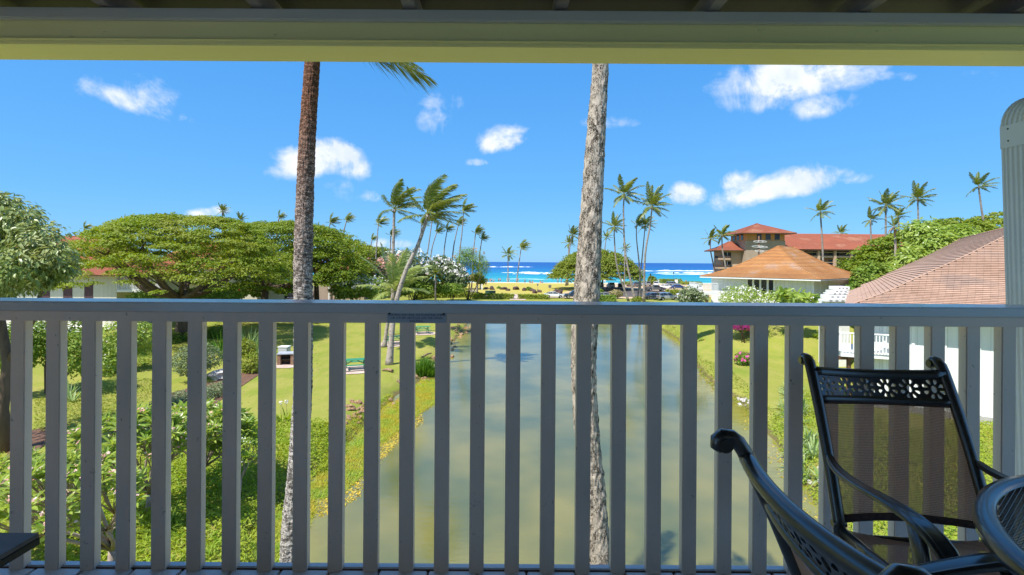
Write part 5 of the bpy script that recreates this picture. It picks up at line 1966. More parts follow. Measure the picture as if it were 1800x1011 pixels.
tuft('spider_lily', 'green strap-leaved clumps before the right-hand deck', sp_, m_cover, 30, 1.05, 1.5, 'plant', GT, bendy=.6)
tuft('spider_lily', 'spiky dark clump at the top of the right lawn', [gxy(1437, 586), gxy(1445, 584)], m_shrub, 30, 1.6, 1.4, 'plant', GT)
tuft('reed_clump', 'tall dark green reeds at the left waterline', [gxy(750, 660, WATER) + (random.uniform(.8, 1.1),)] + [(gxy(752, 660, WATER)[0] + random.uniform(-.7, .7), gxy(752, 660, WATER)[1] + random.uniform(-.8, .9), random.uniform(.7, 1.1)) for _ in range(16)], m_reed, 36, 1.7, .8, 'plant', None, el=(1.0, 1.5), bendy=.9)
tuft('dracaena', 'tall thin-leaved dracaena in the upper left garden', [gxy(392, 632) + (1.0,), gxy(388, 628) + (1.2,)], m_reed, 26, 2.6, .7, 'plant', None, el=(.9, 1.5), bendy=.7)
tuft('dracaena', 'airy long-leaved plant left of the stone grill', [gxy(430, 622), gxy(440, 618) + (1.2,), gxy(450, 625)], m_lily, 34, 2.7, .6, 'plant', None, el=(.5, 1.5), bendy=.7)
tuft('fan_palm', 'short fan palm with a slender trunk before the white plumeria', [(P(766, 480, 93).x, 93, 1)], m_frond, 46, 2.4, 2.2, 'palm tree', None, el=(-.9, 1.3), bendy=.25)
fp = [o for o in bpy.data.objects if o.name.startswith('fan_palm')][0]
for ch in fp.children:
    ch.location.z += P(766, 480, 93).z - ground_z(fp.location.x, 93)
q = MB()
q.tube([(fp.location.x, 93, -.1), (fp.location.x - .1, 93, 3), (fp.location.x, 93, P(766, 480, 93).z)], [.22, .17, .15], 9)
rel(q.build('trunk', m_trunk_far), fp)

bush('bougainvillea', 'magenta bougainvillea behind the right lawn', [ell(1305, 575, 47, 20, 7, .8), ell(1322, 576, 47, 12, 6, .8)], m_hedge, 700, .2, QUAD, (m_bract, 300, .12), 0)
bush('rose_shrub', 'pink-flowering shrub on the right bank lawn', [ell(1309, 632, 40, 16, 13), ell(1320, 640, 40, 10, 9)], m_shrub, 1500, .2, OVAL, (m_bract, 34, .09), 3)
bush('rose_shrub', 'smaller reddish shrub at the right bend of the pond', [ell(1236, 605, 50, 8, 9)], m_shrub, 700, .2, OVAL, (m_red, 8, .07), 2)


# ------------------------------------------------------------------ ground cover, marsh, hedges
def in_poly(pts, poly):
    x, y = pts[:, 0], pts[:, 1]
    r = np.zeros(len(pts), bool)
    n = len(poly)
    for i in range(n):
        (x0, y0), (x1, y1) = poly[i], poly[(i + 1) % n]
        c = (y0 > y) != (y1 > y)
        xi = x0 + (y - y0) * (x1 - x0) / ((y1 - y0) if abs(y1 - y0) > 1e-9 else 1e-9)
        r ^= c & (x < xi)
    return r


def cover(name, pxs, m, n, leaf, h, tmpl=OVAL, up=.8, z=0.0, label=None, lump=.35, lf=1.2):
    poly = [tuple(G(px, py, z).xy) for px, py in pxs]
    A = np.array(poly)
    lo, hi = A.min(0), A.max(0)
    pts = lo + RNG.random((n * 3, 2)) * (hi - lo)
    pts = pts[in_poly(pts, poly)][:n]
    k = len(pts)
    gz = hgt(pts[:, 0], pts[:, 1])
    gz = np.maximum(gz, WATER - .02)
    lm = np.array([mnoise.noise(Vector((x * lf, y * lf, 3.3))) for x, y in pts])
    zz_ = gz + h * (.25 + .75 * RNG.random(k)) * (1 + lump * 2 * lm).clip(.1, 3)
    pos = np.column_stack([pts, zz_])
    if tmpl is BLADE:
        az = RNG.random(k) * 2 * PI
        e = .7 + .8 * RNG.random(k)
        out = np.stack([np.cos(az) * np.cos(e), np.sin(az) * np.cos(e), np.sin(e)], 1)
        pos[:, 2] = gz
        Vv, Ff, rn = scatter(BLADE[0] * np.array([1, 1.2, 1]), BLADE[1], pos, frames(np.stack([-out[:, 0], -out[:, 1], np.ones(k) * .9], 1), out), leaf * (.5 + RNG.random(k)))
    else:
        nr = RNG.normal(size=(k, 3)) * .5 + np.array([0, 0, up])
        Vv, Ff, rn = scatter(tmpl[0], tmpl[1], pos, frames(nr), leaf * (.6 + .7 * RNG.random(k)))
    o = mobj(name, np_mesh(name, Vv, Ff, m, rnd=rn))
    tag(o, label, None, kind='stuff')
    return o


cover('ground_cover', [(60, 1090), (90, 860), (250, 800), (330, 780), (440, 752), (500, 748), (560, 746), (604, 748), (606, 784), (560, 812), (508, 850), (470, 895), (440, 930), (436, 1090)], m_cover, 26000, .13, .28, OVAL, label='bright green leafy ground cover on the left bank')
cover('ground_cover', [(-200, 1090), (-200, 840), (60, 800), (90, 870), (60, 1090)], m_cover, 6000, .14, .3, OVAL, label='leafy ground cover at the far left below the balcony')
cover('grass_edge', [(150, 760), (300, 680), (260, 665), (150, 690), (60, 700), (60, 760)], m_hedge, 4500, .10, .10, OVAL, label='low green edging of the left lawn')
cover('ground_cover', [(190, 668), (300, 640), (300, 610), (150, 620), (120, 650)], m_shrub, 4500, .16, .25, OVAL, label='shaded green planting left of the lawn')
cover('ground_cover', [(1352, 740), (1384, 790), (1432, 860), (1495, 960), (1560, 1050), (1760, 1050), (1760, 740), (1600, 760), (1440, 700), (1400, 690)], m_cover, 15000, .13, .26, OVAL, label='green planting on the right bank below the deck')
cover('ground_cover', [(1232, 648), (1262, 680), (1300, 698), (1340, 740), (1372, 735), (1330, 690), (1290, 655), (1236, 628), (1205, 592), (1180, 573), (1160, 572), (1200, 592)], m_hedge, 7000, .12, .14, OVAL, label='low creeping plants along the right edge of the pond')
cover('marsh_grass', [(552, 846), (600, 800), (640, 765), (690, 712), (744, 668), (782, 670), (778, 702), (735, 730), (700, 758), (650, 800), (640, 835), (600, 870), (560, 880)], m_marsh, 30000, .20, .1, BLADE, z=WATER, label='green marsh grass growing out of the shallow water')
cover('marsh_grass', [(432, 1090), (440, 940), (470, 905), (515, 855), (556, 848), (556, 900), (520, 960), (506, 1090)], m_marsh, 13000, .18, .1, BLADE, z=WATER, label='marsh grass round the foot of the left big trunk')
cover('marsh_grass', [(560, 756), (606, 748), (640, 718), (690, 690), (690, 716), (640, 765), (600, 796), (560, 830)], m_marsh, 9000, .18, .1, BLADE, z=-.3, label='rough grass between the stones and the water')
cover('floating_weed', [(558, 878), (600, 866), (640, 828), (655, 800), (700, 756), (738, 726), (745, 742), (700, 778), (655, 828), (636, 868), (590, 905), (558, 912)], m_weed, 9000, .12, .012, QUAD, up=2.5, z=WATER, lump=0, label='golden brown weed floating at the edge of the marsh')
cover('floating_weed', [(1306, 722), (1330, 750), (1372, 798), (1425, 866), (1480, 960), (1466, 975), (1400, 880), (1345, 800), (1300, 745)], m_weed, 2600, .12, .012, QUAD, up=2.5, z=WATER, lump=0, label='yellowish weed along the right waterline')


cover('leaf_litter', [(372, 770), (500, 735), (640, 715), (735, 640), (800, 575), (520, 575), (440, 660)], mat('dry_leaf', (0.34, 0.22, 0.08), (0.20, 0.12, 0.05), 9, .9), 700, .13, .02, QUAD, up=2.5, lump=0, label='fallen dry leaves scattered on the left lawn')


def hedge(name, label, px0, px1, py0, py1, wdt, h, m, nleaf, leaf, group=None, curve=0):
    a, b = Vector(gxy(px0, py0)), Vector(gxy(px1, py1))
    d = b - a
    n = Vector((-d.y, d.x)).normalized()
    T = thing(name, label, 'hedge', (a.x, a.y, 0), 0, group)
    # box-shaped body of leaves: top, front and ends
    u = RNG.random(nleaf)
    s = RNG.random(nleaf) * 2 - 1
    face = RNG.random(nleaf)
    tp = face < .5
    v = np.where(tp, s * wdt / 2, np.where(RNG.random(nleaf) < .8, -1, 1) * wdt / 2 * (1 - .1 * RNG.random(nleaf)))
    z = np.where(tp, h * (1 - .05 * RNG.random(nleaf)), h * RNG.random(nleaf))
    nv = Vector((n.x, n.y)) if n.y > 0 else -n
    cur = curve * np.sin(PI * u)
    X = a.x + d.x * u + nv.x * (v + cur)
    Y_ = a.y + d.y * u + nv.y * (v + cur)
    lm = np.array([mnoise.noise(Vector((x * .8, y * .8, 1))) for x, y in zip(X, Y_)])
    pos = np.column_stack([X, Y_, z * (1 + .12 * lm)])
    nr = np.where(tp[:, None], np.array([[0, 0, 1.0]]), np.column_stack([np.sign(v) * nv.x, np.sign(v) * nv.y, np.full(nleaf, .3)])) + RNG.normal(size=(nleaf, 3)) * .4
    Vv, Ff, rn = scatter(QUAD[0], QUAD[1], pos, frames(nr), leaf * (.6 + .7 * RNG.random(nleaf)))
    rel(mobj('foliage', np_mesh('foliage', Vv, Ff, m, rnd=rn)), T)
    return T


GH = 'clipped hedges between the lawn and the footpath'
hedge('clipped_hedge', 'wide yellow-green hedge behind the young palm trunk', 716, 832, 524, 521, 11, 1.05, m_hedge, 7000, .38, GH, 3)
hedge('clipped_hedge', 'narrow hedge left of the footpath gap', 832, 903, 524.5, 525.5, 2.4, 1.0, m_hedge, 2600, .34, GH)
hedge('clipped_hedge', 'narrow hedge right of the footpath gap, before the white sedan', 911, 963, 525.5, 526, 2.2, .9, m_hedge, 2000, .34, GH)
hedge('clipped_hedge', 'hedge in front of the dark car right of the rough trunk', 1050, 1082, 529.5, 530, 2.2, 1.2, m_shrub, 1600, .34, GH)
hedge('clipped_hedge', 'hedge between the two rows of parked cars', 1171, 1212, 517.5, 519, 3.0, 1.1, m_hedge, 1800, .38, GH)
hedge('clipped_hedge', 'hedge along the beach behind the car park', 1158, 1198, 498, 498.5, 3.5, 1.6, m_umbrella, 1500, .5, GH)
hedge('clipped_hedge', 'straggling dune plants right of the lamp post', 1196, 1232, 500.5, 500.8, 3.0, 1.0, m_hedge, 1100, .5, GH)
hedge('clipped_hedge', 'dune plants behind the white vans', 1092, 1150, 500.5, 500.5, 4.0, 1.0, m_hedge, 1500, .5, GH)
hedge('clipped_hedge', 'low dark hedge below the big left trunk', 400, 500, 527, 527, 3.5, 1.0, m_shrub, 2200, .4, GH)

# ------------------------------------------------------------------ buildings
def board_mat(name, c1, c2, pitch=.2, ax='x', rough=.75, groove=.55):
    """vertical tongue-and-groove siding: fine grooves as relief"""
    m, t, b = new_mat(name)
    sep = t.new('ShaderNodeSeparateXYZ')
    t.l.new(t.coord('UV'), sep.inputs[0])
    fr = t.math('FRACT', t.math('DIVIDE', sep.outputs[0], pitch))
    g = t.ramp(fr, [(.0, 0.0), (.035, 1.0), (.965, 1.0), (1.0, 0.0)])
    n = t.noise(t.pos((1, 1, .15)), 3, 4, .6)
    col = t.ramp(n, [(.35, c1), (.65, c2)])
    col = t.mix(t.math('MULTIPLY', t.math('SUBTRACT', 1.0, g), groove), col, tuple(x * .35 for x in c1))
    t.l.new(col, b.inputs['Base Color'])
    b.inputs['Roughness'].default_value = rough
    b.inputs['Specular IOR Level'].default_value = .25
    t.l.new(t.bump(g, .6, .01), b.inputs['Normal'])
    return m


m_beige = board_mat('beige_siding', (0.60, 0.57, 0.46), (0.54, 0.51, 0.41), .45)
m_white_s = board_mat('white_siding', (0.74, 0.75, 0.73), (0.68, 0.69, 0.67), .42)
m_white = mat('white_paint', (0.80, 0.80, 0.78), (0.72, 0.72, 0.70), 2, .6)
m_maroon = mat('maroon_shutter', (0.09, 0.035, 0.04), (0.06, 0.025, 0.03), 3, .6)
m_glass = mat('window_glass', (0.02, 0.022, 0.028), (0.035, 0.035, 0.04), .5, .08)
m_stucco = mat('tan_stucco', (0.50, 0.35, 0.24), (0.44, 0.30, 0.21), .7, .9)
m_ochre = mat('ochre_panel', (0.60, 0.28, 0.10), (0.50, 0.24, 0.09), 1, .8)
m_taupe = mat('taupe_wall', (0.40, 0.31, 0.23), (0.34, 0.26, 0.19), 1, .9)


def roof_mat(name, c1, c2, c3, sc=1.0, tab=.3):
    m, t, b = new_mat(name)
    pp = t.pos()
    n = t.noise(t.pos((1, 1, 2.5)), .35 * sc, 5, .65)
    n2 = t.noise(t.pos((1, 1, 5)), 2.6 * sc, 3, .7)
    col = t.ramp(n, [(.35, c1), (.55, c2), (.68, c3)])
    oi = t.new('ShaderNodeObjectInfo').outputs['Random']
    hs = t.new('ShaderNodeHueSaturation')
    t.l.new(t.math('ADD', t.math('MULTIPLY_ADD', n2, .55, .70), t.math('MULTIPLY', t.math('SUBTRACT', oi, .5), .16)), hs.inputs['Value'])
    t.l.new(col, hs.inputs['Color'])
    t.l.new(hs.outputs[0], b.inputs['Base Color'])
    b.inputs['Roughness'].default_value = .85
    b.inputs['Specular IOR Level'].default_value = .2
    t.l.new(t.bump(t.noise(pp, 14, 3, .7), .3, .02), b.inputs['Normal'])
    return m


m_roof_or = roof_mat('orange_shingle', (0.36, 0.155, 0.052), (0.42, 0.20, 0.07), (0.39, 0.25, 0.17))
m_roof_red = roof_mat('red_shingle', (0.34, 0.105, 0.055), (0.29, 0.09, 0.05), (0.38, 0.17, 0.10), .6)
m_roof_pink = roof_mat('pinkish_shingle', (0.37, 0.235, 0.165), (0.44, 0.29, 0.21), (0.33, 0.23, 0.18))
m_gap = mat('shingle_gap', (0.05, 0.035, 0.03), (0.07, 0.05, 0.04), 3, .9)


class Fr:
    """a building's own axes: s along u, t along v, z up"""
    def __init__(s, C, u, v=None):
        s.C = Vector((C[0], C[1]))
        s.u = Vector(u).normalized()
        s.v = Vector(v).normalized() if v is not None else Vector((-s.u.y, s.u.x))

    def p(s, a, b, z):
        q = s.C + s.u * a + s.v * b
        return Vector((q.x, q.y, z))

    def box(s, m, a0, a1, b0, b1, z0, z1, mi=0):
        vs = [s.p(a, b, z) for z in (z0, z1) for a, b in ((a0, b0), (a1, b0), (a1, b1), (a0, b1))]
        fs = [(0, 3, 2, 1), (4, 5, 6, 7), (0, 1, 5, 4), (1, 2, 6, 5), (2, 3, 7, 6), (3, 0, 4, 7)]
        if s.u.cross(s.v) < 0:
            fs = [f[::-1] for f in fs]
        m.add(vs, fs, mi)

    def s_at(s, px, t=0.0):
        """distance along u at which the line (offset t) crosses the photo column px"""
        k = (px - CX) / F
        q = s.C + s.v * t
        return (k * q.y - q.x) / (s.u.x - k * s.u.y)


def uv_wall(o, fr):
    """UV in metres along the wall for the siding grooves"""
    me = o.data
    uv = me.uv_layers.new(name='UVMap')
    for p in me.polygons:
        n = p.normal
        al = abs(n.x * fr.v.x + n.y * fr.v.y)
        for li, vi in zip(p.loop_indices, p.vertices):
            c = Vector(me.vertices[vi].co.xy) - fr.C
            uv.data[li].uv = ((c.dot(fr.u) if al > .7 else c.dot(fr.v)), me.vertices[vi].co.z)


def hip_roof(T, fr, Lu, Lv, prof, m, name='roof', pitch=.25, lip=.018, fascia=None, skip_front=False, z_soffit=None):
    """hip roof in overlapping courses; prof is (inset, height); fr.C is the eave corner"""
    dmax = min(Lu, Lv) / 2
    ds = [0.0]
    D = [p[0] for p in prof]
    Z = [p[1] for p in prof]
    L = [0]
    for (d0, z0), (d1, z1) in zip(prof, prof[1:]):
        L.append(L[-1] + math.hypot(d1 - d0, z1 - z0))
    n = max(3, int(L[-1] / pitch))
    dd = [min(float(np.interp(L[-1] * k / n, L, D)), dmax) for k in range(n + 1)]
    zz = [float(np.interp(L[-1] * k / n, L, Z)) for k in range(n + 1)]
    q = MB()
    sides = [0, 1, 2, 3]
    for k in range(n):
        d0, d1, z0, z1 = dd[k], dd[k + 1], zz[k] + lip, zz[k + 1]
        a = [fr.p(d0, d0, z0), fr.p(Lu - d0, d0, z0), fr.p(Lu - d0, Lv - d0, z0), fr.p(d0, Lv - d0, z0)]
        b = [fr.p(d1, d1, z1), fr.p(Lu - d1, d1, z1), fr.p(Lu - d1, Lv - d1, z1), fr.p(d1, Lv - d1, z1)]
        lo = [x - Vector((0, 0, lip)) for x in a]
        for j in sides:
            if skip_front and j == 0:
                continue
            i2 = (j + 1) % 4
            q.add([a[j], a[i2], b[i2], b[j]], [(0, 1, 2, 3)])
            q.add([lo[j], lo[i2], a[i2], a[j]], [(0, 1, 2, 3)], 1)
    o = rel(q.build(name, [m, m_gap]), T)
    # soffit and fascia
    q = MB()
    zs = Z[0] - .16
    fr.box(q, .03, Lu - .03, .03, Lv - .03, zs, Z[0] + .01)
    rel(q.build('fascia', fascia or m_brown), T)
    # hip and ridge caps
    q = MB()
    for (sa, sb) in ((0, 0), (1, 0), (1, 1), (0, 1)):
        pts = [fr.p(Lu - d if sa else d, Lv - d if sb else d, z + .03) for d, z in zip(dd, zz)]
        q.tube(pts[::2] + [pts[-1]], .045, 5)
    if Lv >= Lu:
        q.tube([fr.p(dmax, dmax, Z[-1] + .03), fr.p(dmax, Lv - dmax, Z[-1] + .03)], .06, 5)
    else:
        q.tube([fr.p(dmax, dmax, Z[-1] + .03), fr.p(Lu - dmax, dmax, Z[-1] + .03)], .06, 5)
    rel(q.build('ridge_cap', m), T)
    return o


def railing(T, a, b, z, h, m, name='railing', n=None, gap=.14, w=.045):
    """white balustrade from a to b (xy) standing at height z"""
    a, b = Vector((a[0], a[1], z)), Vector((b[0], b[1], z if len(b) < 3 else b[2]))
    q = MB()
    q.bar(a + Vector((0, 0, h)), b + Vector((0, 0, h)), .10, .07)
    q.bar(a + Vector((0, 0, .08)), b + Vector((0, 0, .08)), .06, .06)
    o = rel(q.build(name, m), T)
    L = (b - a).length
    k = n or int(L / gap)
    q = MB()
    q.box((0, 0, 0), (w, w, h - .15))
    me = q.mesh('baluster', m)
    d = (b - a) / L
    for i in range(k + 1):
        c = mobj('baluster', me, o)
        c.matrix_parent_inverse = (Matrix.Translation(T.location)).inverted() @ Matrix.Identity(4)
        c.location = a.lerp(b, (i + .0) / k) + Vector((0, 0, .08 + (h - .15) / 2))
        c.rotation_euler = (0, 0, math.atan2(d.y, d.x))
        c.matrix_parent_inverse = Matrix.Identity(4)
        c.parent = o
    return o


# --- orange-roofed house
Ce = P(1443, 491.7, 50)
fo = Fr((Ce.x, Ce.y), (-.65, .76), (.76, .65))
H1 = thing('orange_roof_house', 'white house with weathered orange hip roof right of the car park', 'house', (Ce.x, Ce.y, 0))
ZE = Ce.z
LU, LV = 13.0, 18.0
hip_roof(H1, fo, LU, LV, [(0, ZE), (1.5, ZE + .5), (2.8, ZE + 1.12), (4.4, ZE + 2.15), (6.49, ZE + 3.7)], m_roof_or, pitch=.30, lip=.04, fascia=m_white)
q = MB()
fo.box(q, 1.0, LU - 1.0, 1.0, LV - 1.0, -.1, ZE - .12)
w_ = q.build('wall', m_white_s)
uv_wall(w_, fo)
rel(w_, H1)
m_dkglass = m_maroon
for (a, b) in ((1315, 1323.5), (1326, 1335.5), (1339, 1348.5), (1352, 1360.5)):
    s0, s1 = fo.s_at(b, 1.0), fo.s_at(a, 1.0)
    q = MB()
    fo.box(q, s0, s1, .96, 1.02, 4.35, ZE - .25)
    win = rel(q.build('window', m_maroon), H1)
    q = MB()
    fo.box(q, s0 + .06, s1 - .06, .945, .96, 4.42, ZE - .32)
    rel(q.build('pane', m_glass), win)
    win_m = q
for px in (1313.5, 1324.7, 1337.2, 1350.2, 1361.8, 1430):
    s0 = fo.s_at(px, 1.0)
    q = MB()
    fo.box(q, s0 - .1, s0 + .1, .90, 1.02, 4.0, ZE - .13)
    rel(q.build('mullion', m_white), H1)
for t_ in (3.2, 5.0, 6.4):
    q = MB()
    fo.box(q, .955, 1.02, t_, t_ + .1, .0, ZE - .13)
    rel(q.build('mullion', m_white), H1)
# corner post and side deck at its left end
cp = P(1259, 500, 60)
q = MB()
q.box((cp.x, cp.y, 3.35), (.28, .28, 6.7))
rel(q.build('post', m_white), H1)
d0, d1 = P(1229, 515, 57), P(1262, 515, 57)
q = MB()
q.box(((d0.x + d1.x) / 2, 58.5, d0.z - .1), (d1.x - d0.x, 3.2, .22))
rel(q.build('deck', m_white), H1)
railing(H1, (d0.x, 57), (d1.x, 57), d0.z, 1.12, m_white)
railing(H1, (d0.x, 57.05), (d0.x, 60), d0.z, 1.12, m_white)
for px in (1243, 1232):
    q = MB()
    x_ = P(px, 515, 57.2).x
    q.box((x_, 57.2, d0.z / 2 - .1), (.22, .22, d0.z))
    rel(q.build('deck_post', m_brown), H1)

# --- near house on the right: long hip roof of pinkish shingles
ang = 36
uR = Vector((.811, -.584))
vR = Vector((.584, .811))
CR = Vector((19.75, 28.35))
fR = Fr(CR, uR, vR)
ZR = 5.77
H2 = thing('shingle_roof_house', 'white house with big pinkish-brown shingled roof close on the right', 'house', (CR.x, CR.y, 0))
profR = [(0, ZR), (2.0, ZR + .86), (4.1, ZR + 2.03), (5.8, ZR + 2.96), (7.9, ZR + 4.22), (9.5, ZR + 5.25)]
LUR, LVR = 19.0, 45.0
hip_roof(H2, fR, LUR, LVR, profR, m_roof_pink, pitch=.24, lip=.045, skip_front=True, fascia=m_white)
# front slope: every shingle a piece
Lp = [0]
for (a0, z0), (a1, z1) in zip(profR, profR[1:]):
    Lp.append(Lp[-1] + math.hypot(a1 - a0, z1 - z0))
ncs = int(Lp[-1] / .205)
q = MB()
for k in range(12):
    dA, dB = [float(np.interp(Lp[-1] * j / 12, Lp, [p[0] for p in profR])) for j in (k, k + 1)]
    zA, zB = [float(np.interp(Lp[-1] * j / 12, Lp, [p[1] for p in profR])) for j in (k, k + 1)]
    q.add([fR.p(dA, dA, zA - .01), fR.p(LUR - dA, dA, zA - .01), fR.p(LUR - dB, dB, zB - .01), fR.p(dB, dB, zB - .01)], [(0, 1, 2, 3)])
rel(q.build('roof_underlay', m_gap), H2)
SW = .30
q = MB()
q.add([(-.5, -.5, 0), (.5, -.5, 0), (.5, .5, 0), (-.5, .5, 0), (-.5, -.5, 1), (.5, -.5, 1), (.5, .5, .25), (-.5, .5, .25)], [(0, 3, 2, 1), (4, 5, 6, 7), (0, 1, 5, 4), (1, 2, 6, 5), (2, 3, 7, 6), (3, 0, 4, 7)])
shm = q.mesh('shingle', m_roof_pink)
cands = []
for k in range(ncs):
    l0, l1 = Lp[-1] * k / ncs, Lp[-1] * (k + 1) / ncs
    d0_, d1_ = float(np.interp(l0, Lp, [p[0] for p in profR])), float(np.interp(l1, Lp, [p[0] for p in profR]))
    z0_, z1_ = float(np.interp(l0, Lp, [p[1] for p in profR])), float(np.interp(l1, Lp, [p[1] for p in profR]))
    s = d0_ + .02 + (k % 2) * SW * .5 - SW
    while s < LUR - d0_ - SW * .5:
        if s < d0_ - SW * .35:
            s += SW
            continue
        wv_ = SW * random.uniform(.972, .99)
        mid = fR.p(s + SW / 2, (d0_ + d1_) / 2, (z0_ + z1_) / 2)
        along = Vector((uR.x, uR.y, 0))
        updir = (fR.p(0, d1_, z1_) - fR.p(0, d0_, z0_))
        ln = updir.length
        updir.normalize()
        nrm = along.cross(updir)
        M = Matrix(((along.x * wv_, updir.x * ln * .985, nrm.x * .06, mid.x), (along.y * wv_, updir.y * ln * .985, nrm.y * .06, mid.y), (along.z * wv_, updir.z * ln * .985, nrm.z * .06, mid.z), (0, 0, 0, 1)))
        pxx, pyy = CX + F * mid.x / mid.y, CY - F * (mid.z - CZ) / mid.y
        cands.append((not (1495 < pxx < 1770 and pyy < 535), mid.y, M))
        s += SW
cands.sort(key=lambda c_: (c_[0], c_[1]))
for _, _, M in cands[:300]:
    o = mobj('shingle', shm)
    o.matrix_world = M
    o.parent = H2
    o.matrix_parent_inverse = Matrix.Translation(-H2.location)
q = MB()
base = [Vector(v.co) for v in shm.vertices]
bf = [tuple(p.vertices) for p in shm.polygons]
for _, _, M in cands[300:]:
    q.add([M @ v for v in base], bf)
o = rel(q.build('shingle_field', m_roof_pink), H2)
o['kind'] = 'stuff'
q = MB()
fR.box(q, 1.15, LUR - 1.0, 1.15, LVR - 1, -.1, ZR - .14)
w_ = q.build('wall', m_white_s)
uv_wall(w_, fR)
rel(w_, H2)
for k, px in enumerate((1556, 1574, 1606, 1634, 1662, 1690, 1722, 1752)):
    s0 = fR.s_at(px, 1.15)
    q = MB()
    fR.box(q, s0 - .07, s0 + .07, 1.09, 1.17, .35, ZR - .15)
    rel(q.build('batten', m_white), H2)
q = MB()
fR.box(q, 1.10, LUR - .95, 1.10, 1.2, -.1, .32)
rel(q.build('plinth', mat('grey_concrete', (.42, .41, .39), (.34, .33, .31), 2, .9)), H2)
# raised deck with white balustrade left of it
Dz = 3.15
da, db = P(1478, 618, 28.5), P(1566, 618, 27.5)
q = MB()
q.add([(da.x, 28.5, Dz), (db.x + .4, 27.5, Dz), (db.x + 2.4, 31.0, Dz), (da.x + 1.6, 32.0, Dz), (da.x, 28.5, Dz - .24), (db.x + .4, 27.5, Dz - .24), (db.x + 2.4, 31.0, Dz - .24), (da.x + 1.6, 32.0, Dz - .24)],
      [(0, 1, 2, 3), (7, 6, 5, 4), (0, 4, 5, 1), (1, 5, 6, 2), (2, 6, 7, 3), (3, 7, 4, 0)])
rel(q.build('deck', m_white), H2)
railing(H2, (da.x, 28.5), (db.x, 27.6), Dz, 1.15, m_white, gap=.15, w=.05)
railing(H2, (da.x, 28.6), (da.x + 1.5, 31.9), Dz, 1.15, m_white, gap=.18, w=.05)
for px in (1494, 1540):
    q = MB()
    x_ = P(px, 640, 28.6).x
    q.box((x_, 28.7, Dz / 2 - .2), (.17, .17, Dz - .1))
    rel(q.build('deck_post', m_brown), H2)
q = MB()
q.box((P(1520, 620, 28.6).x, 28.75, Dz - .36), (2.9, .1, .22))
rel(q.build('deck_beam', m_brown), H2)

# white open stair between the two houses
SG = thing('white_stair', 'white wooden stair climbing right beside the near roof', 'stair', tuple(P(1455, 530, 39)))
for k, (x0, x1, y0, y1) in enumerate([(1452, 1491, 526.5, 531), (1456, 1491, 518.5, 526), (1461, 1492, 515, 518), (1465, 1493, 510.5, 515), (1471, 1494, 503.5, 510)]):
    Yk = 39 + k * .3
    a, b = P(x0, y0, Yk), P(x1, y1, Yk)
    q = MB()
    q.box(((a.x + b.x) / 2, Yk + .5, (a.z + b.z) / 2), (b.x - a.x, 1.0, abs(a.z - b.z) - .02))
    st = rel(q.build('step', m_white, None, bevel=.01), SG)
    for j in range(3):
        xx = a.x + (b.x - a.x) * (.22 + .27 * j)
        q = MB()
        q.box((xx, Yk - .005, (a.z + b.z) / 2), ((b.x - a.x) * .13, .02, .05))
        rel(q.build('slot', m_maroon), SG)
q = MB()
a = P(1452, 531, 39)
q.box((P(1472, 531, 39.5).x, 39.9, a.z / 2), (1.7, 1.2, a.z - .02))
rel(q.build('stair_base', m_white), SG)

# --- hotel behind
HT = thing('hotel', 'tan hotel with red tiled roofs and square lookout tower', 'hotel', (P(1341, 460, 112).x, 112, 0))
fh = Fr((P(1311, 460, 112).x, 112), (1, -.04))
k112 = 112 / F
tw = (1378 - 1318) * k112
zt = P(1340, 409, 110).z
zm = P(1340, 423.5, 112).z
q = MB()
fh.box(q, 0, tw + 1.0, 0, 8.5, 0, zm)
rel(q.build('wall', m_taupe), HT)
q = MB()
fh.box(q, .1, tw + .9, .1, 8.4, zm + .002, zt + .1)
rel(q.build('tower_room', m_ochre), HT)
for (a, b) in ((1330.5, 1338.5), (1346, 1354.5), (1362, 1370.5)):
    s0, s1 = fh.s_at(a), fh.s_at(b)
    q = MB()
    fh.box(q, s0, s1, .03, .12, zm + .25, zt - .2)
    w_ = rel(q.build('window', m_glass), HT)
    q = MB()
    fh.box(q, s0 - .12, s1 + .12, .0, .1, zm + .1, zm + .24)
    rel(q.build('sill', m_stucco), w_)
for k in range(3):
    q = MB()
    fh.box(q, .03, .11, 1.6 + 2.2 * k, 2.7 + 2.2 * k, zm + .25, zt - .2)
    rel(q.build('window', m_glass), HT)
ft = Fr(fh.p(-1.7, -1.7, 0).xy, fh.u, fh.v)
za = P(1341, 392, 114).z
hip_roof(HT, ft, tw + 4.4, 11.9, [(0, zt - .05), ((tw + 4.4) / 2 - .01, za)], m_roof_red, 'tower_roof', pitch=.35, lip=.03)
# long wing to the right
ze, zr = P(1450, 438.5, 114).z, P(1450, 411, 124).z
fw = Fr((P(1380, 460, 114).x, 114), (1, .02))
WL = 34.0
q = MB()
n = 14
for k in range(n):
    a, b = k / n, (k + 1) / n
    q.add([fw.p(-2.2, a * 10, ze + (zr - ze) * a + .04), fw.p(WL, a * 10, ze + (zr - ze) * a + .04), fw.p(WL, b * 10, ze + (zr - ze) * b), fw.p(-2.2, b * 10, ze + (zr - ze) * b)], [(0, 1, 2, 3)])
    q.add([fw.p(-2.2, a * 10, ze + (zr - ze) * a), fw.p(WL, a * 10, ze + (zr - ze) * a), fw.p(WL, a * 10, ze + (zr - ze) * a + .04), fw.p(-2.2, a * 10, ze + (zr - ze) * a + .04)], [(0, 1, 2, 3)], 1)
q.add([fw.p(-2.2, 10, zr), fw.p(WL, 10, zr), fw.p(WL, 20, ze), fw.p(-2.2, 20, ze)], [(0, 1, 2, 3)])
q.add([fw.p(WL, 0, ze), fw.p(WL, 20, ze), fw.p(WL, 10, zr)], [(0, 1, 2)])
rel(q.build('wing_roof', [m_roof_red, m_gap]), HT)
q = MB()
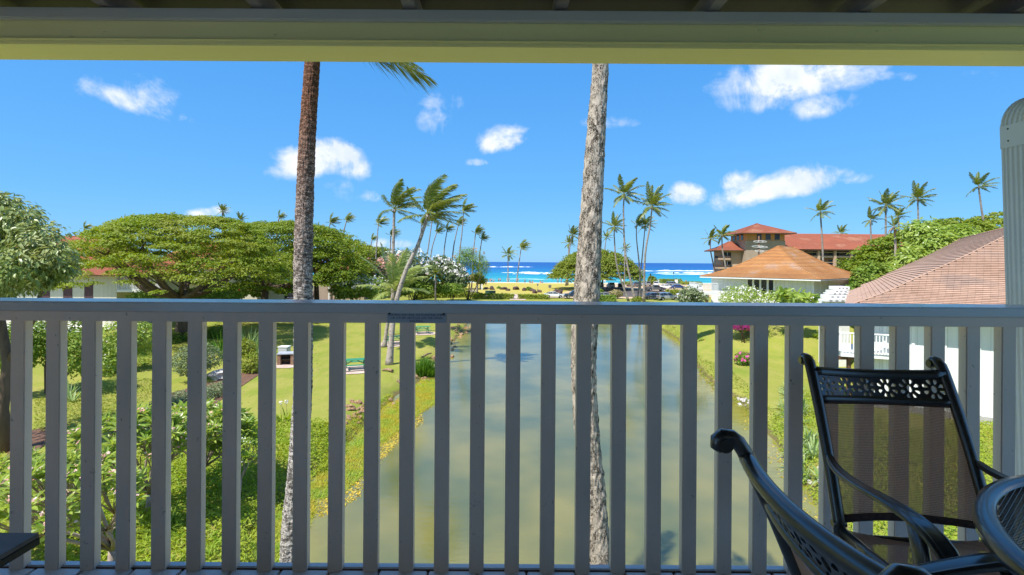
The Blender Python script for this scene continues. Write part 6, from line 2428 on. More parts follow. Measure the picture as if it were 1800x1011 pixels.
fw.box(q, -2.0, WL - .2, 0.1, 19.9, ze - .28, ze - .02)
rel(q.build('fascia', m_brown), HT)
q = MB()
fw.box(q, -1.5, WL - .5, 3.4, 19, 0, ze - .3)
rel(q.build('wall', m_taupe), HT)
for lv in range(4):
    zz0 = ze - 1.6 - lv * 2.35 - .3
    if zz0 < 1:
        break
    q = MB()
    fw.box(q, -1.5, WL - .5, .8, 3.38, zz0, zz0 + .42)
    rel(q.build('balcony_slab', m_stucco), HT)
    for k in range(9):
        q = MB()
        s0 = 1.0 + k * 3.9
        fw.box(q, s0, s0 + 2.5, 3.34, 3.42, zz0 + .5, zz0 + 1.9)
        rel(q.build('window', m_glass), HT)
    q = MB()
    fw.bar = None
    a, b = fw.p(-1.5, 1.0, zz0 + 1.25), fw.p(WL - .5, 1.0, zz0 + 1.25)
    q.bar(a, b, .12, .12)
    rel(q.build('balcony_rail', m_stucco), HT)
for k in range(10):
    s0 = fw.s_at(1467, .9) + (k - 6) * 3.9
    if s0 < -1.4 or s0 > WL - 1:
        continue
    q = MB()
    fw.box(q, s0 - .28, s0 + .28, .6, 1.1, 0, ze - .3)
    rel(q.build('column', m_stucco), HT)
# lower left wing
fl_ = Fr((P(1257, 460, 113.5).x, 113.5), (1, -.12))
zl = P(1275, 440, 113.5).z
hip_roof(HT, fl_, 9.4, 9.0, [(0, zl), (2.2, zl + .8), (4.45, zl + 2.2)], m_roof_red, 'lower_roof', pitch=.35, lip=.03)
q = MB()
fl_.box(q, 2.2, 9.0, 1.5, 8.4, 0, zl - .15)
rel(q.build('wall', m_stucco), HT)
for k in range(3):
    zz0 = zl - 2.2 - 2.0 * k * 1.05
    q = MB()
    fl_.box(q, .9, 3.6, .6, 3.2, zz0, zz0 + .35)
    bs = rel(q.build('balcony_slab', m_stucco), HT)
    q = MB()
    fl_.box(q, .9, 3.6, .6, .66, zz0 + .36, zz0 + .95)
    fl_.box(q, .9, .96, .67, 3.2, zz0 + .36, zz0 + .95)
    rel(q.build('balcony_rail', m_gap), HT)
    q = MB()
    fl_.box(q, 2.3, 4.0, 1.44, 1.52, zz0 + .4, zz0 + 1.75)
    rel(q.build('window', m_glass), HT)
    q = MB()
    fl_.box(q, 3.1, 3.2, 1.40, 1.46, zz0 + .4, zz0 + 1.75)
    rel(q.build('mullion', m_white), HT)
# utility pole with coiled aerials in front of the tower
UP = thing('utility_pole', 'dark utility pole with looped aerials before the tower', 'pole', (P(1334, 460, 88).x, 88, 0))
q = MB()
tp_ = P(1334, 415, 88)
q.tube([(tp_.x, 88, 0), tp_], [.18, .14], 8)
rel(q.build('pole', m_brown), UP)
q = MB()
for k, (dx, dz, w) in enumerate([(-.2, -1.0, .9), (.5, -1.0, .8), (-.3, -1.9, 1.1), (.6, -2.0, .9), (0, -2.7, .8)]):
    pts = [(tp_.x + dx + w * math.cos(a), 87.8, tp_.z + dz + .14 * math.sin(a)) for a in [2 * PI * j / 12 for j in range(13)]]
    q.tube(pts, .035, 5, cap=False)
rel(q.build('aerial', m_white), UP)

# --- left beige house
ya = 57
HL = thing('beige_house', 'beige boarded house with maroon shutters behind the left trees', 'house', (P(100, 500, ya).x, ya, 0))
x0, x1 = P(-150, 500, ya).x, P(205, 500, ya).x
fb = Fr((x0, ya), (1, 0))
ze_ = P(100, 481, ya).z
q = MB()
fb.box(q, 0, x1 - x0, 0, 12, -.1, ze_)
w_ = q.build('wall', m_beige)
uv_wall(w_, fb)
rel(w_, HL)
fe = Fr((x0 - 1.2, ya - 1.1), (1, 0))
hip_roof(HL, fe, x1 - x0 + 2.2, 14.2, [(0, ze_ - .1), (2.5, ze_ + .9), (7.1, ze_ + 4.6)], m_roof_red, pitch=.3, lip=.03)
for (a, b) in ((72, 88), (112, 127.5), (149, 164)):
    s0, s1 = fb.s_at(a), fb.s_at(b)
    q = MB()
    fb.box(q, s0, s1, -.05, .02, P(80, 524, ya).z, P(80, 498, ya).z)
    rel(q.build('shutter', m_maroon), HL)
q = MB()
fb.box(q, 1, x1 - x0 - .3, -3.2, -.02, .25, .55)
rel(q.build('terrace', m_white), HL)
dz_0 = P(225, 510, ya).z
xd = P(250, 510, ya).x
q = MB()
q.box(((x1 + xd) / 2 + .02, ya + 1.8, dz_0 - .12), (xd - x1, 3.6, .24))
rel(q.build('deck', m_white), HL)
railing(HL, (x1 + .05, ya), (xd, ya + .1), dz_0, 1.1, m_white, gap=.17, w=.06)
railing(HL, (xd, ya + .15), (xd - .2, ya + 3.4), dz_0, 1.1, m_white, gap=.2, w=.06)
q = MB()
q.box((P(232, 515, ya).x, ya + .3, dz_0 / 2 - .15), (.3, .3, dz_0))
rel(q.build('deck_post', m_brown), HL)

HM = thing('red_roof_house', 'pale two-storey house with balcony half hidden by the huge forked tree', 'house', (P(360, 500, 80).x, 80, 0))
x0, x1 = P(250, 500, 80).x, P(452, 500, 80).x
fb = Fr((x0, 80), (1, 0))
zq = P(350, 471, 80).z
q = MB()
fb.box(q, 0, x1 - x0, 0, 10, -.1, zq)
w_ = q.build('wall', m_beige)
uv_wall(w_, fb)
rel(w_, HM)
fe = Fr((x0 - 1.2, 78.8), (1, 0))
hip_roof(HM, fe, x1 - x0 + 2.4, 12.4, [(0, zq - .1), (2.2, zq + .9), (6.2, zq + 4.4)], m_roof_red, pitch=.32, lip=.03)
q = MB()
a_, b_ = P(280, 490, 79), P(366, 490, 79)
q.box(((a_.x + b_.x) / 2, 79.1, a_.z), (b_.x - a_.x, 1.7, .25))
rel(q.build('deck', m_white), HM)
railing(HM, (a_.x, 78.3), (b_.x, 78.3), a_.z + .1, 1.1, m_white, gap=.3, w=.08)
for (a, b, y0, y1) in ((401, 406, 497, 508), (408, 413, 497, 508), (415, 419, 497, 508), (300, 312, 475, 486), (330, 345, 475, 486)):
    s0, s1 = fb.s_at(a), fb.s_at(b)
    q = MB()
    fb.box(q, s0, s1, -.05, .02, P(a, y1, 80).z, P(a, y0, 80).z)
    rel(q.build('window', m_glass), HM)

HN = thing('grey_house', 'grey-brown cottage with white posts behind the parked white car', 'house', (P(600, 490, 104).x, 104, 0))
x0, x1 = P(555, 500, 104).x, P(640, 500, 104).x
fb = Fr((x0, 104), (1, 0))
zq = P(600, 474, 104).z
q = MB()
fb.box(q, 0, x1 - x0, 0, 8, -.1, zq)
rel(q.build('wall', m_taupe), HN)
fe = Fr((x0 - 1, 103), (1, 0))
hip_roof(HN, fe, x1 - x0 + 2, 10, [(0, zq - .1), (5, zq + 3)], m_roof_red, pitch=.35, lip=.03)
for px in (580, 593.5, 602, 617):
    s0 = fb.s_at(px)
    q = MB()
    fb.box(q, s0 - .12, s0 + .12, -.5, -.3, 0, zq)
    rel(q.build('post', m_white), HN)
q = MB()
fb.box(q, fb.s_at(615), fb.s_at(619), -.05, .02, P(1, 491, 104).z, P(1, 483, 104).z)
rel(q.build('window', m_glass), HN)

# --- pavilion, kiosk, utility boxes
PV = thing('beach_pavilion', 'small open pavilion with orange roof on white posts', 'pavilion', (P(832, 510, 143).x, 143, 0))
fp_ = Fr((P(811.5, 494, 143).x, 143), (1, .12))
hip_roof(PV, fp_, 6.5, 7.5, [(0, P(832, 494, 143).z), (3.24, P(832, 483, 146).z)], m_roof_or, pitch=.35, lip=.03)
for (a, b) in ((.5, .5), (6.0, .5), (.5, 7.0), (6.0, 7.0)):
    q = MB()
    fp_.box(q, a - .18, a + .18, b - .18, b + .18, 0, P(832, 494, 143).z)
    rel(q.build('post', m_white), PV)
KS = thing('small_kiosk', 'tiny white kiosk with grey pyramid roof left of the pavilion', 'kiosk', (P(807, 513, 134).x, 134, 0))
fk = Fr((P(796, 506, 134).x, 134), (1, 0))
hip_roof(KS, fk, 3.5, 3.5, [(0, 1.3), (1.74, 2.3)], mat('grey_shingle', (.26, .20, .16), (.34, .27, .22), 2, .9), pitch=.3, lip=.03)
q = MB()
fk.box(q, .8, 2.7, .8, 2.7, 0, 1.25)
rel(q.build('wall', m_white), KS)


def cabinet(name, label, px0, px1, py0, py1, m, catn='utility box'):
    a, b = G((px0 + px1) / 2, py1), None
    w = (px1 - px0) / F * a.y
    h = (py1 - py0) / F * a.y
    T = thing(name, label, catn, tuple(a))
    q = MB()
    q.box((a.x, a.y + .6, h / 2 - .02), (w, 1.2, h - .04))
    rel(q.build('body', m, None, bevel=.03), T)
    q = MB()
    q.box((a.x, a.y + .6, h - .01), (w + .12, 1.32, .06))
    rel(q.build('lid', m, None), T)
    q = MB()
    q.box((a.x, a.y - .01, h * .45), (.04, .03, h * .7))
    rel(q.build('door_seam', m_gap, None), T)
    return T


m_gbox = mat('green_box', (0.03, 0.10, 0.06), (0.025, 0.08, 0.05), 2, .5)
cabinet('utility_box', 'dark green transformer cabinet left of the footpath', 853, 871, 511.5, 518.5, m_gbox)
cabinet('utility_box', 'low pale grey box beside the kiosk', 822.5, 835.5, 510.5, 514, mat('pale_box', (.5, .5, .46), (.42, .42, .4), 2, .6))


# ------------------------------------------------------------------ cars
m_tyre = mat('tyre', (0.015, 0.015, 0.015), (0.025, 0.025, 0.025), 5, .85)
m_rim = mat('rim_metal', (0.45, 0.45, 0.46), (0.38, 0.38, 0.40), 5, .3, metal=.6)
m_cglass = mat('car_glass', (0.015, 0.02, 0.025), (0.02, 0.025, 0.03), 1, .05, spec=.8)
m_lamp = mat('headlamp', (0.7, 0.7, 0.7), (0.6, 0.6, 0.62), 3, .1)
m_tail = mat('tail_lamp', (0.45, 0.01, 0.01), (0.3, 0.01, 0.01), 3, .2)
m_plast = mat('black_plastic', (0.02, 0.02, 0.02), (0.03, 0.03, 0.03), 5, .6)
PAINT = {k: mat('paint_' + k, c, tuple(x * .93 for x in c), .5, .25, coat=.8, metal=mt) for k, c, mt in
         (('white', (.78, .78, .77), 0), ('silver', (.42, .44, .46), .5), ('grey', (.16, .17, .18), .4), ('navy', (.03, .05, .09), .3), ('black', (.012, .012, .013), 0), ('blue', (.03, .07, .22), .3))}
CK = {
    'sedan': dict(L=4.7, W=1.82, top=[(-2.35, .42), (-2.33, .92), (-1.75, 1.0), (1.0, .95), (2.0, .80), (2.33, .62), (2.35, .34)], gh=[(-1.85, .99), (-1.05, 1.41), (.25, 1.44), (1.15, .94)], r=.33, wx=1.38),
    'suv': dict(L=4.75, W=1.92, top=[(-2.35, .45), (-2.36, 1.05), (-2.2, 1.12), (1.1, 1.08), (2.15, .98), (2.36, .75), (2.36, .42)], gh=[(-2.22, 1.11), (-1.95, 1.68), (.2, 1.74), (1.05, 1.08)], r=.38, wx=1.42),
    'jeep': dict(L=4.4, W=1.9, top=[(-2.1, .5), (-2.12, 1.12), (-2.05, 1.15), (.85, 1.15), (2.1, 1.10), (2.18, 1.0), (2.18, .5)], gh=[(-2.05, 1.14), (-2.0, 1.84), (.35, 1.84), (.75, 1.15)], r=.42, wx=1.35),
    'pickup': dict(L=5.6, W=2.0, top=[(-2.8, .55), (-2.82, 1.15), (-2.75, 1.18), (1.35, 1.16), (2.6, 1.08), (2.8, .85), (2.8, .5)], gh=[(-.75, 1.17), (-.62, 1.80), (.65, 1.82), (1.4, 1.16)], r=.42, wx=1.75),
}


def car_parts(kind, paint):
    k = CK[kind]
    L, W, r, wx = k['L'], k['W'], k['r'], k['wx']
    out = []
    bot = [(L / 2 - .02, .30)]
    for cx in (wx, -wx):
        bot += [(cx + (r + .07) * math.cos(a), max(.24, r + (r + .07) * math.sin(a))) for a in [PI * j / 8 for j in range(9)]]
    bot += [(-L / 2 + .02, .34)]
    outline = list(reversed(k['top'])) and (k['top'] + bot)
    n = len(outline)
    q = MB()

    def hw(x, z):
        return W / 2 * (1 - .055 * (abs(x) / (L / 2)) ** 4) - (.05 if z > .85 else 0) - (.03 if z < .4 else 0)
    vs = [(x, -hw(x, z), z) for x, z in outline] + [(x, hw(x, z), z) for x, z in outline]
    fs = [tuple(range(n)), tuple(reversed(range(n, 2 * n)))] + [((i + 1) % n, i, n + i, n + (i + 1) % n) for i in range(n)]
    q.add(vs, fs)
    g = k['gh']

    def ghw(z):
        return W / 2 - .06 - .17 * (z - g[0][1]) / (max(p[1] for p in g) - g[0][1] + 1e-6)
    vs = [(x, -ghw(z), z) for x, z in g] + [(x, ghw(z), z) for x, z in g]
    m_ = len(g)
    q.add(vs, [tuple(range(m_)), tuple(reversed(range(m_, 2 * m_)))] + [((i + 1) % m_, i, m_ + i, m_ + (i + 1) % m_) for i in range(m_)])
    out.append(('body', q.mesh('body', paint, bevel=.035)))

    def quad_at(pts, off, nm, m):
        """thin pane over the given corner points"""
        a, b, c, d = [Vector(p) for p in pts]
        nn_ = (b - a).cross(d - a).normalized() * off
        q = MB()
        q.add([a + nn_, b + nn_, c + nn_, d + nn_, a - nn_, b - nn_, c - nn_, d - nn_], [(0, 1, 2, 3), (7, 6, 5, 4), (0, 4, 5, 1), (1, 5, 6, 2), (2, 6, 7, 3), (3, 7, 4, 0)])
        out.append((nm, q.mesh(nm, m)))

    def L2(p, q_, t):
        return (p[0] + (q_[0] - p[0]) * t, p[1] + (q_[1] - p[1]) * t)
    (rx0, rz0), (rx1, rz1), (fx1, fz1), (fx0, fz0) = g
    # windscreen and rear window
    for (p0, p1, nm, sg) in (((fx0, fz0), (fx1, fz1), 'windscreen', 1), ((rx0, rz0), (rx1, rz1), 'rear_window', -1)):
        a, b = L2(p0, p1, .10), L2(p0, p1, .90)
        quad_at([(a[0] + sg * .012, -ghw(a[1]) + .09, a[1]), (a[0] + sg * .012, ghw(a[1]) - .09, a[1]), (b[0] + sg * .012, ghw(b[1]) - .09, b[1]), (b[0] + sg * .012, -ghw(b[1]) + .09, b[1])], .012, nm, m_cglass)
    for s in (-1, 1):
        segs = [(.04, .47), (.51, .96)] if kind != 'suv' else [(.03, .30), (.33, .62), (.65, .96)]
        for (t0, t1) in segs:
            pts = []
            for tt, up in ((t0, .12), (t1, .12), (t1, .86), (t0, .86)):
                lo_ = L2((rx0, rz0), (fx0, fz0), tt)
                hi_ = L2((rx1, rz1), (fx1, fz1), tt)
                x, z = L2(lo_, hi_, up)
                pts.append((x, s * (ghw(z) + .006), z))
            quad_at(pts, .01, 'side_window', m_cglass)
        ztp = k['top'][4][1] - .12
        q = MB()
        q.box((L / 2 - .09, s * (W / 2 - .28), ztp), (.14, .34, .13))
        out.append(('headlight', q.mesh('headlight', m_lamp, bevel=.02)))
        q = MB()
        q.box((-L / 2 + .05, s * (W / 2 - .22), k['top'][1][1] - .16), (.12, .30, .16))
        out.append(('tail_light', q.mesh('tail_light', m_tail, bevel=.02)))
        q = MB()
        q.box((fx0 - .12, s * (W / 2 + .07), fz0 + .08), (.12, .18, .12))
        out.append(('mirror', q.mesh('mirror', paint, bevel=.02)))
    q = MB()
    q.box((L / 2 - .02, 0, .42), (.07, W * .78, .18))
    out.append(('bumper', q.mesh('bumper', m_plast, bevel=.02)))
    q = MB()
    q.box((-L / 2 + .02, 0, .45), (.07, W * .78, .16))
    out.append(('bumper', q.mesh('bumper', m_plast, bevel=.02)))
    if kind == 'pickup':
        q = MB()
        q.box((-1.78, 0, 1.185), (1.9, W - .35, .03))
        out.append(('bed', q.mesh('bed', m_plast)))
    return out


def wheel_meshes(r):
    q = MB()
    prof = [(r * .60, -.11), (r * .93, -.11), (r, -.08), (r, .08), (r * .93, .11), (r * .60, .11)]
    q.lathe(prof, n=18)
    ty = q.mesh('tyre', m_tyre)
    q = MB()
    q.lathe([(.001, -.085), (r * .2, -.09), (r * .22, -.07), (r * .5, -.06), (r * .62, -.10)], n=18)
    q.lathe([(.001, .085), (r * .2, .09), (r * .22, .07), (r * .5, .06), (r * .62, .10)], n=18)
    for j in range(5):
        a = 2 * PI * j / 5
        for sg in (-1, 1):
            q.box((math.cos(a) * r * .38, math.sin(a) * r * .38, sg * .085), (r * .5, r * .14, .02), a)
    return ty, q.mesh('rim', m_rim)


WM = {k: wheel_meshes(v['r']) for k, v in CK.items()}
CPM = {}


def car(kind, colour, label, px, py, deg, group='cars parked at the beach'):
    """deg: 0 the nose points right in the picture, 90 away from the camera"""
    p = G(px, py)
    T = thing('parked_car', label, 'car', (p.x, p.y, ground_z(p.x, p.y) + .07), rad(deg), group)
    key = (kind, colour)
    if key not in CPM:
        CPM[key] = car_parts(kind, PAINT[colour])
    for nm, me in CPM[key]:
        mobj(nm, me, T)
    ty, ri = WM[kind]
    k = CK[kind]
    for sx_ in (-1, 1):
        for sy_ in (-1, 1):
            o = mobj('wheel', ty, T)
            o.location = (sx_ * k['wx'], sy_ * (k['W'] / 2 - .13), k['r'])
            o.rotation_euler = (rad(90), 0, 0)
            mobj('rim', ri, o)
    return T


car('sedan', 'white', 'white sedan behind the short hedge right of the footpath', 974, 524.2, 2)
car('suv', 'navy', 'dark blue wagon beside the white sedan, partly behind the rough trunk', 1009, 525.0, 181)
car('jeep', 'white', 'white boxy off-roader at the right edge of the rough trunk, upper row', 1054, 505.5, 92)
car('suv', 'grey', 'grey wagon emerging from behind the rough trunk, middle row', 1049, 511.5, 10)
car('sedan', 'silver', 'silver saloon low beside the bronze-green bush', 1064, 525.5, -8)
car('jeep', 'white', 'white four-wheel drive seen from behind, clear of the palms', 1073.5, 507, 90)
car('suv', 'black', 'dark car right of the white four-wheel drive', 1091, 507.3, 78)
car('suv', 'grey', 'dark wagon between the palm trunks in the back row', 1117, 504.5, 86)
car('suv', 'silver', 'silver wagon behind the pickup, left of the lamp post', 1135, 503.5, 100)
car('suv', 'white', 'pale van behind the pickup, right of the lamp post', 1153, 504, 75)
car('pickup', 'grey', 'long grey pickup in the middle row right of the palms', 1152, 512.5, 2)
car('sedan', 'white', 'white saloon right of the pickup in the back row', 1171, 508, -22)
car('suv', 'silver', 'silver wagon far back near the beach hedge', 1183, 503.8, 12)
car('sedan', 'blue', 'small bright blue car in the back row', 1193, 508.5, -12)
car('suv', 'silver', 'big silver crossover in the front row, side on', 1174, 528.2, 1)
car('sedan', 'grey', 'dark silver saloon tucked left of the big silver crossover', 1150, 526, 12)
car('pickup', 'white', 'white truck facing the lot beside the white balcony', 1217, 508, -98)
car('suv', 'white', 'white wagon just left of the white balcony', 1228, 511.5, -100)
car('sedan', 'white', 'white car behind the flowering shrub', 1207, 524, 15)
GS = 'cars on the left street'
car('suv', 'white', 'white crossover parked right of the left big trunk', 558, 515, 3, GS)
car('suv', 'silver', 'silver crossover just behind the white one', 568, 512.2, 5, GS)
car('sedan', 'black', 'black saloon low to the left of the big trunk', 510, 525.5, 180, GS)


# ------------------------------------------------------------------ people on the beach
def person_mesh(name, joints, edges, mats):
    me = bpy.data.meshes.new(name)
    me.from_pydata([j[:3] for j in joints], [], edges)
    o = bpy.data.objects.new(name, me)
    COL.objects.link(o)
    md = o.modifiers.new('skin', 'SKIN')
    for i, j in enumerate(joints):
        me.skin_vertices[0].data[i].radius = (j[3], j[3] * (j[4] if len(j) > 4 else 1))
    me.skin_vertices[0].data[0].use_root = True
    sb = o.modifiers.new('sub', 'SUBSURF')
    sb.levels = sb.render_levels = 1
    dg = bpy.context.evaluated_depsgraph_get()
    ev = o.evaluated_get(dg)
    res = bpy.data.meshes.new_from_object(ev)
    bpy.data.objects.remove(o)
    res.name = name
    for p in res.polygons:
        p.use_smooth = True
    return res


E_ = [(0, 1), (1, 2), (2, 3), (3, 4), (2, 5), (5, 6), (6, 7), (2, 8), (8, 9), (9, 10), (0, 11), (11, 12), (12, 13), (13, 14), (0, 15), (15, 16), (16, 17), (17, 18)]


def figure(pose):
    if pose == 'stand':
        J = [(0, 0, .93, .13), (0, 0, 1.15, .12), (0, 0, 1.40, .13), (0, 0, 1.53, .055), (0, -.02, 1.66, .10), (.19, 0, 1.40, .06), (.25, .02, 1.12, .042), (.24, -.08, .88, .034), (-.19, 0, 1.40, .06), (-.25, .02, 1.12, .042), (-.23, -.08, .88, .034),
             (.10, 0, .85, .095), (.11, -.02, .50, .062), (.11, .03, .10, .04), (.12, -.12, .03, .035), (-.10, 0, .85, .095), (-.11, -.02, .50, .062), (-.11, .03, .10, .04), (-.12, -.12, .03, .035)]
    elif pose == 'walk':
        J = [(0, 0, .92, .13), (0, -.02, 1.15, .12), (0, -.05, 1.40, .13), (0, -.06, 1.53, .055), (0, -.10, 1.66, .10), (.19, -.05, 1.40, .06), (.25, .12, 1.15, .042), (.24, .10, .92, .034), (-.19, -.05, 1.40, .06), (-.25, -.20, 1.16, .042), (-.23, -.38, .98, .034),
             (.10, 0, .85, .095), (.11, -.22, .50, .062), (.11, -.26, .10, .04), (.12, -.40, .04, .035), (-.10, 0, .85, .095), (-.11, .12, .50, .062), (-.11, .38, .16, .04), (-.12, .30, .04, .035)]
    else:
        J = [(0, 0, .16, .14), (0, .08, .38, .12), (0, .10, .62, .13), (0, .08, .75, .055), (0, .05, .88, .10), (.19, .10, .62, .06), (.27, .22, .38, .042), (.26, .32, .10, .034), (-.19, .10, .62, .06), (-.27, .22, .38, .042), (-.26, .32, .10, .034),
             (.11, -.06, .15, .095), (.13, -.38, .38, .062), (.12, -.62, .08, .04), (.12, -.74, .06, .035), (-.11, -.06, .15, .095), (-.13, -.42, .30, .062), (-.12, -.75, .07, .04), (-.12, -.85, .08, .035)]
    return J


SKIN = mat('skin', (0.50, 0.28, 0.18), (0.42, 0.23, 0.15), 3, .55)
HAIR = mat('hair', (0.04, 0.025, 0.015), (0.08, 0.05, 0.03), 8, .7)
CLOTH = {k: mat('cloth_' + k, c, tuple(x * .85 for x in c), 6, .85) for k, c in (('red', (.55, .04, .03)), ('orange', (.75, .16, .03)), ('white', (.75, .75, .73)), ('blue', (.05, .10, .35)), ('black', (.03, .03, .04)), ('pink', (.70, .28, .28)), ('teal', (.05, .32, .33)))}
BODY = {}
for pose in ('stand', 'walk', 'sit'):
    J = figure(pose)
    b_ = person_mesh('body', J, E_, None)
    b_.materials.append(SKIN)

    def grow(idx, ed, k):
        Jx = [tuple(J[i][:3]) + (J[i][3] * k,) for i in idx]
        return person_mesh('clothes', Jx, ed, None)
    shorts = grow([0, 11, 12, 15, 16], [(0, 1), (1, 2), (0, 3), (3, 4)], 1.16)
    shirt = grow([1, 2, 5, 6, 8, 9], [(0, 1), (1, 2), (2, 3), (1, 4), (4, 5)], 1.17)
    q = MB()
    h = J[4]
    q.blob((h[0], h[1] + .018, h[2] + .03), (.115, .12, .105), 2, .05, smooth=True)
    q.blob((h[0], h[1] - .115, h[2] - .01), (.018, .02, .025), 1, 0, mi=1)
    BODY[pose] = (b_, shorts, shirt, q.mesh('hair', [HAIR, SKIN]))
CLC = {}


def person(pose, shorts, shirt, label, px, py, deg, Y=None):
    p = G(px, py)
    if Y:
        p = Vector((wpx(px, py)[0] * Y, Y, 0))
    T = thing('person', label, 'person', (p.x, p.y, ground_z(p.x, p.y)), rad(deg), 'people on the beach and the lawn')
    b_, sh, st, hr = BODY[pose]
    s = random.uniform(.95, 1.06)
    T.scale = (s, s, s)
    mobj('body', b_, T)
    for nm, me, cl in (('shorts', sh, shorts), ('shirt', st, shirt)):
        if cl is None:
            continue
        key = (pose, nm, cl)
        if key not in CLC:
            c = me.copy()
            c.materials.clear()
            c.materials.append(CLOTH[cl])
            CLC[key] = c
        mobj(nm, CLC[key], T)
    mobj('hair', hr, T)
    return T


person('stand', 'red', None, 'bather in red shorts leftmost on the beach', 857, 493.6, 20, 199)
person('stand', 'orange', 'red', 'person in a red top, second from the left on the beach', 861.5, 493.6, 200, 198)
person('walk', 'black', None, 'bare-chested bather in dark shorts, third from the left', 864, 493.8, 90, 198)
person('stand', 'blue', None, 'bather in blue shorts standing alone near the water', 868, 493.6, 0, 200)
person('stand', 'black', 'white', 'left one of a standing pair on the beach, white top', 876.5, 494, 30, 197)
person('walk', 'black', 'pink', 'right one of a standing pair on the beach, pink top', 879.5, 494, 160, 197)
person('stand', 'white', 'white', 'person in white left of the beach palms', 891, 494.3, 90, 196)
person('stand', 'white', 'pink', 'person just right of the left beach palm', 895.5, 494.3, 270, 197)
person('stand', 'teal', 'orange', 'person with an orange top right of the taller beach palm', 911, 494.5, 0, 196)
person('stand', 'black', None, 'bather in dark shorts standing alone on the lawn edge', 922.7, 498.3, 40, 187)
person('sit', 'black', 'red', 'person in red sitting at the top of the lawn', 933, 495.6, 80, 193)
person('sit', 'black', 'black', 'person in black sitting beside the one in red', 931, 495.5, 60, 195)
person('sit', 'red', 'pink', 'person in pink sitting right of the one in red', 936, 495.6, 200, 193)
person('sit', 'orange', 'orange', 'sunbather in orange before the umbrella tree', 950.5, 496, 30, 193)
person('sit', 'blue', None, 'sunbather in blue shorts before the umbrella tree', 953.5, 496, 250, 192)
person('walk', 'black', 'white', 'person in white shirt and dark shorts walking by the pavilion', 854.3, 503.4, 180, 166)
person('stand', 'blue', 'blue', 'figure in blue in the shade under the umbrella tree, left', 980.5, 496, 0, 190)
person('stand', 'blue', 'black', 'dark figure under the umbrella tree, right of the one in blue', 986.5, 496.2, 0, 189)
person('walk', 'red', 'orange', 'person in orange by the rough trunk at the beach', 1010, 497, 100, 186)
person('stand', 'red', None, 'person in red shorts near the umbrella tree', 1014, 497.2, 10, 187)
person('stand', 'orange', 'orange', 'person in orange standing behind the car park hedge', 1206, 498, 10, 188)


# ------------------------------------------------------------------ posts, signs, lamps
def sign_post(label, px, py0, py1, w, h, m, rnd=False, name='sign_post', round_=False):
    b = G(px, py1)
    T = thing(name, label, 'sign', (b.x, b.y, ground_z(b.x, b.y)))
    top = P(px, py0, b.y)
    q = MB()
    q.tube([(b.x, b.y, 0), (b.x, b.y, top.z)], .05, 6)
    rel(q.build('post', m_taupe), T)
    q = MB()
    if round_:
        q.lathe([(.001, -.03), (w / 2, -.03), (w / 2, .03), (.001, .03)], n=14)
        o = mobj('panel', q.mesh('panel', m))
        o.rotation_euler = (rad(90), 0, 0)
        o.location = (b.x, b.y - .09, top.z - h / 2)
        rel(o, T)
    else:
        q.box((b.x, b.y - .08, top.z - h / 2), (w, .05, h))
        rel(q.build('panel', m), T)
    return T


m_signgrey = mat('sign_grey', (.14, .12, .12), (.18, .16, .16), 3, .6)
GSN = 'small signs round the car park'
sign_post('thin sign post on the lawn left of the white sedan', 945, 498.5, 512, .42, .6, m_signgrey)
sign_post('sign post with dark square plate above the white sedan', 966.5, 501, 515.5, .75, .75, m_signgrey)
sign_post('small white sign among the dune plants left of the palms', 1063, 490, 501, .9, 1.0, m_white)
sign_post('small white sign between the leaning trunks', 1093, 490.5, 501, .8, .8, m_white)
sign_post('round white sign left of the beach hedge', 1155.5, 491.5, 501, 1.1, 1.1, m_white, round_=True)
sign_post('white sign standing before the beach hedge', 1188.5, 491.5, 501, 1.1, 1.5, m_white)
sign_post('slender pale post in the car park before the pickup', 1147.5, 500, 517, .12, .12, m_white)
sign_post('slender pale post near the silver crossover', 1177, 509, 520, .1, .1, m_white)


def lamp_post(label, px, py0, py1, m):
    b = G(px, py1)
    T = thing('lamp_post', label, 'lamp', (b.x, b.y, 0))
    z = P(px, py0, b.y).z
    q = MB()
    q.lathe([(.14, 0), (.14, .4), (.07, .5), (.055, z - .5), (.001, z - .5)], (b.x, b.y, 0), 8)
    rel(q.build('pole', m), T)
    q = MB()
    q.lathe([(.08, -.5), (.20, -.42), (.24, -.12), (.30, -.08), (.10, .06), (.001, .12)], (b.x, b.y, z), 10)
    rel(q.build('lantern', m), T)
    return T


lamp_post('dark lamp post left of the silver cars in the car park', 1143, 481.5, 505, m_black)
lamp_post('green lamp post in front of the sea beside the white balcony', 1184, 479, 498, m_gbox)


# ------------------------------------------------------------------ picnic tables
m_green = mat('green_paint', (0.04, 0.27, 0.14), (0.03, 0.22, 0.11), 2, .45)
m_dgreen = mat('dark_green_paint', (0.02, 0.11, 0.05), (0.02, 0.09, 0.04), 2, .6)
q = MB()
q.box((0, 0, 0), (1.83, .135, .038))
plank = q.mesh('plank', m_green)


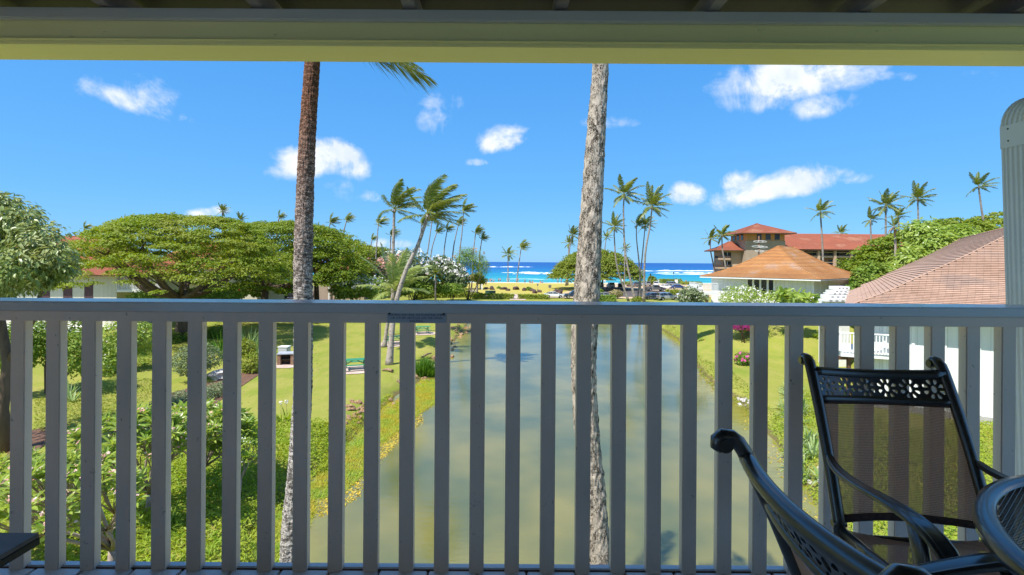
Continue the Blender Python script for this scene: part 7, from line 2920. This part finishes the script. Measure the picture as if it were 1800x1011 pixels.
def picnic(label, px, py, deg):
    p = G(px, py)
    T = thing('picnic_table', label, 'picnic table', (p.x, p.y, ground_z(p.x, p.y) + .05), rad(deg), 'green picnic tables on the left lawn')
    tt = None
    for k in range(5):
        o = mobj('plank', plank, T)
        o.location = (0, -.30 + .15 * k, .745)
    for s in (-1, 1):
        for k in (0, 1):
            o = mobj('plank', plank, T)
            o.location = (0, s * (.62 + .145 * k), .44)
        q = MB()
        q.bar((s * .62, -.80, .40), (s * .62, .80, .40), .04, .09)
        q.bar((s * .62, -.34, .71), (s * .62, .34, .71), .04, .09)
        q.bar((s * .665, -.66, 0), (s * .665, -.22, .70), .04, .09, up=(0, 1, 0))
        q.bar((s * .665, .66, 0), (s * .665, .22, .70), .04, .09, up=(0, 1, 0))
        q.build('leg_frame', m_dgreen, T)
        q = MB()
        q.bar((s * .60, 0, .42), (s * .12, 0, .70), .04, .08, up=(0, 1, 0))
        q.build('brace', m_dgreen, T)
    n = 16
    rng_ = [(p.x + 1.75 * math.cos(2 * PI * k / n) * (1 + .06 * math.sin(k * 2.3)), p.y + 1.55 * math.sin(2 * PI * k / n)) for k in range(n)]
    sheet('table_pad', None, m_path, None, .035, pts=rng_, step=.8)


picnic('green picnic table nearest the balcony, on its pink pad', 624, 649.5, 18)
picnic('green picnic table behind the leaning palm trunks', 693, 606, 22)
picnic('green picnic table farthest along the pond', 742, 586, 20)

# stone grill
gp = G(503, 641)
GR = thing('stone_grill', 'brown stone barbecue with a grey slab top on the lawn', 'barbecue', tuple(gp), rad(12))
m_stone = mat('brown_stone', (0.20, 0.10, 0.06), (0.32, 0.20, 0.13), 5, .9, bump=.8, bdist=.03)
q = MB()
for s in (-1, 1):
    q = MB()
    q.box((s * .50, .2, .42), (.28, .9, .84))
    q.build('side_wall', m_stone, GR, bevel=.03)
q = MB()
q.box((0, .58, .42), (.70, .14, .84))
q.build('back_wall', m_stone, GR, bevel=.02)
q = MB()
q.box((0, .12, .46), (.70, .7, .06))
q.build('grate', m_black, GR)
q = MB()
q.box((.05, .2, .885), (1.4, 1.0, .09))
q.build('slab', mat('slab_grey', (.42, .45, .50), (.36, .38, .42), 3, .5), GR, bevel=.02)
sheet('table_pad', None, m_path, None, .035, pts=[(gp.x + 1.5 * math.cos(a), gp.y + 1.2 * math.sin(a) - .2) for a in [2 * PI * k / 12 for k in range(12)]], step=.8)
gb = G(497, 632)
T = thing('propane_cabinet', 'small pale grey box behind the stone grill', 'box', tuple(gb))
q = MB()
q.box((gb.x, gb.y + .3, .5), (.8, .7, 1.0))
rel(q.build('body', mat('pale_metal', (.55, .57, .56), (.48, .5, .5), 3, .5), None, bevel=.06), T)
q = MB()
q.box((gb.x, gb.y + .3, 1.03), (.86, .76, .07))
rel(q.build('lid', m_white, None, bevel=.02), T)

# ------------------------------------------------------------------ stones and logs
m_rock = mat('brown_rock', (0.22, 0.12, 0.06), (0.42, 0.27, 0.15), 3, .9, bump=.7, bdist=.03, coord='obj')
m_rock_pale = mat('pale_rock', (0.42, 0.39, 0.36), (0.60, 0.57, 0.53), 3, .9, bump=.7, bdist=.03, coord='obj')
m_lava = mat('lava_rock', (0.05, 0.032, 0.03), (0.11, 0.065, 0.055), 3, .9, bump=.7, bdist=.03, coord='obj')


def rock_meshes(m, nm):
    out = []
    for k in range(5):
        q = MB()
        q.blob((0, 0, 0), (1, .8, .6), 2, .75, 1.4, seed=k + 3)
        out.append(q.mesh(nm, m))
    return out


RK = {'brown': rock_meshes(m_rock, 'bank_stone'), 'pale': rock_meshes(m_rock_pale, 'bank_stone'), 'lava': rock_meshes(m_lava, 'boulder')}


def stones(kind, line, n, size, jit, label, group, name='bank_stone', z=None):
    pts = [Vector(G(px, py, z or 0).xy) for px, py in line]
    L = [0]
    for a, b in zip(pts, pts[1:]):
        L.append(L[-1] + (b - a).length)
    for i in range(n):
        l = random.uniform(0, L[-1])
        x = float(np.interp(l, L, [p.x for p in pts])) + random.gauss(0, jit)
        y = float(np.interp(l, L, [p.y for p in pts])) + random.gauss(0, jit)
        o = mobj(name, random.choice(RK[kind]))
        s = size * random.uniform(.55, 1.35)
        o.location = (x, y, max(ground_z(x, y), WATER - .03) + s * .12)
        o.scale = (s, s * random.uniform(.7, 1), s * random.uniform(.7, 1.1))
        o.rotation_euler = (random.uniform(-.4, .4), random.uniform(-.4, .4), random.uniform(0, 6.28))
        q_ = l / L[-1]
        tag(o, ('small ' if s < size * .8 else 'large ' if s > size * 1.12 else 'middling ') + label + (', near end' if q_ < .33 else ', far end' if q_ > .67 else ', middle'), 'stone', group)


stones('brown', [(616, 742), (628, 728), (642, 718)], 40, .17, .45, 'brown stone in the heap where the lawn meets the marsh', 'heap of brown stones at the left waterline', z=-.3)
stones('brown', [(684, 708), (705, 690), (728, 672), (742, 655)], 26, .16, .35, 'brown stone along the left bank below the leaning palm', 'brown stones on the left bank', z=-.2)
stones('brown', [(760, 636), (775, 616), (790, 598), (804, 582), (820, 571)], 46, .26, .6, 'brown stone lining the far left bank', 'brown stones of the far left bank', z=-.2)
stones('pale', [(1300, 698), (1316, 708), (1328, 720)], 14, .16, .2, 'pale stone at the bend of the right bank', 'pale stones of the right bank', z=-.4)
stones('brown', [(1166, 572), (1190, 578), (1203, 588)], 22, .2, .3, 'dark stone at the far right bank', 'dark stones of the far right bank', z=-.4)
stones('brown', [(1232, 655), (1262, 686), (1284, 694)], 16, .12, .25, 'small stone on the right bank', 'small stones of the right bank', z=-.4)
stones('pale', [(1425, 838), (1440, 846), (1452, 858)], 9, .16, .2, 'pale stone below the strap leaves on the right', 'pale stones under the lilies', z=-.4)
for (px, py, s, lb) in ((855, 508.3, .8, 'dark boulder left of the little bush by the pavilion'), (864, 509.2, 1.1, 'wide dark boulder beside the pavilion'), (885, 509.3, 1.1, 'dark boulder right of the little bush'), (893, 511, .8, 'flat dark boulder nearest the footpath'),
                       (907, 509.3, 1.2, 'lone dark boulder in the middle of the lawn edge'), (921, 511, .9, 'dark boulder left of the round bush'), (936, 512, .9, 'dark boulder right of the round bush'), (940, 515.5, 1.1, 'reddish boulder above the white sedan'), (948, 514, 1.0, 'boulder touching the roof of the white sedan'),
                       (980, 516.5, 1.5, 'big boulder between the white sedan and the dark wagon'), (1105, 504, 1.0, 'reddish boulder between the leaning trunks'), (1144, 521, .9, 'boulder left of the dark silver saloon')):
    p = G(px, py)
    o = mobj('boulder', RK['lava'][random.randrange(5)])
    o.location = (p.x, p.y, s * .2)
    o.scale = (s, s * .8, s)
    o.rotation_euler = (0, 0, random.uniform(0, 6))
    tag(o, lb, 'boulder')
p = G(384, 668)
o = mobj('boulder', RK['pale'][1])
o.location = (p.x, p.y, .35)
o.scale = (.75, .5, .7)
tag(o, 'white-grey rock in the bed beside the small-leaved mound', 'boulder')
m_log = mat('driftwood', (0.22, 0.13, 0.07), (0.34, 0.23, 0.15), 6, .9, bump=.6, stretch=(1, 1, .3))
for (a, b, r, lb) in (((690, 655), (672, 652), .12, 'short driftwood log under the leaning palm'), ((700, 672), (716, 690), .10, 'thin driftwood log pointing at the water'), ((552 + 190, 600 + 30), (758, 622), .1, 'driftwood stick by the reeds')):
    A, B = G(*a), G(*b)
    q = MB()
    m_ = A.lerp(B, .5) + Vector((0, .1, .05))
    q.tube([A + Vector((0, 0, r)), m_ + Vector((0, 0, r)), B + Vector((0, 0, r * .5))], [r, r * .85, r * .5], 8)
    o = q.build('driftwood_log', m_log)
    tag(o, lb, 'log')
